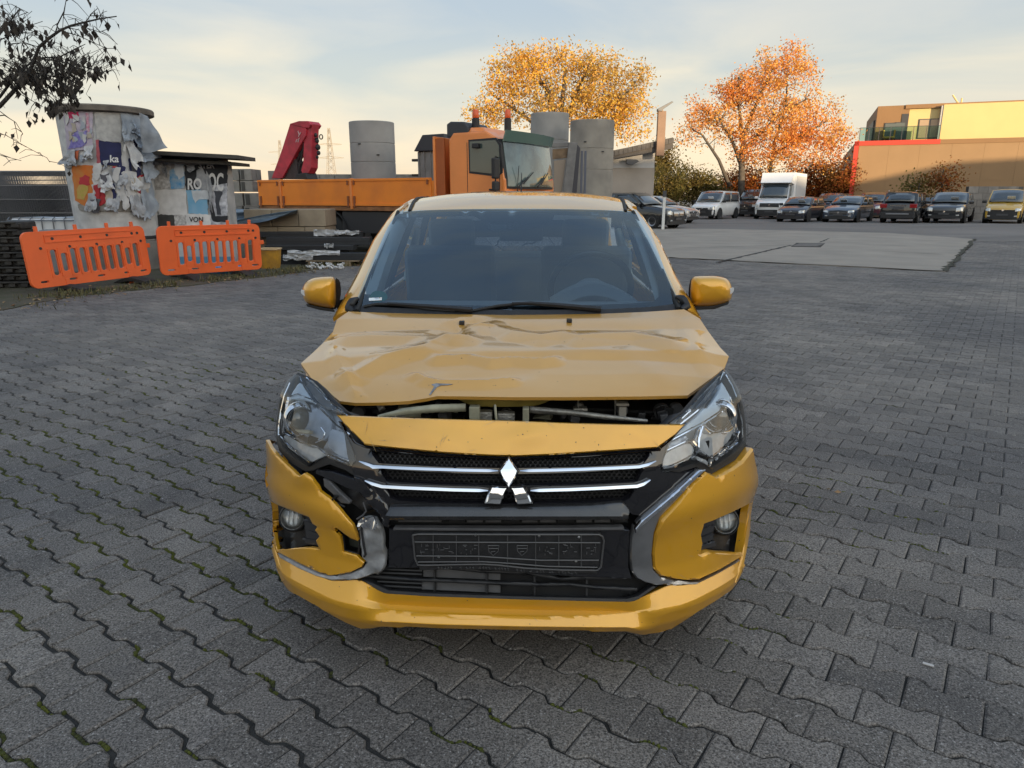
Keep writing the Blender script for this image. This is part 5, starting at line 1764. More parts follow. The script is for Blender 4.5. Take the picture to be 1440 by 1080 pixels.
# ---- poster-covered cabin with a two-layer flat roof
YK = 15.0
ka, kb2 = at(213, 280, YK), at(320, 280, YK)
kio = thing('poster_cabin', 'low cabin under flat dark roof boards, pasted with ragged black, white and blue posters', 'cabin', (ka.x, YK, 0))
KW = V((ka.x, YK, 0))
Lk = kb2.x - ka.x
zk = at(270, 226, YK).z
MB().span((0, .02, 0), (Lk, .40, zk)).build('wall', mat('cabin_wall', (.50, .49, .47), .85, color2=(.34, .335, .33), scale=3, bump=.3, bscale=40), kio, local=True)
RFB = mat('roof_board', (.075, .068, .058), .8, var=.4, scale=4)
for (x0, y0_, x1, y1_, th_, yy) in ((210, 211.5, 334, 218, .075, -.45), (214, 222, 331, 228, .06, -.25)):
    p0, p1 = at(x0, y0_, YK + yy), at(x1, y1_, YK + yy)
    MB().prism([(p0.x - ka.x, p0.z), (p1.x - ka.x, p1.z), (p1.x - ka.x, p1.z - th_), (p0.x - ka.x, p0.z - th_)], lambda u, v, w: (u, w, v), yy, .55).build('roof_board', RFB, kio, local=True, bevel=.008)
p0, p1 = at(217, 215, YK), at(310, 224, YK)
MB().prism([(p0.x - ka.x, p0.z), (p1.x - ka.x, p1.z + .06), (p1.x - ka.x, p1.z - .02), (p0.x - ka.x, p0.z - .12)], lambda u, v, w: (u, w, v), -.1, .40).build('roof_core', TBLK, kio, local=True)
KEYE = EYE - KW
def ksurf(px, py):
    d = ray(px, py)
    return KEYE + d * ((0.018 - KEYE.y) / d.y)
def kp(poly, m, off, amt=.9, name='poster'):
    return poster(name, poly, m, off, amt, kio, ksurf, KEYE)
kp([(214, 228), (240, 227), (239, 265), (216, 266)], pm('poster_torn_grey', (.66, .65, .64), (.34, .33, .32), 18), .006)
kp([(217, 267), (262, 266), (263, 303), (225, 302), (218, 285)], pm('poster_white', (.74, .73, .72), (.60, .59, .58), 6), .010)
kp([(238, 240), (246, 238), (259, 236), (260, 265), (241, 265)], pm('poster_blue', (.10, .32, .58), (.38, .48, .56), 10), .014)
kp([(246, 230), (259, 232), (259, 247), (252, 252), (246, 242)], pm('poster_bluewhite', (.66, .70, .74)), .018)
kp([(259, 232), (320, 231), (320, 268), (262, 268)], pm('poster_charcoal', (.026, .028, .034)), .012)
kp([(262, 268), (292, 266), (293, 303), (266, 300)], pm('poster_sky', (.17, .40, .60), (.25, .45, .62), 5), .014)
kp([(263, 300), (297, 302), (296, 317), (262, 317)], MATS['poster_white'], .018)
kp([(292, 262), (320, 258), (320, 317), (296, 317)], pm('poster_patch', (.66, .67, .72), (.22, .23, .26), 9), .014)
kp([(270, 268), (296, 266), (294, 280), (280, 280), (275, 286), (272, 276)], MATS['poster_bluewhite'], .022)
kp([(277, 240), (284, 236), (291, 246), (297, 268), (284, 268), (276, 258)], PBACK, .026)
kp([(218, 302), (245, 302), (246, 318), (218, 318)], pm('poster_darkgrey', (.07, .07, .068)), .012, 1.2)
kp([(245, 302), (262, 302), (262, 318), (246, 318)], MATS['poster_torn_grey'], .012)
kp([(303, 304), (320, 304), (320, 312), (304, 312)], MATS['poster_charcoal'], .020)
kp([(293, 280), (299, 284), (302, 296), (306, 312), (300, 310), (295, 295)], MATS['poster_charcoal'], .020)
kp([(302, 268), (314, 270), (308, 284), (312, 302), (306, 302), (304, 284)], pm('poster_slate', (.055, .06, .075)), .020)
def wr_k(x0, y0, kx, ky, off=.028):
    return lambda u, v: KW + ksurf(x0 + u * kx, y0 - v * ky) + V((0, -off, 0))
write('poster_lettering', 'STER', wr_k(280, 236.5, .85, 1.0), mat('print_grey', (.40, .40, .40), .7), kio, 12, .25)
write('poster_lettering', 'ROOCK'[:2], wr_k(264, 266, .85, 1.25), WHT, kio, 17, .5)
write('poster_lettering', 'OC', wr_k(293, 267.5, .66, 1.55), WHT, kio, 22, .6)
write('poster_lettering', 'VON', wr_k(267, 312, .9, 1.0), TBLK, kio, 10, .2)
for i, (a, b, c, d, cu) in enumerate((((212, 228), (220, 228), (210, 262), (216, 270), .05), ((228, 228), (236, 227), (232, 240), (238, 250), .06), ((262, 232), (275, 232), (268, 242), (276, 240), .05), ((290, 240), (297, 250), (296, 290), (302, 300), .05), ((213, 262), (218, 280), (210, 300), (216, 312), .06))):
    peel((a, b), (c, d), cu, par=kio, base=lambda x, y, o: ksurf(x, y) + V((0, -o, 0)), seed=50 + i)

# ---- blocks, tarpaulin, beams
BLKM = mat('hollow_block', (.25, .24, .22), .9, var=.2, scale=6, bump=.3, bscale=60, objrand=.12)
BLKD = mat('block_core', (.07, .068, .062), .9)
def pxspan(Y, x0, y0_, x1, y1_):
    return at(x0, y0_, Y), at(x1, y1_, Y)
YB = 20.0
b0 = at(322, 300, YB)
blk = thing('block_stack', 'stack of grey hollow concrete blocks behind the poster-covered cabin', 'blocks', (b0.x, YB, 0))
for r_, (ys0, ys1, xa, xb_, nb) in enumerate(((237, 254, 318, 354, 2), (254, 270, 318, 356, 2), (271, 290, 318, 366, 2), (290, 312, 318, 366, 2))):
    for c_ in range(nb):
        q0, q1 = pxspan(YB, xa + (xb_ - xa) * c_ / nb + .4, ys0 + .4, xa + (xb_ - xa) * (c_ + 1) / nb - .4, ys1 - .4)
        for dy in range(2):
            bb = MB().span((q0.x - b0.x, .02 + dy * .42, q1.z), (q1.x - b0.x, .40 + dy * .42, q0.z)).build('block', BLKM, blk, local=True, bevel=.008)
            if dy == 0:
                w_ = q1.x - q0.x
                MB().span((q0.x - b0.x + w_ * .10, .0, q1.z + .03), (q0.x - b0.x + w_ * .36, .03, q0.z - .03)).build('core_hole', BLKD, bb, local=True)
q0, q1 = pxspan(YB, 366, 239, 387, 312)
MB().span((q0.x - b0.x, .6, 0), (q1.x - b0.x, 1.0, q0.z)).build('block', BLKM, blk, local=True, bevel=.01)
q0, q1 = pxspan(YB + 4, 428, 245, 600, 330)
lw = thing('low_wall', 'low grey concrete wall seen just above the truck bed', 'wall', (q0.x, YB + 4, 0))
for i in range(8):
    x_ = (q1.x - q0.x) / 8
    MB().span((x_ * i + .006, 0, 0), (x_ * (i + 1) - .006, .3, q0.z)).build('panel', BLKM, lw, local=True, bevel=.01)

YS = 16.2
s0, s1 = pxspan(YS, 345, 330, 457, 294)
stn = thing('stone_pallet', 'low stack of pale sandstone blocks under a grey blue tarpaulin', 'stones', (s0.x, YS, 0))
STN = mat('sandstone', (.33, .27, .19), .85, color2=(.25, .20, .145), scale=3, bump=.25, bscale=50, objrand=.10)
tops = (s1.z, (s1.z) * .55, .0)
for r_ in range(3):
    za, zb_ = s1.z * (1 - (r_ + 1) / 3), s1.z * (1 - r_ / 3)
    nb = 3
    for c_ in range(nb):
        xx0 = (s1.x - s0.x) * c_ / nb + (.12 if r_ % 2 else 0)
        xx1 = min(s1.x - s0.x - .02 * r_, xx0 + (s1.x - s0.x) / nb)
        MB().span((xx0 + .006, .0 + .02 * (c_ % 2), za + .006), (xx1 - .006, 1.0, zb_ - .006)).build('stone_block', STN, stn, local=True, bevel=.015)
TRPM = mat('tarpaulin', (.15, .20, .25), .45, color2=(.09, .125, .16), scale=3, bump=.2, bscale=12)
tq = at(316, 300, YS - .3)
tarpo = thing('tarpaulin', 'crumpled grey blue tarpaulin thrown over the sandstone blocks', 'tarpaulin', (tq.x, YS - .3, 0))
def tarp2(u, v):
    px = 314 + 104 * u
    py = 292.5 + 3 * u + (24 * (1 - u) ** .8 + 2) * v
    p = at(px, py + 2.0 * sin(v * 11 + u * 6) * (.4 + v), YS - .35 + .10 * sin(v * 13 + u * 5) + .9 * (1 - v))
    return p - V((tq.x, YS - .3, 0))
MB().sheet(tarp2, 30, 26, .01, (0, -1, .3)).build('sheet', TRPM, tarpo, local=True, smooth=60, fix=False)

BEAM = mat('anthracite_profile', (.022, .025, .030), .42, var=.2, scale=5)
YBM = 15.4
q0 = at(372, 370, YBM)
bmst = thing('beam_stack', 'stack of long dark steel profiles lying on a wooden pallet', 'beams', (q0.x, YBM, 0))
for (x0, y0_, x1, y1_, d0, d1) in ((360, 326, 508, 334, .55, .80), (374, 334, 520, 345, .30, .62), (372, 345, 497, 352, .10, .50), (372, 352, 492, 358.5, .25, .60), (428, 356, 516, 366, -.20, .12), (392, 360, 440, 372, .0, .35), (396, 366, 470, 372, .15, .45)):
    a, b = at(x0, y0_, YBM + d0), at(x1, y1_, YBM + d0)
    m_ = MB().span((a.x - q0.x, d0, b.z + .004), (b.x - q0.x, d1, a.z)).build('profile', BEAM, bmst, local=True, bevel=.006)
    zc_ = (a.z + b.z) / 2
    MB().span((a.x - q0.x + .002, d0 - .008, zc_ + .005), (b.x - q0.x, d0 + .01, zc_ + .03)).build('lip', BEAM, m_, local=True)
FILM = mat('plastic_film', (.52, .53, .55), .3, color2=(.34, .35, .36), scale=14)
def rag(name, x0, y0_, x1, y1_, Y, m, par, off, seed, amp=.03):
    def f(u, v):
        p = at(x0 + (x1 - x0) * u, y0_ + (y1_ - y0_) * v + 2.0 * noise.noise(V((u * 5, v * 3, seed))), Y - abs(noise.noise(V((u * 6, v * 4, seed + 3)))) * amp * 3)
        return p - off
    return MB().sheet(f, 14, 5, .008, (0, -1, 0)).build(name, m, par, local=True, smooth=40, fix=False)
BO = V((q0.x, YBM, 0))
rag('plastic_wrap', 441, 323, 476, 332, YBM + .5, FILM, bmst, BO, 1)
rag('plastic_wrap', 470, 324, 505, 330, YBM + .48, FILM, bmst, BO, 2)
rag('plastic_wrap', 456, 342.5, 469, 348.5, YBM + .05, FILM, bmst, BO, 3)
rag('plastic_wrap', 404, 352, 478, 359, YBM - .22, FILM, bmst, BO, 4)
rag('plastic_wrap', 398, 358, 440, 366, YBM - .22, FILM, bmst, BO, 5)
PALM = mat('pallet_wood', (.22, .165, .105), .85, var=.35, scale=8)
p0 = at(432, 378, YBM - .3)
pal = thing('wooden_pallet', 'weathered wooden pallet under the dark steel profiles', 'pallet', (p0.x, p0.y, 0))
x_e = at(488, 366, YBM - .3).x - p0.x
zp = at(450, 366.5, YBM - .3).z
MB().span((-.02, 0, max(.09, zp - .03)), (x_e + .25, .9, max(.11, zp))).build('board', PALM, pal, local=True)
for xx in (.02, x_e * .48, x_e * .93):
    MB().span((xx, .01, 0), (xx + .13, .14, max(.09, zp - .03))).build('foot_block', PALM, pal, local=True)
# rubble of packing scraps in front of the pallet
sc2 = MB()
for i in range(60):
    p = gp(430 + rj.uniform(0, 55), 377 + rj.uniform(-4, 3))
    sc2.box((p.x, p.y, .03 + rj.random() * .03), (rj.uniform(.03, .10), rj.uniform(.02, .06), rj.uniform(.01, .04)), rotm(rj.random(), rj.random(), rj.random() * 3))
tag(sc2.build('packing_scraps', mat('scrap_white', (.45, .43, .40), .8, island=.3), fix=False), 'loose pale packing scraps lying in front of the pallet', 'rubbish', kind='stuff')

# ---- yellow tub and blue basin
yt_ = at(382, 386, 14.6)
tub = thing('yellow_tub', 'dirty yellow mortar tub beside the end of the right barrier', 'tub', (yt_.x, 14.6, 0))
YTM = mat('tub_yellow', (.52, .27, .025), .55, color2=(.32, .17, .03), scale=6)
ztu = at(382, 350, 14.6).z
rx = (at(397, 360, 14.6).x - at(364, 360, 14.6).x) / 2
def tubw(u, v):
    a = 2 * pi * u
    sq = 1 / max(abs(cos(a)), abs(sin(a))) ** .6
    r = rx * (.80 + .20 * v)
    return V((r * cos(a) * sq * .9, r * .9 * sin(a) * sq * .9, ztu * v))
MB().grid(tubw, 24, 4).add([tubw(i / 24, .02) for i in range(24)], [tuple(range(24))]).build('shell', YTM, tub, local=True, smooth=60)
MB().tube([tubw(i / 24, 1.0) for i in range(25)], .018, 6, cap=False).build('rim', mat('tub_rim', (.50, .36, .20), .6), tub, local=True)
MB().add([tubw(i / 24, .7) * .98 + V((0, 0, ztu * .02)) for i in range(24)], [tuple(range(24))]).build('contents', mat('tub_earth', (.08, .07, .05), .9), tub, local=True)
bb_ = gp(298, 391)
bas = thing('blue_basin', 'blue plastic basin lying on the ground under the right barrier', 'basin', (bb_.x, bb_.y + .85, 0))
MB().lathe([(0, .03), (.30, .035), (.40, .16), (.44, .165), (.45, .14), (.40, .12), (.34, 0)], 28).build('shell', mat('basin_blue', (.05, .28, .50), .4), bas, local=True, smooth=50)
for v_ in bas.children[0].data.vertices:
    v_.co.x *= 1.1
    v_.co.y *= .62
    v_.co.z *= .8
wb_ = gp(240, 393)
can = thing('white_sack', 'dirty white plastic sack on the ground between the two barriers', 'sack', (wb_.x, wb_.y + .42, 0))
MB().grid(lambda u, v: V(((.22 + .03 * noise.noise(V((u * 5, v * 3, 0)))) * sin(pi * v) ** .6 * cos(2 * pi * u), .16 * sin(pi * v) ** .6 * sin(2 * pi * u), .09 + .085 * cos(pi * v) + .02 * noise.noise(V((u * 8, v * 4, 3))))), 20, 10).build('sack', mat('sack_white', (.42, .43, .43), .6, var=.4, scale=12), can, local=True, smooth=180)
# white pallet sheets and boxes seen through the barrier slots
ps = at(228, 350, 14.55)
pk = thing('packed_boxes', 'white and blue wrapped boxes standing behind the slots of the right barrier', 'boxes', (ps.x, 14.55, 0))
xw_ = at(330, 350, 14.55).x - ps.x
for i, (c_, h_) in enumerate((((.50, .52, .54), .62), ((.40, .44, .48), .55), ((.48, .48, .48), .60))):
    x0 = xw_ * i / 3
    bx_ = MB().span((x0 + .01, 0, 0), (x0 + xw_ / 3 - .01, .35, h_)).build('box', mat('wrap_%s' % 'abc'[i], c_, .5, var=.2, scale=4), pk, local=True, bevel=.02)
    MB().span((x0 + .01, -.004, .10), (x0 + xw_ / 3 - .01, 0.002, .24)).build('blue_band', mat('band_blue', (.10, .27, .42), .5), bx_, local=True)
gx_ = at(60, 360, 13.6)
gb = thing('grey_crates', 'grey crates standing behind the slots of the left barrier', 'crates', (gx_.x, 13.6, 0), .35)
for i in range(4):
    MB().span((i * .42, 0, 0), (i * .42 + .40, .4, .80 - .05 * (i % 2))).build('crate', mat('crate_grey', (.26, .27, .28), .7, var=.25, scale=4, objrand=.2), gb, local=True, bevel=.02)

# ---- bare tree reaching in from the left
YL = 10.2
DBARK = bark('dark_bark', (.050, .044, .040))
DLEAF = mat('dry_leaf', (.050, .040, .032), .85, var=.4, scale=3, island=.3)
lt = at(-150, 277, YL)
ltree = thing('bare_tree', 'nearly bare tree with hanging dry leaves reaching in from the left edge', 'tree', (lt.x, YL, 0))
wood = MB()
lvs = MB()
rt = random.Random(12)
def wp(x, y, dy=0):
    return at(x, y, YL + dy)
wood.tube([(lt.x, YL, 0), (lt.x - .03, YL, 1.0), wp(-140, 215), wp(-130, 100), wp(-110, -60)], [.13, .11, .10, .07, .03], 8)
main = [([(-140, 225), (-60, 190), (0, 149), (24, 123), (41, 103), (55, 66), (70, 53), (84, 43), (100, 36), (120, 31), (142, 26), (164, 23)], .055, -.2),
        ([(-60, 190), (0, 136), (18, 112), (31, 99), (50, 82), (84, 80), (108, 68), (120, 62)], .035, .15),
        ([(50, 82), (84, 86), (105, 92), (125, 96), (150, 101), (160, 99)], .016, .3),
        ([(41, 103), (62, 128), (75, 140), (82, 156)], .016, -.35), ([(24, 123), (42, 140), (60, 150)], .014, .3), ([(31, 99), (60, 104), (90, 112), (112, 128)], .018, .2),
        ([(84, 43), (80, 36), (90, 16), (93, 0), (95, -20)], .018, -.3), ([(84, 43), (110, 50), (136, 62), (150, 68), (160, 68)], .012, .1), ([(120, 31), (130, 18), (137, 12)], .008, 0), ([(105, 34), (140, 45), (154, 40)], .008, -.2),
        ([(-60, 150), (-10, 60), (10, 35), (28, 12), (40, 18)], .030, .4), ([(-10, 60), (15, 50), (38, 45), (56, 50)], .014, -.1), ([(10, 35), (30, 40), (60, 30)], .010, .3), ([(-60, 190), (-20, 165), (6, 162), (22, 172), (32, 188)], .020, .1),
        ([(-60, 200), (-20, 185), (8, 190), (36, 206), (66, 222), (70, 228)], .012, -.2), ([(-40, 205), (0, 218), (30, 226)], .010, .2), ([(41, 103), (20, 90), (0, 85)], .016, .4), ([(24, 123), (8, 105), (-10, 98)], .014, -.4), ([(55, 66), (30, 60), (10, 62)], .010, .3)]
main += [([(-134, 150), (-190, 90), (-240, 20), (-260, -40)], .05, .3), ([(-128, 80), (-100, 20), (-80, -40)], .04, -.4), ([(-136, 190), (-200, 160), (-260, 140)], .04, .2), ([(-122, 30), (-150, -30), (-170, -90)], .035, .2), ([(-112, -30), (-80, -90), (-60, -140)], .03, 0)]
def hang_leaf(p, s):
    d = V((rt.gauss(0, .35), rt.gauss(0, .35), -1)).normalized()
    u = d.orthogonal().normalized()
    a = rt.random() * 6.28
    w = u * cos(a) + d.cross(u) * sin(a)
    n_ = d.cross(w)
    q = p + d * s * .35
    lvs.add([q, q + d * s * .45 + w * s * .36 + n_ * s * .16, q + d * s * 1.15, q + d * s * .45 - w * s * .36 + n_ * s * .16, q + d * s * .55], [(0, 1, 4), (1, 2, 4), (2, 3, 4), (3, 0, 4)])
    wood.tube([p, q], .0022, 3, cap=False)
for pts, r, dy in main:
    P_ = [wp(x, y, dy * i / len(pts)) for i, (x, y) in enumerate(pts)]
    n_ = len(P_)
    wood.tube(P_, [max(.004, .58 * r * (1 - .8 * i / (n_ - 1))) for i in range(n_)], 6)
    for i in range(n_ - 1):
        seg = (P_[i + 1] - P_[i]).length
        for k in range(int(seg * 11) + 1):
            p = P_[i].lerp(P_[i + 1], rt.random())
            if p.x < wp(-25, 0).x and rt.random() < .5:
                continue
            e = p + V((rt.gauss(0, .13), rt.gauss(0, .2), rt.gauss(-.04, .12)))
            wood.tube([p, p.lerp(e, .5) + V((0, 0, .03)), e], [.006, .004, .0025], 4, cap=False)
            if pts[1][1] > 180:
                if rt.random() < .12:
                    hang_leaf(e, rt.uniform(.05, .08))
                continue
            if rt.random() < .72:
                for j in range(rt.randint(1, 3)):
                    hang_leaf(e + V((rt.gauss(0, .03), rt.gauss(0, .05), rt.gauss(0, .03))), rt.uniform(.065, .115))
for cx, cy, sx, sy, nn in ((60, 105, 45, 22, 120), (105, 92, 28, 16, 60), (95, 122, 22, 14, 55), (30, 100, 28, 18, 60), (15, 32, 18, 14, 40), (78, 145, 14, 12, 22), (130, 95, 22, 8, 26)):
    for i in range(nn):
        p = wp(cx + rt.gauss(0, sx * .5), cy + rt.gauss(0, sy * .5), rt.gauss(0, .25))
        e = p + V((rt.gauss(0, .12), rt.gauss(0, .1), .12))
        wood.tube([e, p], [.004, .0025], 3, cap=False)
        hang_leaf(p, rt.uniform(.06, .11))
wood.build('trunk', DBARK, ltree, fix=False, smooth=180)
tag(lvs.build('leaves', DLEAF, ltree, fix=False), kind='stuff')
# creeper on top of the column cap
# ================================================================ the damaged car in front
HEYE = CARI @ EYE
def hray(px, py):
    return (CARI.to_3x3() @ ray(px, py))
def hat(px, py, y):                          # point on a sight line at a distance y behind the front bumper (car coordinates)
    d = hray(px, py)
    return HEYE + d * ((y - HEYE.y) / d.y)
PROF = [(-.1, .04), (.15, .03), (.195, .006), (.235, .0), (.262, .012), (.30, .030), (.36, .038), (.45, .034), (.52, .030), (.60, .030), (.66, .040), (.72, .062), (.80, .100), (.86, .17), (.93, .30), (1.3, 1.2)]
def prof(z):
    for (a, b), (c, d) in zip(PROF, PROF[1:]):
        if z <= c:
            t = (z - a) / (c - a)
            return b + (d - b) * t
    return 1.2
def FF(p):
    a, yc = .832, .60
    return abs(p.x / a) ** 3 + (max(0.0, (yc - (p.y - prof(p.z))) / yc)) ** 2 - 1
def front(px, py):
    d = hray(px, py)
    t0, t1 = (-.12 - HEYE.y) / d.y, (1.0 - HEYE.y) / d.y
    n = 60
    prev = t0
    best = (9, t0)
    for i in range(1, n + 1):
        t = t0 + (t1 - t0) * i / n
        f = FF(HEYE + d * t)
        if f < best[0]:
            best = (f, t)
        if f < 0:
            a, b = prev, t
            for _ in range(24):
                m = (a + b) / 2
                if FF(HEYE + d * m) < 0:
                    b = m
                else:
                    a = m
            return HEYE + d * b
        prev = t
    p = HEYE + d * best[1]                   # the sight line just misses: take the nearest point of the body
    k = (max(0.0, (.60 - (p.y - prof(p.z))) / .60)) ** 2
    p.x = math.copysign(.832 * max(.01, 1 - k) ** (1 / 3), p.x)
    return p

def front_n(p):
    h = 1e-3
    f0 = FF(p)
    g = V((FF(p + V((h, 0, 0))) - f0, FF(p + V((0, h, 0))) - f0, FF(p + V((0, 0, h))) - f0))
    return g if g.length > 1e-9 else V((0, -1, 0))
GOLD = mat('gold_paint', (.78, .385, .010), .38, metal=.35, coat=1.0, spec=.5, color2=(.68, .335, .02), scale=2.5, detail=9)
GOLDH = mat('gold_paint_sky_sheen', (.70, .375, .085), .34, metal=.30, coat=1.0, spec=.5, color2=(.64, .325, .05), scale=2.0, detail=9)  # bonnet's copy of the paint, the sky's cream reflection mixed into its colour
BLK = mat('black_plastic', (.018, .018, .020), .5, var=.4, scale=30, bump=.12, bscale=400)
GLOSS = mat('black_gloss', (.010, .010, .013), .12, coat=.6, bump=.02, bscale=30)
DARK = mat('engine_dark', (.012, .012, .013), .8)
CHROME = mat('chrome', (.80, .82, .86), .07, metal=1.0)
SATIN = mat('satin_metal', (.44, .45, .47), .28, metal=.9, var=.25, scale=12, bump=.06, bscale=60)
SCUFF = mat('scuffed_metal', (.42, .43, .45), .42, metal=.35, color2=(.24, .245, .25), scale=14, bump=.15, bscale=60)
GREYP = mat('grey_plastic', (.10, .10, .105), .55, var=.3, scale=20)
ALU = mat('engine_aluminium', (.34, .33, .30), .45, metal=.6, var=.4, scale=25, bump=.3, bscale=90)
STEEL = mat('body_steel', (.34, .33, .24), .5, metal=.2, var=.35, scale=20)
REFL = mat('lamp_reflector', (.80, .83, .88), .14, metal=.9)
LAMPB = mat('lamp_body', (.48, .55, .66), .30, metal=.3, coat=.5, var=.4, scale=18)
LAMPR = mat('lamp_body_clear', (.62, .65, .68), .25, coat=.5, var=.45, scale=22)
LENS = glass('lamp_lens', (.93, .95, .97), 1.62)
WIND = glass('windscreen_glass', (.74, .88, .96), 2.0, gl=(.84, .95, 1.0))
SIDEG = glass('side_glass', (.72, .80, .80), 1.5)
RUBBER = mat('rubber', (.018, .018, .018), .75)
TRIM = mat('interior_trim', (.55, .56, .55), .8)
DASH = mat('dashboard', (.30, .31, .32), .6)
SEAT = mat('seat_fabric', (.22, .23, .245), .9)

car = thing('damaged_car', 'golden yellow hatchback with a crumpled bonnet and torn front bumper', 'car', mtx=CARM)

def hp(name, poly, m, par=car, off=0.0, **k):
    return patch(name, poly, front, m, par, off=off, nrm=front_n, **k)
def ribbon(name, pts, hw, m, par=car, off=.016, crown=.007):
    """a slim bar along a line on the front: three facets deep, its upper facet turned to the sky"""
    pts = densify(pts, 6, False)
    L = []
    for i, (x, y) in enumerate(pts):
        k = min(1, .25 + i * .35, .25 + (len(pts) - 1 - i) * .35)
        row = []
        for dy, e in ((-1.0, -.010), (-.95, .0), (.25, crown), (.95, .003), (1.0, -.010)):
            p = front(x, y + dy * hw * k)
            n = front_n(p).normalized()
            row.append(p + n * (off + e))
        L.append(row)
    mb = MB()
    n = len(L)
    mb.add([p for r in L for p in r], [(i * 5 + j, (i + 1) * 5 + j, (i + 1) * 5 + j + 1, i * 5 + j + 1) for i in range(n - 1) for j in range(4)] + [(0, 1, 2, 3, 4), tuple((n - 1) * 5 + j for j in range(5))])
    return mb.build(name, m, par, local=True, smooth=25)

# ---- bumper cover: centre, the two yellow corners, the lip
lip = [(397, 780), (404, 786), (430, 800), (471, 817), (508, 814), (541, 834), (600, 838), (715, 842), (830, 845), (888, 846), (937, 823), (975, 821), (1005, 806), (1038, 787),
       (1036, 806), (1029, 822), (1000, 842), (965, 863), (937, 881), (925, 885), (911, 887), (895, 886), (878, 881), (830, 881), (720, 880), (620, 878), (560, 875), (538, 874), (526, 877), (510, 878), (490, 870), (450, 848), (420, 832), (407, 824), (399, 806)]
LIP_U = [(397, 779), (404, 786), (430, 800), (471, 817), (490, 817), (508, 815), (524, 824), (541, 834), (600, 838), (715, 842), (830, 845), (888, 846), (912, 835), (937, 823), (955, 823), (975, 820), (1005, 806), (1039, 786)]
LIP_L = [(397, 800), (402, 816), (410, 826), (430, 837), (450, 848), (490, 870), (510, 878), (526, 877), (538, 874.5), (560, 875), (620, 878), (720, 880), (830, 881), (878, 881), (895, 885), (911, 887), (925, 885), (937, 881), (965, 863), (1000, 842), (1024, 826), (1034, 812), (1039, 798)]
def ylook(pl, x):
    for (a, b), (c, d) in zip(pl, pl[1:]):
        if x <= c:
            return b + (d - b) * max(0, (x - a)) / (c - a)
    return pl[-1][1]
def lip_pt(u, v):
    x = 397 + 642 * u
    yu = sum(ylook(LIP_U, x + k) for k in (-5, 0, 5)) / 3
    yl = sum(ylook(LIP_L, x + k) for k in (-3, 0, 3)) / 3
    w = min(1, max(0, (v - .08) / .84))
    y = yu + (yl - yu) * w
    p = front(x, y)
    n = front_n(p).normalized()
    wx = max(0, min(1, (x - 500) / 46, (930 - x) / 46))
    wx = wx * wx * (3 - 2 * wx)
    if w < .40:
        e = -.016 * w / .40
    elif w < .78:
        e = -.016 + .032 * (w - .40) / .38
    else:
        e = .016 - .010 * (w - .78) / .22
    e2 = .010 - .012 * abs(w - .55)
    e = .010 + e * wx + e2 * (1 - wx)
    if v < .08:
        e -= .030 * (1 - v / .08)
    if v > .92:
        e -= .030 * (v - .92) / .08
    return p + n * e
MB().sheet(lip_pt, 214, 50, .004, (0, -1, .1)).build('bumper_lip', GOLD, car, smooth=32, local=True)

right_corner = [(987, 662), (1001, 668), (1022, 657), (1034, 649), (1050, 629), (1053, 636), (1055, 656), (1054, 680), (1050, 715), (1046, 748), (1041, 778), (1037, 783),
                (1005, 802), (978, 815), (966, 815), (945, 812), (925, 807), (916, 797), (914, 775), (917, 745), (925, 724), (946, 702), (967, 679)]
fog_r = [(1047, 706), (1042, 745), (1037, 776), (1010, 775), (990, 773), (980, 777), (983, 760), (981, 748), (985, 733), (992, 731), (1020, 719)]
hp('bumper_corner', right_corner, GOLD, off=.020, th=.03, res=6, rim=2.2, drop=.007, holes=[fog_r],
   mod=lambda x, y: .012 * exp(-((y - 702 + (x - 985) * .38) / 22) ** 2))
left_corner = [(382, 618), (387, 628), (397, 640), (412, 654), (428, 666), (432, 667), (438, 663), (445, 668), (453, 681), (456, 688), (470, 698), (483, 711), (497, 726), (503, 732), (508, 745), (509, 755), (499, 752),
               (489, 744), (481, 737), (478, 738), (477, 742), (473, 740), (476, 740), (484, 750), (487, 772), (505, 777), (511, 783), (516, 787), (513, 794), (497, 802), (470, 807), (456, 805), (430, 793), (397, 776),
               (390, 760), (384, 725), (378, 690), (376, 664), (377, 640)]
fog_l = [(387, 703), (400, 708), (443, 723), (446, 733), (453, 737), (449, 742), (455, 751), (450, 757), (455, 769), (442, 767), (420, 769), (397, 773), (391, 740)]
hp('bumper_corner', left_corner, GOLD, off=.018, th=.012, res=5, rim=1.0, drop=.002, holes=[fog_l],
   mod=lambda x, y: .012 * exp(-((y - 706 - (x - 440) * .50) / 20) ** 2) + .010 * exp(-((x - 436) ** 2 + (y - 668) ** 2) / 260))
CRK = mat('crack_black', (.006, .006, .006), .9)
for cr_ in ([(399, 678), (398, 683), (400, 688), (396, 691)], [(400, 687), (402, 692)], [(421, 689), (426, 686), (430, 681)], [(473, 699), (468, 702), (466, 705)], [(462, 742), (466, 746)], [(470, 697), (476, 698)]):
    MB().tube([front(x, y) + (HEYE - front(x, y)).normalized() * .023 for x, y in cr_], [.0035, .003, .0025, .0012][:len(cr_)], 5).build('paint_crack', CRK, car, local=True)

hp('bumper_edge', [(1053, 690), (1050, 718), (1047, 748), (1043, 770), (1039, 790), (1034, 808), (1026, 816), (1030, 800), (1036, 780), (1041, 752), (1046, 722)], GOLD, off=.020, th=.02, res=5, rim=1.0, drop=.003)
hp('bumper_edge', [(377, 690), (383, 722), (388, 750), (394, 772), (401, 792), (412, 812), (404, 816), (396, 796), (389, 772), (382, 742)], GOLD, off=.019, th=.02, res=5, rim=1.0, drop=.003)
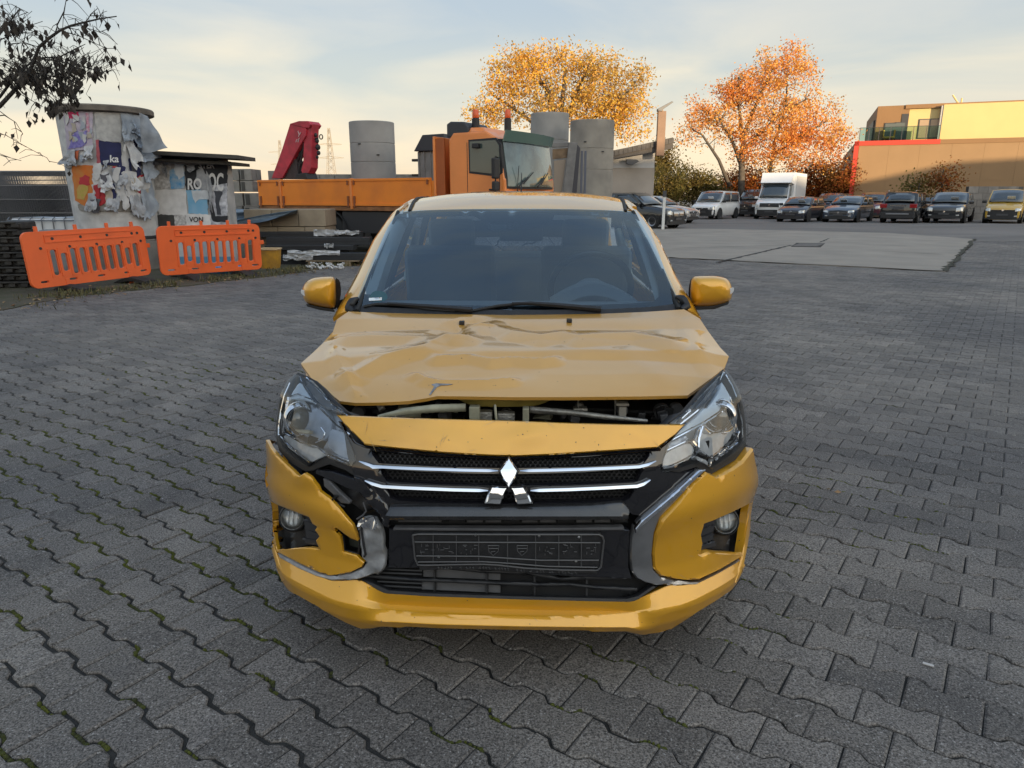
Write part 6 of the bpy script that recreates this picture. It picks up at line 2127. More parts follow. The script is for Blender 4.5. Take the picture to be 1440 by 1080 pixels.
# fog lamp pockets
def fog(side, cx, cy, pocket, slats, cb):
    s = hp('fog_pocket', [(min(1041, max(394, x)), y) for x, y in inset(pocket, -.8)], BLK, off=-.030, th=.01, res=8, rim=0)
    c = front(cx, cy)
    n = (HEYE - c).normalized()
    n = (n + V((side * .35, -.6, .05))).normalized()
    q = V((0, 0, 1)).cross(n).normalized()
    w = n.cross(q)
    rot = Matrix((q, w, n)).transposed()
    def ring(prof_, m, name, par, o=0.0):
        mb = MB().lathe(prof_, 28)
        mb.v = [tuple(c + rot @ V(v) + n * o) for v in mb.v]
        return mb.build(name, m, par, smooth=50, local=True)
    ring([(.048, -.045), (.046, -.012), (.041, -.008), (.037, -.02)], BLK, 'fog_bezel', s)
    fl = ring([(.0, -.016), (.020, -.018), (.034, -.010), (.037, -.004)], mat('fog_silver', (.50, .50, .48), .3, metal=.4), 'fog_lamp', car)
    ring([(.0, .006), (.014, .005), (.026, .001), (.035, -.005), (.037, -.008)], LENS, 'fog_lens', fl)
    for k in range(3):
        x = (k - 1) * .014
        mb = MB().box((x, 0, -.012), (.0025, .042, .004))
        mb.v = [tuple(c + rot @ V(v)) for v in mb.v]
        mb.build('fog_bulb_rib', SATIN, fl, local=True)
    for sl_ in slats:
        hp('fog_slat', sl_, mat('fog_fin', (.035, .035, .038), .32), off=.000, th=.025, res=5, rim=1.0, drop=.005)
    return s
fog(-1, 410, 729, fog_l, [[(424, 716), (444, 722), (453, 738), (432, 733)], [(426, 731), (440, 735), (453, 741), (454, 752), (428, 745)], [(428, 743), (450, 751), (455, 758), (454, 762), (430, 757)], [(424, 757), (440, 758), (455, 766), (453, 770), (430, 765)]], None)
fog(1, 1021, 734, fog_r, [[(986, 734), (1008, 729), (1006, 737), (982, 745)], [(984, 745), (1006, 738), (1004, 748), (982, 757)], [(984, 757), (1004, 750), (1004, 759), (982, 768)], [(984, 768), (1006, 761), (1008, 768), (982, 776)]], None)

# black centre shell behind everything, radiator, engine bay
hull = [(400, 622), (404, 600), (430, 560), (480, 590), (600, 600), (716, 602), (830, 602), (950, 598), (1010, 566), (1034, 600), (1036, 640), (1032, 700), (1022, 780), (1000, 820), (915, 868), (716, 868), (515, 862), (430, 815), (414, 782), (402, 700)]
hp('bumper_backing', hull, DARK, off=-.055, th=.01, res=14, rim=0)

# upper front panel between the bonnet and the grille
nose = [(475, 584), (545, 587), (640, 590), (716, 592), (800, 595), (880, 597), (962, 597), (948, 612), (923, 630), (880, 633), (820, 637), (770, 640), (725, 642), (690, 641), (623, 637), (560, 631), (515, 626), (495, 606)]
hp('nose_panel', nose, GOLD, off=.012, th=.02, res=7, rim=2.0, drop=.006, mod=lambda x, y: .004 * exp(-((x - 750) / 26) ** 2 - ((y - 613) / 18) ** 2) + .003 * noise.noise(V((x * .02, y * .05, 0))))

# grille: gloss frame, three honeycomb fields, chrome bars, emblem
frame = [(476, 592), (500, 622), (516, 629), (560, 634), (623, 640), (725, 645), (820, 640), (880, 636), (924, 633), (950, 612), (960, 602), (945, 620), (934, 645), (931, 662), (958, 664), (984, 658), (966, 676), (944, 699), (922, 720), (900, 726),
         (876, 722), (820, 723), (716, 724), (600, 722), (556, 719), (540, 715), (512, 700), (508, 690), (500, 672), (492, 656), (488, 640), (484, 612)]
f1 = [(522, 634), (620, 644), (716, 647.5), (820, 644), (914, 636), (906, 648), (894, 651), (820, 655), (716, 657), (620, 655), (534, 650)]
f2 = [(535, 660), (620, 666), (716, 668), (820, 665.5), (902, 660), (895, 675), (820, 679), (716, 681), (620, 679), (545, 675)]
f3 = [(543, 687), (620, 691), (716, 693), (820, 691), (892, 686), (884, 699), (876, 703), (820, 705), (716, 706.5), (620, 705), (562, 702), (550, 698)]
hp('grille_frame', frame, GLOSS, off=.004, th=.03, res=7, rim=1.6, drop=.006, holes=[f1, f2, f3])
hexm = MB()
for j in range(18):
    for i in range(60):
        x, y = 515 + i * 7.0 + (3.5 if j % 2 else 0), 634 + j * 4.4
        if not any(inside((x, y), q) for q in (inset(f1, -2), inset(f2, -2), inset(f3, -2))):
            continue
        for a, b in (((0, 0), (3.5, 1.6)), ((3.5, 1.6), (7, 0)), ((3.5, 1.6), (3.5, 4.4))):
            ctr = front(x + 3.5, y)
            P_ = [front(x + a[0], y + a[1]) + V((0, .024, 0)), front(x + b[0], y + b[1]) + V((0, .024, 0))]
            hexm.tube(P_, .0022, 4, cap=False)
tag(hexm.build('grille_mesh', BLK, car, local=True, fix=False), kind='stuff')
hp('grille_backing', [(512, 626), (716, 640), (920, 628), (892, 710), (545, 710)], DARK, off=-.045, th=.005, res=14, rim=0)
for b in ([(509, 648.5), (518, 652), (528, 655.7), (560, 657.6), (600, 659.2), (650, 660.8), (701, 661.8)],
          [(517, 674), (527, 678.5), (540, 682.3), (570, 684), (600, 685.2), (640, 686.8), (687, 687.8)],
          [(731, 661.8), (780, 660.8), (820, 659.6), (870, 657.6), (896, 656.2), (908, 653.2), (919, 648)],
          [(746, 687.8), (800, 686.4), (850, 684.2), (893, 681.8), (902, 678.8), (911, 673)]):
    ribbon('grille_bar', b, 2.0, CHROME, crown=.0022)
for b in ([(716, 643), (728.5, 661.5), (716, 681.5), (703, 661.5)], [(692, 681.5), (714, 682.5), (704.5, 702.5), (682, 702)], [(718.5, 682.5), (736.5, 681.5), (749, 702), (727.5, 702.5)]):
    hp('emblem_base', inset(b, -2.4), GLOSS, off=.017, th=.02, res=6, rim=1.2, drop=.004)
    hp('emblem_diamond', b, CHROME, off=.026, th=.010, res=6, rim=1.6, drop=.004, mod=lambda x, y, b=b: .0004 * (y - min(p[1] for p in b)))

# lower beam, slot, plate panel, lower intake
hp('bumper_beam', [(551, 708), (600, 707.5), (716, 708.5), (830, 706.5), (875, 703), (882, 712), (879, 727), (860, 726), (716, 727), (570, 727), (552, 727), (546, 718)], mat('beam_gloss', (.030, .030, .032), .24, coat=.4, var=.5, scale=14, bump=.03, bscale=25), off=.016, th=.03, res=6, rim=2.0, drop=.006, mod=lambda x, y: .0016 * min(12, max(0, y - 707)) - .0010 * max(0, y - 719))
hp('slot_back', [(552, 726), (880, 726), (878, 744), (552, 744)], DARK, off=-.03, th=.01, res=10, rim=0)
for i in range(10):
    x = 630 + i * 26
    hp('slot_cell', [(x, 729), (x + 22, 729), (x + 22, 739), (x, 739)], GREYP if i % 3 else BLK, off=-.018, th=.01, res=8, rim=0)
hp('slot_block', [(559, 728.5), (620, 729), (620, 736.5), (559, 736)], GREYP, off=-.006, th=.02, res=6, rim=1)
hp('slot_rail', [(555, 739.8), (716, 741), (876, 739.2), (876, 743), (716, 744.5), (555, 743.2)], GREYP, off=.012, th=.02, res=6, rim=.8, drop=.002)
panel = [(547, 742), (556, 743.5), (716, 745), (876, 743.2), (886, 744), (884, 796), (889, 814), (840, 812), (760, 808), (690, 800), (640, 797), (560, 799), (546, 798)]
hp('plate_panel', panel, GLOSS, off=.004, th=.02, res=7, rim=1.4, drop=.004)
PLT = mat('plate_holder_plastic', (.026, .026, .028), .42, var=.35, scale=40, bump=.1, bscale=120)
PLTE = mat('worn_lettering', (.08, .08, .082), .5)
RAISE = mat('worn_plastic_edge', (.075, .075, .078), .4)
ph = [(583, 747.5), (590, 746), (716, 746.5), (840, 746.5), (845, 749), (847, 756), (843, 792), (838, 796.5), (790, 796), (740, 793.5), (700, 789), (680, 788), (640, 788.5), (600, 789.5), (590, 789), (586, 780), (582, 756)]
plate = hp('plate_holder', ph, PLT, off=.016, th=.012, res=6, rim=1.4, drop=.004)
def raised(pts, w, name='plate_rib', par=plate, m=RAISE, off=.017):
    pts = densify(pts, 5, False)
    MB().tube([front(x, y) + front_n(front(x, y)).normalized() * (off + .0035) for x, y in pts], w, 5).build(name, m, par, local=True, smooth=60)
for l in ([(586, 757), (716, 757.5), (842, 758)], [(588, 776.5), (675, 777), (720, 780), (760, 782.5), (840, 782.5)], [(590, 785), (680, 784.5), (720, 787), (770, 791), (838, 792.5)]):
    raised(l, .0022)
for x in (611, 643, 674, 714, 753, 785, 816):
    raised([(x, 747.5), (x, 786 if x < 700 else 792)], .0016)
raised(ph[:-1] + ph[:1], .0028)
rk = random.Random(21)
for bx in (590, 616, 648, 757, 789, 822):
    for k in range(9):
        x, y = bx + rk.uniform(0, 22), rk.uniform(759, 774)
        dx, dy = (rk.uniform(2, 6), 0) if rk.random() < .6 else (0, rk.uniform(2, 5))
        raised([(x, y), (x + dx, y + dy)], .0011)
for x in (694, 734):                           # shield shaped marks in the middle of the holder
    raised([(x - 7, 762), (x + 8, 762), (x + 7, 770), (x, 776), (x - 6, 770), (x - 7, 762)], .0013)
    raised([(x - 6, 766), (x + 7, 766)], .0013)
    raised([(x - 3, 771), (x + 3, 770)], .0013)
for x, y in ((669, 752), (758, 753), (814, 755), (617, 782.5), (810, 789)):
    c = front(x, y) + (HEYE - front(x, y)).normalized() * .018
    MB().ball(c, .0048, 10, 6).build('plate_screw', SATIN, plate, local=True, smooth=180)

hp('holder_lip', [(590, 790), (680, 789), (740, 794.5), (840, 797), (838, 804), (760, 803), (690, 797.5), (640, 796.5), (592, 798)], PLT, off=.0165, th=.01, res=6, rim=.8, drop=.002)
for i in range(44):                            # worn raised lettering, no longer readable
    x = 618 + i * 4.4 + rk.uniform(-.6, .6)
    if rk.random() < .22:
        continue
    y = 792.5 + (0 if x < 680 else (x - 680) * .055)
    for q in range(2):
        a_ = rk.uniform(-1.2, 1.2)
        raised([(x + a_, y - 2), (x + a_ * .3 + 1, y + 2)] if q else [(x - 1.2, y + rk.uniform(-2, 2)), (x + 1.4, y + rk.uniform(-2, 2))], .0007, 'worn_lettering', plate, PLTE, .0195)

intake = [(509, 812), (520, 806), (546, 797), (600, 799), (700, 800), (760, 807), (840, 811), (889, 814), (905, 820), (918, 825), (888, 847), (830, 846), (716, 843), (600, 839), (541, 835)]
hp('intake_back', intake, DARK, off=-.050, th=.01, res=9, rim=0)
hp('intake_frame', [(540, 836), (600, 839.5), (716, 843.5), (830, 846.5), (890, 847.5), (908, 835), (924, 824), (916, 823), (896, 837), (880, 841), (716, 837), (600, 833), (548, 829), (524, 818), (508, 812), (511, 816)], BLK, off=.008, th=.03, res=6, rim=1)
for l in ([(505, 806), (560, 797), (612, 799), (680, 806), (740, 808), (790, 817), (820, 815), (880, 815)], [(512, 812), (580, 818), (640, 820), (700, 823), (760, 825), (800, 824.5), (840, 829), (896, 832)]):
    pts = densify(l, 8, False)
    MB().tube([front(x, y) + V((0, .012, 0)) for x, y in pts], .006, 6).build('intake_slat', BLK, car, local=True, smooth=60)
for y0 in (804, 809, 815, 822, 828):
    pts = densify([(515 + (y0 - 804) * .8, y0), (592, y0 + 3)], 8, False)
    MB().tube([front(x, y) + V((0, .018, 0)) for x, y in pts], .0035, 5).build('intake_slat', BLK, car, local=True)
for x, a, b in ((610, 800, 838), (684, 805, 840), (752, 809, 843), (826, 814, 844)):
    MB().tube([front(x, a) + V((0, .022, 0)), front(x, b) + V((0, .022, 0))], .0045, 5).build('intake_post', BLK, car, local=True)
hp('intake_shutter', [(592, 801), (682, 807), (703, 808.5), (703, 821), (612, 817), (592, 816)], GREYP, off=-.028, th=.01, res=8, rim=0)
hp('intake_shutter', [(590, 821), (703, 825.5), (703, 835), (590, 830)], GREYP, off=-.028, th=.01, res=8, rim=0)

# chrome horns: whole on the right, torn and scuffed on the left
horn = [(978, 659), (988, 660), (967, 680), (946, 703), (925, 725), (917, 746), (914, 775), (916, 798), (926, 808), (946, 813.5), (967, 817), (980, 816), (1006, 803), (1037, 784), (1037, 788), (1005, 807), (975, 822), (950, 823), (925, 821), (905, 817), (893, 811), (886, 800), (884, 780), (885, 755), (889, 738), (896, 729), (920, 709), (948, 685)]
hp('chrome_horn', horn, SATIN, off=.016, th=.02, res=5, rim=1.6, drop=.005)
hp('chrome_edge', [(976, 659.5), (985, 658.5), (960, 683), (930, 709), (905, 730), (896, 737), (890, 745), (889, 738), (896, 729), (920, 709), (948, 685)], CHROME, off=.024, th=.012, res=4, rim=1.2, drop=.004)
horn_l = [(397, 777), (430, 794), (456, 806.5), (470, 808.5), (497, 804), (514, 796), (519, 788), (514, 780), (510, 762), (509, 735), (511, 727), (520, 725), (530, 727), (538, 737), (541, 752), (544, 775), (544, 793), (541, 800), (534, 806), (527, 805), (510, 811), (488, 815), (471, 816), (450, 810), (425, 799), (399, 784)]
hp('torn_horn', horn_l, SCUFF, off=.018, th=.02, res=5, rim=1.6, drop=.005, mod=lambda x, y: .010 * noise.noise(V((x * .09, y * .07, 4))) if x > 505 else 0)
MB().tube([front(x, y) + (HEYE - front(x, y)).normalized() * .03 for x, y in ((511, 727), (508, 745), (511, 765), (514, 780), (512, 783))], .0035, 5).build('bent_clip', BLK, car, local=True)
hp('torn_flake', [(510, 727), (516, 722), (530, 722), (535, 731), (534, 738), (524, 736), (510, 739)], CHROME, off=.028, th=.004, res=4, rim=0, mod=lambda x, y: .014 * noise.noise(V((x * .2, y * .2, 1))))

# the torn hole on the left, with the parts that show through it
hp('inner_bracket', [(433, 665), (446, 661), (470, 672), (498, 690), (520, 700), (530, 715), (520, 722), (506, 726), (490, 712), (470, 694), (452, 680)], BLK, off=-.020, th=.02, res=6, rim=1.2, mod=lambda x, y: .012 * noise.noise(V((x * .07, y * .07, 2))))
hp('torn_bracket', [(456, 672), (463, 674), (478, 690), (494, 705), (493, 708), (481, 707), (468, 693), (457, 683)], GREYP, off=.006, th=.012, res=5, rim=1)
hp('torn_bracket', [(447, 660), (470, 662), (500, 672), (512, 684), (508, 692), (488, 684), (462, 672), (447, 666)], GLOSS, off=.010, th=.014, res=5, rim=1)
hp('torn_bracket', [(500, 668), (512, 672), (530, 692), (545, 708), (552, 722), (548, 740), (540, 736), (534, 720), (518, 706), (508, 690)], GLOSS, off=.012, th=.014, res=5, rim=1.2, mod=lambda x, y: .008 * noise.noise(V((x * .1, y * .1, 7))))
hp('hole_liner', [(487, 706), (512, 700), (530, 716), (536, 730), (520, 726), (508, 730), (498, 724)], mat('dirt_brown', (.055, .042, .025), .9, var=.6, scale=40), off=-.035, th=.01, res=6, rim=0)
hp('window_liner', [(480, 742), (500, 750), (509, 757), (509, 778), (486, 772)], mat('liner_olive', (.05, .055, .042), .7, var=.5, scale=20), off=-.022, th=.006, res=6, rim=0)
raised([(485, 752), (487, 772), (506, 777), (508, 757)], .003, 'liner_frame', car, BLK, .004)
raised([(514, 704), (518, 716), (513, 722), (505, 727)], .0025, 'torn_wire', car, GREYP, .01)
raised([(448, 690), (462, 700), (486, 712)], .003, 'torn_wire', car, BLK, .0)

# ---- headlamps
def headlamp(name, outl, trim, items, cx, cy, sgn, label=None, lines=()):
    body = hp(name, inset(outl, 1.0), LAMPB if sgn < 0 else LAMPR, off=-.050, th=.01, res=8, rim=0)
    if label:
        body['label'] = label
    mb_rim = hp('lamp_housing', trim, BLK, body, off=-.003, th=.05, res=5, rim=1.0, drop=.004, holes=[inset(outl, 1.8)])
    for nm, pl, m_, o_, md in items:
        hp(nm, pl, m_, body, off=o_, th=.012, res=5, rim=1.2, drop=.004, mod=md, sm=1)
    c = front(cx, cy)
    n = (HEYE - c).normalized()
    n = (n + V((sgn * .1, -.3, -.15))).normalized()
    c = c - n * .028
    q = V((0, 0, 1)).cross(n).normalized()
    rot = Matrix((q, n.cross(q), n)).transposed()
    def ring(prof_, m, nm):
        mb = MB().lathe(prof_, 28)
        mb.v = [tuple(c + rot @ V(v)) for v in mb.v]
        return mb.build(nm, m, body, smooth=50, local=True)
    ring([(.058, -.03), (.052, -.002), (.044, .004), (.036, -.004), (.034, -.02)], CHROME, 'projector_ring')
    ring([(.0, .008), (.012, .0065), (.024, .002), (.032, -.006), (.034, -.014)], mat('projector_lens', (.06, .07, .08), .05, coat=1), 'projector_lens')
    for pl, r_, o_ in lines:
        pts = [front(x, y) for x, y in densify(pl, 4, False)]
        MB().tube([p + front_n(p).normalized() * o_ for p in pts], r_, 5).build('lamp_trim_line', CHROME, body, local=True, smooth=60)
    hp('lamp_lens', outl, LENS, body, off=.008, th=.0, res=6, rim=1.4, drop=.006)
    return body
lens_r = [(1018, 521), (1020, 522), (1029, 533), (1037, 548), (1045, 570), (1049, 593), (1050, 612), (1048, 622), (1039, 633), (1024, 644), (1000, 660), (993, 654), (985, 651), (968, 655), (940, 664), (930, 664), (928, 655), (932, 640), (936, 624), (948, 611), (962, 599), (940, 596), (962, 580), (985, 556), (1006, 534)]
trim_r = [(1018, 518), (1022, 521), (1031, 532), (1039, 547), (1047, 569), (1051, 592), (1052, 612), (1051, 628), (1036, 648), (1000, 669), (990, 664), (980, 658), (960, 664), (936, 672), (922, 672), (922, 655), (928, 635), (936, 618), (948, 606), (934, 598), (958, 578), (982, 553), (1003, 531)]
tex = lambda k: (lambda x, y: .006 * noise.noise(V((x * k, y * k, 3))))
BLUEBAR = mat('lamp_bar', (.72, .86, 1.0), .2, metal=.0, coat=.6)
items_r = [('lamp_bar', [(1019, 533), (1024, 540), (1032, 555), (1033, 566), (1014, 580), (992, 594), (962, 609), (940, 622), (938, 620), (954, 607), (980, 588), (1002, 566), (1014, 548)], BLUEBAR, -.012, None),
           ('lamp_shell', [(1012, 528), (1017, 527), (1014, 540), (1002, 560), (985, 577), (965, 592), (957, 594), (980, 570), (997, 548)], mat('lamp_smoke', (.20, .205, .21), .25, metal=.4), -.020, tex(.1)),
           ('lamp_bulb', [(965, 573), (972, 567), (977, 571), (974, 578), (966, 580)], REFL, -.012, None),
           ('lamp_reflector', [(990, 602), (1000, 610), (1022, 604), (1036, 592), (1042, 606), (1036, 620), (1014, 640), (1004, 643), (986, 634)], mat('lamp_pearl', (.78, .81, .84), .25, metal=.0, coat=.5, var=.25, scale=30), -.022, None),
           ('lamp_reflector', [(942, 634), (975, 621), (983, 632), (980, 640), (944, 657), (934, 658), (933, 648)], MATS['lamp_pearl'], -.016, None),
           ('lamp_strip', [(943, 622), (968, 610), (974, 618), (938, 635)], LAMPB, -.014, tex(.2)),
           ('lamp_strip', [(986, 600), (991, 598), (985, 625), (984, 632), (977, 622)], CHROME, -.010, None),
           ('lamp_strip', [(984, 640), (1002, 650), (1000, 658), (990, 652), (981, 645)], MATS['lamp_pearl'], -.012, tex(.25)),
           ('lamp_strip', [(1006, 646), (1040, 618), (1043, 625), (1022, 642), (1005, 654)], MATS['lamp_pearl'], -.014, tex(.25)),
           ('lamp_strip', [(1027, 546), (1034, 556), (1042, 590), (1046, 616), (1042, 622), (1038, 590), (1031, 566)], CHROME, -.012, None)]
lines_r = [([(938, 620), (934, 634), (931, 650), (935, 659), (946, 657), (964, 649), (981, 640), (985, 631), (976, 620)], .0032, -.006), ([(938, 634), (968, 620), (976, 621)], .0022, -.008), ([(991, 599), (986, 616), (985, 632), (1003, 645), (1020, 636), (1036, 620), (1043, 606)], .0034, -.008),
           ([(941, 621), (962, 610), (992, 595), (1014, 581), (1033, 566)], .0026, -.004), ([(956, 597), (980, 578), (1000, 556), (1012, 538), (1018, 524)], .0030, .0), ([(962, 588), (984, 568), (1002, 545)], .0024, -.012),
           ([(996, 601), (1004, 609), (1018, 607), (1030, 598), (1034, 588)], .0030, -.012), ([(1022, 526), (1031, 541), (1040, 564), (1046, 596), (1046, 616)], .0026, -.004), ([(982, 646), (993, 654), (1001, 657), (1003, 650)], .0024, -.008)]
for i in range(5):
    lines_r.append(([(1008 + i * 7, 648 - i * 5.5), (1012 + i * 7, 645 - i * 5.5)], .0045, -.008))
headlamp('headlight', lens_r, trim_r, items_r, 1013, 591, 1, None, lines_r)
lens_l = [(418, 526), (428, 530), (440, 536), (452, 548), (464, 562), (478, 573), (492, 585), (476, 584), (486, 600), (492, 616), (500, 634), (503, 648), (496, 657), (484, 653), (470, 648), (458, 642), (450, 646), (436, 656), (430, 656), (412, 644), (396, 630), (388, 612), (388, 598), (392, 570), (398, 550), (408, 534)]
trim_l = [(418, 522), (432, 527), (444, 534), (456, 545), (468, 559), (482, 571), (497, 585), (480, 588), (492, 604), (500, 622), (508, 644), (512, 668), (500, 672), (484, 662), (462, 654), (450, 658), (438, 663), (428, 664), (404, 650), (390, 634), (386, 616), (386, 596), (390, 568), (396, 548), (406, 532)]
items_l = [('lamp_bar', [(416, 534), (423, 538), (430, 550), (440, 563), (420, 558), (406, 560), (400, 566), (404, 552)], BLUEBAR, -.012, None),
           ('lamp_shell', [(424, 531), (436, 534), (450, 548), (466, 564), (484, 580), (472, 582), (446, 566), (432, 550)], MATS['lamp_smoke'], -.012, tex(.1)),
           ('lamp_bulb', [(460, 568), (466, 564), (473, 570), (474, 576), (466, 576)], REFL, -.006, tex(.3)),
           ('lamp_reflector', [(456, 600), (480, 606), (490, 618), (500, 646), (490, 650), (462, 638), (452, 626)], mat('lamp_blue_grey', (.46, .56, .72), .22, metal=.1, coat=.6, var=.3, scale=20), -.022, None),
           ('lamp_edge', [(490, 620), (493, 622), (501, 646), (498, 652), (488, 652), (462, 641), (464, 638), (488, 647), (495, 645)], CHROME, -.012, None),
           ('lamp_reflector', [(394, 610), (408, 614), (430, 628), (446, 630), (452, 634), (456, 642), (446, 646), (434, 652), (424, 648), (402, 632), (393, 622)], MATS['lamp_pearl'], -.010, tex(.12)),
           ('lamp_reflector', [(398, 572), (410, 562), (430, 562), (450, 576), (458, 596), (448, 620), (432, 620), (410, 612), (398, 600)], MATS['lamp_blue_grey'], -.034, None),
           ('lamp_strip', [(391, 588), (396, 570), (400, 556), (402, 558), (398, 580), (394, 604), (392, 612), (390, 606)], CHROME, -.008, None),
           ('lamp_strip', [(410, 603), (434, 604), (434, 609), (428, 611), (414, 608)], mat('lamp_ivory', (.55, .53, .42), .4), -.006, None)]
lines_l = [([(490, 619), (496, 632), (502, 646), (499, 652), (490, 652), (474, 646), (460, 640)], .0034, -.004), ([(421, 528), (428, 544), (440, 562), (456, 580), (474, 598), (492, 611)], .0030, .0), ([(407, 538), (399, 556), (394, 578), (391, 600), (391, 612)], .0026, -.002),
           ([(431, 531), (446, 546), (462, 563), (478, 577), (492, 587)], .0026, .0), ([(393, 614), (404, 626), (420, 640), (434, 650)], .0024, -.004), ([(396, 608), (420, 622), (444, 628), (455, 638)], .0022, -.006), ([(404, 556), (416, 552), (436, 560)], .0022, -.008), ([(446, 600), (452, 608), (448, 618), (438, 622)], .0022, -.016)]
headlamp('headlight', lens_l, trim_l, items_l, 421, 594, -1, 'cracked headlight with its housing pushed out of line', lines_l)

# ---- bonnet, pushed back and creased
def curve(pts):
    pts = [hat(*p) for p in pts]
    L = [0]
    for a, b in zip(pts, pts[1:]):
        L.append(L[-1] + (b - a).length)
    def f(t):
        s = t * L[-1]
        for i in range(len(pts) - 1):
            if s <= L[i + 1] + 1e-9:
                k = (s - L[i]) / max(1e-9, L[i + 1] - L[i])
                return pts[i].lerp(pts[i + 1], k)
        return pts[-1]
    return f
Bf = curve([(478, 564, .29), (500, 566.5, .265), (538, 566, .24), (575, 564, .222), (600, 560, .213), (615, 557, .209), (660, 557.5, .20), (720, 558.5, .195), (800, 558.5, .20), (900, 557.5, .235), (967, 556, .29)])
Br = curve([(490, 438, 1.02), (540, 440, .985), (600, 441.5, .965), (720, 443, .95), (840, 441.5, .965), (910, 438.5, .99), (962, 435, 1.02)])
Bl = curve([(478, 564, .29), (440, 535, .45), (423, 511, .565), (440, 496, .67), (467, 470, .85), (474, 449, .95), (490, 438, 1.02)])
Bg = curve([(967, 556, .29), (1000, 532, .42), (1019, 517, .53), (1025, 501, .585), (1013, 489, .68), (996, 466, .85), (984, 448, .95), (962, 435, 1.02)])
CREASE = [  # polyline in the photo, height, width (px), sharpness
    ([(480, 538), (494, 533), (541, 506), (595, 491), (627, 478)], .012, 9, 1),
    ([(470, 479), (526, 476.5), (565, 477), (614, 478), (658, 477)], .010, 7, 1),
    ([(622, 474), (645, 462), (667, 449)], -.010, 9, 1),
    ([(667, 461), (693, 461), (720, 470), (761, 477), (789, 473), (814, 479), (852, 476), (890, 474), (945, 485)], .013, 8, 1),
    ([(700, 462), (760, 466), (800, 463), (860, 462), (905, 466)], -.012, 10, 2),
    ([(500, 488), (560, 482), (620, 486), (660, 490)], -.007, 10, 2),
    ([(615, 506), (658, 504), (690, 511), (720, 508), (761, 511), (778, 509)], .011, 6, 1),
    ([(640, 498), (700, 500), (760, 500)], -.009, 9, 2),
    ([(586, 530), (600, 537), (620, 541), (640, 540.5), (683, 541), (718, 538)], .010, 6, 1),
    ([(640, 530), (700, 528), (740, 526)], -.008, 9, 2),
    ([(468, 482), (474, 505), (488, 536), (500, 560)], .009, 6, 1),
    ([(877, 499), (909, 518), (944, 539)], .006, 14, 2),
    ([(984, 456), (981, 490), (1000, 516)], .008, 10, 1),
    ([(560, 524), (590, 515), (640, 520)], -.006, 16, 2),
    ([(720, 545), (800, 500), (830, 488)], .004, 18, 2),
]
def dist_line(x, y, pl):
    b = 1e9
    for (x0, y0), (x1, y1) in zip(pl, pl[1:]):
        dx, dy = x1 - x0, y1 - y0
        t = max(0, min(1, ((x - x0) * dx + (y - y0) * dy) / (dx * dx + dy * dy)))
        b = min(b, hypot(x - x0 - t * dx, (y - y0 - t * dy) * 2.3))
    return b
NU, NV = 210, 120
def hood_pt(u, v):
    p = Bf(u) * (1 - v) + Br(u) * v + Bl(v) * (1 - u) + Bg(v) * u
    p = p - (Bf(0) * (1 - u) * (1 - v) + Bf(1) * u * (1 - v) + Br(0) * (1 - u) * v + Br(1) * u * v)
    e = 4 * v * (1 - v) * (1 - (2 * u - 1) ** 4)
    p = p + V((0, 0, .034 * e))
    q = CARM @ p
    x, y = to_px(q)
    win = min(1, 12 * v) * min(1, 10 * (1 - v)) * min(1, 14 * u) * min(1, 14 * (1 - u))
    h = 0
    for pl, a, w, s in CREASE:
        d = dist_line(x, y, pl) / (w * (3.2 if s == 1 else 1.8))
        if d < 3:
            h += a * (1.55 * max(0, 1 - d) if s == 1 else .45 * exp(-d * d))
    h += .003 * noise.noise(V((x * .010, y * .025, 1.7)))
    # the panel folds along the long crease: flatter behind it, steeper in front
    p = p + V((0, 0, h * win))
    return p
hood = MB()
hood.sheet(hood_pt, NU, NV, .010, (0, -.2, 1))
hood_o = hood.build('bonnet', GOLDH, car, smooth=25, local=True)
hood_o['label'] = 'crumpled bonnet with deep creases and a small tear at its front edge'
def hoodsurf(px, py):                        # the bonnet surface under a sight line
    d = hray(px, py)
    hit, loc, nrm, idx = hood_o.ray_cast(HEYE, d.normalized())
    return loc if hit else hat(px, py, .3)
tear = [(607, 541), (614, 539.5), (624, 540), (637, 540.5), (630, 542), (620, 542.5), (615, 544.5), (611, 549), (606, 555.5), (603.5, 556), (608, 549), (611, 544)]
patch('bonnet_tear', tear, hoodsurf, mat('bare_metal', (.33, .34, .36), .5, metal=.3, var=.5, scale=60), hood_o, off=.0022, th=.003, res=4, rim=0, smooth=30)
for x, y in ((649.5, 456), (800.5, 453)):
    c = hoodsurf(x, y)
    MB().box(c + V((0, 0, .006)), (.020, .022, .014)).build('washer_jet', BLK, hood_o, local=True, bevel=.003)
# folded seam of the bonnet underside
und = MB()
und.grid(lambda u, v: hat(640 + 140 * u, 559 + 13 * v * (1 - (2 * u - 1) ** 4) , .23 + .03 * v) + V((0, 0, 0)), 24, 4)
und.build('bonnet_underside', mat('primer_gold', (.46, .36, .09), .6, var=.3, scale=12), hood_o, local=True, smooth=60)

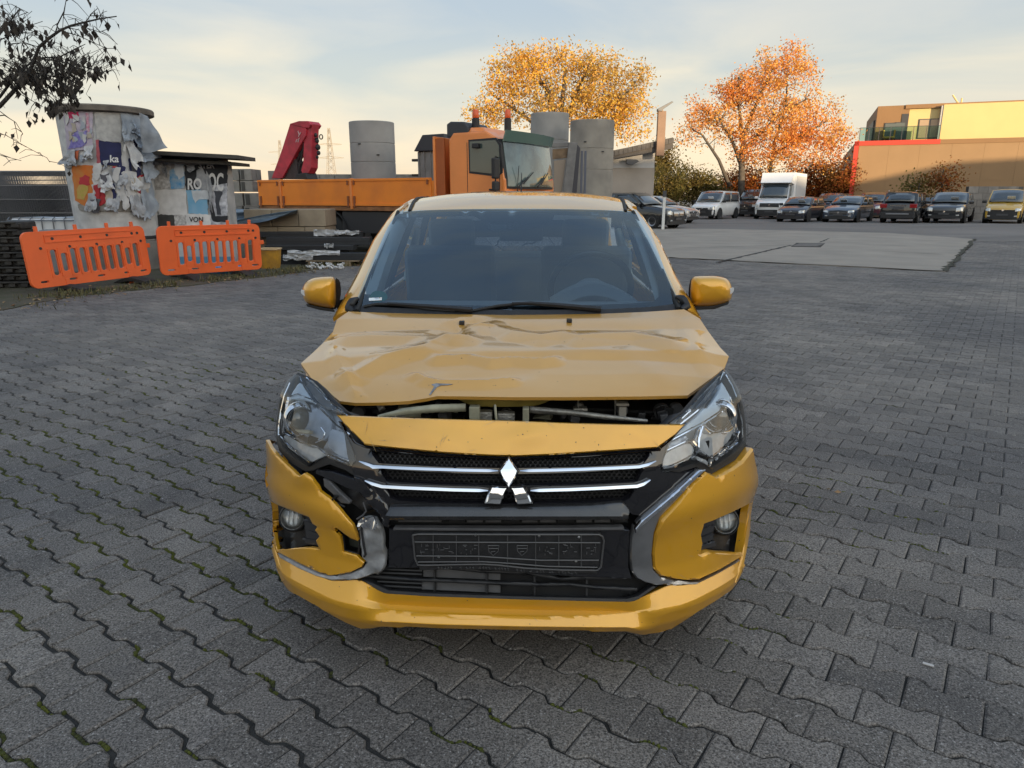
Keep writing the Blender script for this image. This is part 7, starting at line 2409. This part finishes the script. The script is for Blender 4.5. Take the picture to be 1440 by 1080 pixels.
# ---- engine bay seen through the gap
MB().span((-.60, .20, .22), (.60, .95, .70)).build('engine_block', DARK, car, local=True)
MB().add([hat(478, 560, .95), hat(980, 556, .95), hat(980, 640, .95), hat(478, 640, .95)], [(0, 1, 2, 3)]).build('bulkhead', DARK, car, local=True)
def bar(pts, r, m, name, n=6):
    return MB().tube([hat(*p) for p in pts], r, n).build(name, m, car, local=True, smooth=60)
bar([(532, 586, .21), (570, 578, .21), (610, 574.5, .22), (655, 573, .22)], [.006, .011, .014, .014], STEEL, 'lock_carrier', 6)
bar([(745, 576, .22), (800, 580, .23), (850, 586, .24), (910, 592, .25)], [.012, .010, .009, .006], ALU, 'lock_carrier')
for x0, x1, y0, y1, yy, m_ in ((660, 675, 571, 592, .21, STEEL), (735, 744, 573, 592, .21, STEEL), (668, 692, 578, 592, .24, ALU), (700, 724, 580, 592, .24, ALU), (612, 620, 566, 573, .30, GREYP), (806, 826, 573, 577, .30, ALU), (870, 880, 571, 586, .30, mat('pale_plastic', (.32, .30, .26), .6)), (866, 884, 566, 570, .30, MATS['pale_plastic'])):
    a, b = hat(x0, y0, yy), hat(x1, y1, yy)
    MB().span((a.x, yy - .012, b.z), (b.x, yy + .02, a.z)).build('latch_part', m_, car, local=True, bevel=.003)
for x, y, r in ((683, 584, .022), (712, 583, .022), (815, 571, .014), (874, 575, .018), (930, 578, .026), (950, 575, .022), (565, 580, .02), (505, 578, .02)):
    c = hat(x, y, .36)
    MB().lathe([(0, .012), (r * .6, .012), (r, .006), (r, -.02), (0, -.02)], 14, c, 'y').build('engine_part', ALU if 600 < x < 820 else GREYP, car, local=True, smooth=40)
rb = random.Random(8)
for i in range(34):                            # brackets, bolts and housings in the gap
    x, y = rb.choice((rb.uniform(505, 650), rb.uniform(745, 950))), rb.uniform(573, 592)
    yy = rb.uniform(.28, .5)
    c = hat(x, y, yy)
    m_ = (GREYP, ALU, STEEL, BLK, RUBBER)[rb.randrange(5)]
    if i % 3 == 0:
        MB().cyl(c, c + V((rb.uniform(-.02, .02), rb.uniform(-.03, .01), rb.uniform(.01, .035))), rb.uniform(.006, .014), n=8).build('engine_part', m_, car, local=True, smooth=40)
    else:
        MB().box(c, (rb.uniform(.02, .07), .04, rb.uniform(.01, .035)), rotm(0, rb.uniform(-.3, .3), rb.uniform(-.3, .3))).build('engine_part', m_, car, local=True, bevel=.003)
bar([(696, 569, .21), (697, 580, .20), (698, 590, .20)], .004, STEEL, 'latch_hook')
bar([(813, 562, .30), (813, 576, .30)], .002, ALU, 'prop_wire')
bar([(865, 562, .30), (865, 585, .30)], .002, ALU, 'prop_wire')
bar([(500, 572, .4), (560, 575, .4), (620, 572, .45)], .006, RUBBER, 'cable')
bar([(760, 574, .4), (840, 577, .38), (920, 581, .36)], .008, RUBBER, 'cable')

# ---- windscreen, pillars, roof
WB = [(496, 436, 1.05), (540, 439.5, 1.005), (600, 441.5, .985), (728, 443.5, .965), (850, 442, .985), (915, 439, 1.005), (959, 433, 1.05)]
WT = [(559, 297, 1.74), (640, 294, 1.695), (728, 293, 1.68), (815, 294, 1.695), (891, 297, 1.74)]
wb, wt = curve(WB), curve(WT)
def ws(u, v):
    p = wb(u).lerp(wt(u), v)
    return p + V((0, -.014, .020)) * (4 * v * (1 - v))
wsm = MB().grid(ws, 36, 18)
wsmesh = bpy.data.meshes.new('ws')
wsmesh.from_pydata(wsm.v, [], wsm.f)
from mathutils.bvhtree import BVHTree
ws_bvh = BVHTree.FromPolygons([V(v) for v in wsm.v], wsm.f)
def wsurf(px, py):
    d = hray(px, py).normalized()
    hit = ws_bvh.ray_cast(HEYE, d)
    if hit[0] is not None:
        return hit[0]
    near = ws_bvh.find_nearest(HEYE + d * 3.4)
    return near[0]
wind = wsm.build('windscreen', WIND, car, smooth=180, local=True)
w_out = [(502, 434), (560, 439.5), (640, 441.3), (728, 442), (820, 441), (900, 438), (954, 431.5), (935, 385), (912, 338), (889, 299), (815, 296), (728, 295), (640, 296), (561, 299.5), (545, 330), (520, 385)]
w_in = [(516, 423), (600, 427), (728, 429.5), (850, 427), (918, 424), (927, 416), (926, 400), (914, 362), (899, 318), (885, 307), (830, 302), (780, 300.5), (776, 310), (765, 314), (692, 314), (676, 308), (666, 302), (600, 303.5), (557, 306), (549, 322), (530, 368), (516, 408)]
patch('windscreen_border', w_out, lambda x, y: wsurf(x, y) + V((0, .004, -.004)), GLOSS, wind, th=.002, res=9, rim=0, holes=[w_in])
patch('sticker', smooth_poly([(518, 416), (526, 408), (538, 408), (545, 414), (544, 421), (534, 424), (522, 424)], 2), lambda x, y: wsurf(x, y) + V((0, .003, -.003)), mat('sticker_green', (.02, .22, .13), .5), wind, th=.001, res=4, rim=0)
patch('sticker', [(519, 419.5), (537, 418.5), (537, 422.5), (519, 423.5)], lambda x, y: wsurf(x, y), mat('sticker_white', (.75, .78, .78), .5), wind, off=.002, th=.001, res=4, rim=0)
# sensor housing and inner mirror
MB().box(hat(704, 314, 1.78), (.13, .10, .05)).build('sensor_housing', DASH, car, local=True, bevel=.015)
MB().box(hat(701, 319, 1.72), (.075, .02, .030)).build('sensor_window', mat('sensor_grey', (.35, .42, .46), .3), car, local=True, bevel=.004)
mir = MB().box(hat(733, 330, 1.86), (.22, .03, .065), rotm(rx=.15)).build('inner_mirror', mat('mirror_back', (.055, .06, .065), .5), car, local=True, bevel=.014)
# wipers
def wiper(pts, blade):
    off = V((0, -.008, .010))
    w = MB().tube([wsurf(x, y) + off for x, y in pts], [.012, .010, .008, .006][:len(pts)], 6).build('wiper_arm', BLK, car, local=True, smooth=50)
    MB().tube([wsurf(x, y) + V((0, -.004, .006)) for x, y in densify(blade, 12, False)], .0065, 5).build('wiper_blade', RUBBER, w, local=True, smooth=50)
wiper([(664, 439), (600, 434), (560, 431), (545, 430)], [(512, 433), (530, 429.5), (560, 430), (600, 436), (640, 439)])
wiper([(845, 438), (780, 432), (745, 429.5), (720, 430)], [(664, 439), (700, 432), (735, 428.5), (780, 431), (838, 437)])
cow = MB().grid(lambda u, v: (wb(u) + (wt(u) - wb(u)) * .03).lerp(Br(u), v * 1.1) + V((0, -.004, .006 - .03 * v)), 24, 4)
cow.build('cowl', BLK, car, local=True)

# pillars: strip between the glass edge and the outer edge of the body
def strip3(A, B, n, name, m, bulge=.006, up=V((0, 0, 1)), smooth=60):
    fa, fb = curve(A), curve(B)
    mb = MB().sheet(lambda u, v: fa(u).lerp(fb(u), v) + up * (bulge * 4 * v * (1 - v)), n, 5, .03, (0, -.3, .6))
    return mb.build(name, m, car, local=True, smooth=smooth)
strip3([(496, 436, 1.05), (520, 385, 1.27), (545, 330, 1.57), (559, 297, 1.74), (566, 292, 1.80)], [(468, 447, 1.10), (499, 391, 1.42), (525, 337, 1.72), (553, 297, 1.90), (574, 284.5, 2.00)], 20, 'pillar', GOLD)
strip3([(959, 433, 1.05), (935, 385, 1.27), (912, 338, 1.57), (891, 297, 1.74), (884, 292, 1.80)], [(986, 447, 1.10), (953, 391, 1.42), (927, 337, 1.72), (899, 297, 1.90), (877, 284.5, 2.00)], 20, 'pillar', GOLD)
for A in ([(502, 437, 1.03), (522, 385, 1.262), (546, 332, 1.562), (560, 297.5, 1.735)], [(954, 434, 1.03), (933, 385, 1.262), (911, 338, 1.562), (890, 297.5, 1.735)]):
    MB().tube([curve(A)(i / 12) for i in range(13)], .009, 6).build('pillar_seal', RUBBER, car, local=True, smooth=60)
for A in ([(497, 438, 1.03), (491, 434, 1.06), (496, 424, 1.08), (504, 419, 1.08)], [(958, 435, 1.03), (965, 431, 1.06), (960, 420, 1.08), (950, 417, 1.08)]):
    f = curve(A)
    MB().tube([f(i / 8) for i in range(9)], [.008, .012, .016, .02, .02, .02, .018, .012, .006], 6).build('corner_trim', BLK, car, local=True, smooth=60)
# roof
ZR = [(1.70, 1.352), (1.78, 1.368), (2.0, 1.402), (2.25, 1.425), (2.5, 1.433), (2.8, 1.425), (3.1, 1.40), (3.35, 1.36)]
def zr(y):
    for (a, b), (c, d) in zip(ZR, ZR[1:]):
        if y <= c:
            t = (y - a) / (c - a)
            return b + (d - b) * t
    return ZR[-1][1]
def roof(u, v):
    x = (2 * u - 1)
    y0 = 1.685 + .055 * x * x
    y = y0 + (3.35 - y0) * v
    wd = (.555 + .055 * min(1, v * 3)) * (1 - .10 * v * v)
    return V((wd * x + .0, y, zr(y) - .050 * abs(x) ** 3 * (1 - .5 * (1 - v) ** 4) - .006 * (1 - v) ** 8))
ro = MB().sheet(roof, 28, 30, .02, (0, 0, 1)).build('roof', GOLD, car, smooth=60, local=True)
for s in (0, 1):
    MB().tube([roof(.03 if s == 0 else .97, i / 20) + V((0, 0, .002)) for i in range(21)], .010, 5).build('roof_seam', RUBBER, ro, local=True, smooth=60)
MB().tube([(0, 3.1, 1.40), (0, 3.28, 1.56)], [.006, .002], 6).build('aerial', RUBBER, ro, local=True)

# ---- body sides, doors, rear, wheels
SX = [(.22, .70), (.28, .775), (.40, .815), (.55, .828), (.66, .822), (.76, .806), (.83, .775), (.88, .735), (.93, .690)]
def side_x(z, y):
    for (a, b), (c, d) in zip(SX, SX[1:]):
        if z <= c:
            t = max(0, (z - a) / (c - a))
            x = b + (d - b) * t
            break
    else:
        x = SX[-1][1]
    if y > 3.3:
        x *= 1 - .16 * ((y - 3.3) / .5) ** 2
    if y < 1.15:
        k = (1.15 - y) / .6
        x = x - .050 * k * max(0, min(1, (z - .58) / .2)) - .055 * max(0, (.85 - y) / .4) ** 2
    return x
WH = [(.73, .285), (3.18, .285)]
def side(s):
    def f(u, v):
        y = .46 + (3.80 - .46) * u
        zb = .24
        for wy, wz in WH:
            d = .345 ** 2 - (y - wy) ** 2
            if d > 0:
                zb = max(zb, wz + sqrt(d))
        zt = .79 + .085 * min(1, max(0, (y - .46) / .5)) + .025 * min(1, max(0, (y - 1.0) / .3)) + .045 * min(1, max(0, (y - .9) / 2.6))
        z = zb + (zt - zb) * v
        return V((s * side_x(z, y), y, z))
    return MB().sheet(f, 120, 14, .015, (s, 0, 0)).build('body_side', GOLD, car, smooth=40, local=True)
for s in (-1, 1):
    bs = side(s)
    def wing(u, v, s=s):
        y = .48 + .70 * u
        zt = .79 + .085 * min(1, max(0, (y - .46) / .5)) + .025 * min(1, max(0, (y - 1.0) / .3))
        x = side_x(zt, y)
        return V((s * (x - .17 * v), y, zt + .012 * sin(pi * v) - .03 * v * v))
    MB().sheet(wing, 16, 6, .01, (0, 0, 1)).build('wing_top', GOLD, car, local=True, smooth=60)
    for wy, wz in WH:
        w = MB().lathe([(.20, -.10), (.272, -.098), (.287, -.07), (.287, .07), (.272, .098), (.20, .10)], 36, (s * .725, wy, wz), 'x').build('wheel', RUBBER, car, smooth=50, local=True)
        xo = s * .085
        MB().lathe([(.20, .0), (.195, xo), (.185, xo * .8)], 32, (s * .725, wy, wz), 'x').build('rim', SATIN, w, smooth=50, local=True)
        for k in range(5):
            a = 2 * pi * k / 5
            p = V((s * .79, wy, wz))
            MB().tube([p, p + V((0, cos(a) * .19, sin(a) * .19))], [.03, .018], 6).build('spoke', SATIN, w, local=True)
        MB().lathe([(.36, -.10), (.36, .10)], 32, (s * .66, wy, wz), 'x').build('arch_liner', DARK, car, local=True)
    # side glass and door pillars
    def sg(u, v, s=s):
        y0, y1 = 1.22 + .72 * v, 3.35 - .22 * v
        y = y0 + (y1 - y0) * u
        zt = zr(max(1.95, y)) - .055
        zb = .915 + .03 * min(1, (y - 1.2) / 2)
        z = zb + (zt - zb) * v
        return V((s * (.725 - .135 * v), y, z))
    MB().grid(sg, 20, 6).build('side_window', SIDEG, car, smooth=180, local=True)
    for yy in (.44, .86):
        MB().tube([sg(yy, v / 6) + V((s * .004, 0, 0)) for v in range(7)], .028, 5).build('door_pillar', BLK, car, local=True)
    MB().tube([sg(u / 20, 1) for u in range(21)], .018, 6).build('roof_rail', GOLD, car, local=True, smooth=60)
    MB().tube([sg(u / 20, 0) for u in range(21)], .014, 6).build('window_seal', RUBBER, car, local=True, smooth=60)
    MB().tube([V((s * (.805), 1.22, .30)), V((s * .829, 1.20, .55)), V((s * .812, 1.20, .75)), V((s * .73, 1.20, .90))], .0035, 4).build('door_gap', CRK, car, local=True)
    MB().tube([V((s * (.805), 2.25, .30)), V((s * .829, 2.25, .55)), V((s * .812, 2.25, .75)), V((s * .73, 2.25, .92))], .0035, 4).build('door_gap', CRK, car, local=True)
    for yy in (2.05, 3.0):
        MB().tube([V((s * .822, yy - .09, .79)), V((s * .845, yy - .06, .795)), V((s * .845, yy + .06, .795)), V((s * .822, yy + .09, .79))], .012, 6).build('door_handle', GOLD, car, local=True, smooth=60)
def rear(u, v):
    x = (2 * u - 1)
    z = .24 + .70 * v
    return V((x * side_x(z, 3.78) * .98, 3.80 + .05 * (1 - x * x) - .03 * v, z))
MB().sheet(rear, 16, 10, .02, (0, 1, 0)).build('tailgate', GOLD, car, smooth=60, local=True)
MB().grid(lambda u, v: V(((2 * u - 1) * (.66 - .1 * v), 3.80 - .42 * v + .04 * (1 - (2 * u - 1) ** 2), .94 + .40 * v)), 12, 6).build('rear_window', SIDEG, car, smooth=180, local=True)
for s in (-1, 1):
    MB().tube([(s * .66, 3.76, .92), (s * .61, 3.58, 1.13), (s * .55, 3.36, 1.335)], [.05, .045, .035], 8).build('rear_pillar', GOLD, car, local=True, smooth=60)
    MB().box((s * .68, 3.80, .80), (.16, .06, .18)).build('tail_light', mat('tail_red', (.35, .01, .01), .15, coat=1), car, local=True, bevel=.02)
MB().span((-.74, .5, .17), (.74, 3.75, .23)).build('underbody', DARK, car, local=True)

# ---- inside
MB().sheet(lambda u, v: V(((2 * u - 1) * .66, 1.02 + .48 * v, .935 + .03 * sin(pi * v) - .01 * v)), 10, 6, .3, (0, 0, 1)).build('dashboard', DASH, car, smooth=60, local=True)
MB().span((-.70, 1.2, .24), (.70, 3.6, .30)).build('cabin_floor', DASH, car, local=True)
st = MB().tube([V((.345 + .185 * cos(a * pi / 16), 1.50 - .08 * sin(a * pi / 16), .985 + .172 * sin(a * pi / 16))) for a in range(33)], .016, 8, cap=False).build('steering_wheel', mat('steering_leather', (.03, .032, .035), .4), car, local=True, smooth=180)
MB().ball((.345, 1.50, .97), (.085, .04, .07), 12, 8).build('airbag_cover', DASH, st, local=True, smooth=180)
MB().sheet(lambda u, v: V((.345 + (2 * u - 1) * .19, 1.30 + .12 * v, .96 + .075 * sin(pi * u))), 14, 4, .05, (0, 0, 1)).build('instrument_hood', DASH, car, local=True, smooth=60)
for x in (-.36, .36):
    s_ = MB().box((x, 2.06, .84), (.48, .14, .62), rotm(rx=.18)).build('seat', SEAT, car, local=True, bevel=.05, seg=3)
    MB().box((x, 1.82, .50), (.50, .50, .16)).build('seat_cushion', SEAT, s_, local=True, bevel=.05)
    MB().box((x, 2.12, 1.20), (.25, .10, .17), rotm(rx=.15)).build('headrest', SEAT, s_, local=True, bevel=.04, seg=3)
MB().box((0, 2.92, .78), (1.22, .16, .56), rotm(rx=.2)).build('rear_seat', SEAT, car, local=True, bevel=.05)
MB().sheet(lambda u, v: roof(u, .06 + .9 * v) + V((0, 0, -.03)), 8, 8, .006, (0, 0, 1)).build('headliner', TRIM, car, local=True)
for s, A in ((0, [(520, 424, 1.14), (536, 375, 1.36), (555, 326, 1.64), (566, 304, 1.82)]), (1, [(935, 424, 1.14), (920, 375, 1.36), (902, 326, 1.64), (886, 304, 1.82)])):
    f = curve(A)
    MB().tube([f(i / 10) for i in range(11)], [.042] * 11, 6).build('pillar_trim', TRIM, car, local=True, smooth=60)
for A in ([(575, 395, 2.3), (581, 350, 2.35), (588, 322, 2.38)], [(882, 393, 2.3), (876, 350, 2.35), (868, 322, 2.38)]):
    f = curve(A)
    MB().tube([f(i / 6) for i in range(7)], [.034, .034, .033, .03, .028, .024, .018], 6).build('belt_pillar', mat('pillar_beige', (.65, .66, .62), .8), car, local=True, smooth=60)

# ---- door mirrors
def mirror(outl, back, y, s, ind, cover_split):
    n = 14
    cx = sum(p[0] for p in outl) / len(outl)
    cy = sum(p[1] for p in outl) / len(outl)
    ol = densify(smooth_poly(outl, 2), 3)
    mb = MB()
    rings = 6
    k = len(ol)
    vs = []
    for r_ in range(rings + 1):
        a = (pi / 2) * r_ / rings
        for x, yy in ol:
            X, Y = cx + (x - cx) * sin(a) ** .55, cy + (yy - cy) * sin(a) ** .55
            vs.append(hat(X, Y, y - .085 * cos(a) ** 1.0))
    for x, yy in ol:
        vs.append(hat(cx + (x - cx) * .98, cy + (yy - cy) * .98, y + .05))
    rings += 1
    fs = [(r_ * k + i, r_ * k + (i + 1) % k, (r_ + 1) * k + (i + 1) % k, (r_ + 1) * k + i) for r_ in range(rings) for i in range(k)]
    fs.append(tuple(range(k)))
    mb.add(vs, fs)
    o = mb.build('door_mirror', GOLD, car, local=True, smooth=70)
    bl = densify(smooth_poly(back, 1), 4)
    q = MB().prism(bl, lambda u, v, w: hat(u, v, w), y + .03, y + .075).build('mirror_housing', BLK, o, local=True, bevel=.004)
    MB().prism(densify(smooth_poly(ind, 1), 3), lambda u, v, w: hat(u, v, w), y - .05, y + .03).build('mirror_indicator', mat('indicator_lens', (.62, .64, .66), .15, coat=1), o, local=True, bevel=.003)
    MB().prism(cover_split, lambda u, v, w: hat(u, v, w), y - .03, y + .05).build('mirror_base', BLK, o, local=True, bevel=.003)
    arm = MB().tube([hat(outl[0][0] + (8 if s < 0 else -2), 430, y + .03), V((s * .72, y + .12, .90))], [.03, .035], 8).build('mirror_arm', BLK, o, local=True, smooth=60)
mirror([(472, 389), (455, 389), (440, 391), (430, 396), (424, 408), (428, 426), (450, 432), (471, 435), (473, 420)], [(471, 390), (478, 394), (480, 410), (477, 428), (471, 436), (440, 431), (428, 427), (440, 428), (468, 432)], 1.30, -1, [(423, 407), (427, 408), (434, 413), (434, 418), (427, 416), (423, 412)], [(430, 427), (450, 432), (470, 435), (471, 439), (450, 436), (432, 431)])
mirror([(972, 389), (990, 388), (1008, 388), (1021, 391), (1027, 397), (1031, 409), (1028, 424), (1004, 431), (973, 432), (970, 415)], [(973, 390), (970, 396), (968, 410), (969, 425), (972, 434), (1004, 433), (1027, 426), (1000, 429), (975, 430)], 1.30, 1, [(1032, 404), (1028, 405), (1014, 411), (1013, 417), (1026, 415), (1032, 410)], [(973, 431), (1004, 430), (1026, 424), (1024, 428), (1004, 435), (974, 436)])

# ---- stone chips, dirt specks and scuffs on the painted panels
rch = random.Random(31)
CHIP = mat('stone_chip', (.11, .085, .05), .8)
PALE = mat('scuff_pale', (.55, .40, .18), .6)
painted = [o for o in car.children if o.name.split('.')[0] in ('bumper_lip', 'bumper_corner', 'nose_panel', 'bonnet')]
for o in painted:
    base = o.name.split('.')[0]
    bb = [to_px(CARM @ V(c)) for c in o.bound_box]
    x0, x1 = min(p[0] for p in bb), max(p[0] for p in bb)
    y0, y1 = min(p[1] for p in bb), max(p[1] for p in bb)
    mb, ms = MB(), MB()
    for i in range(90 if base == 'bonnet' else 70):
        x, y = rch.uniform(x0, x1), rch.uniform(y0, y1)
        hit, loc, n, idx = o.ray_cast(HEYE, hray(x, y).normalized())
        if not hit or n.dot(HEYE - loc) < 0:
            continue
        q = n.orthogonal().normalized()
        a0 = rch.random() * 6.28
        u = q * cos(a0) + n.cross(q) * sin(a0)
        w = n.cross(u)
        if rch.random() < .75:
            r_ = rch.uniform(.0007, .0021)
            mb.add([loc + n * .0008 + (u * cos(a * 1.2566) + w * sin(a * 1.2566)) * r_ * rch.uniform(.6, 1.4) for a in range(5)], [(0, 1, 2, 3, 4)])
        elif base != 'bonnet':
            L_ = rch.uniform(.008, .030)
            ms.add([loc + n * .0012 - u * L_, loc + n * .0012 + w * .0005, loc + n * .0012 + u * L_, loc + n * .0012 - w * .0005], [(0, 1, 2, 3)])
    if mb.f:
        tag(mb.build('stone_chips', CHIP, o, local=True, fix=False), kind='stuff')
    if ms.f:
        tag(ms.build('scuff_marks', PALE, o, local=True, fix=False), kind='stuff')
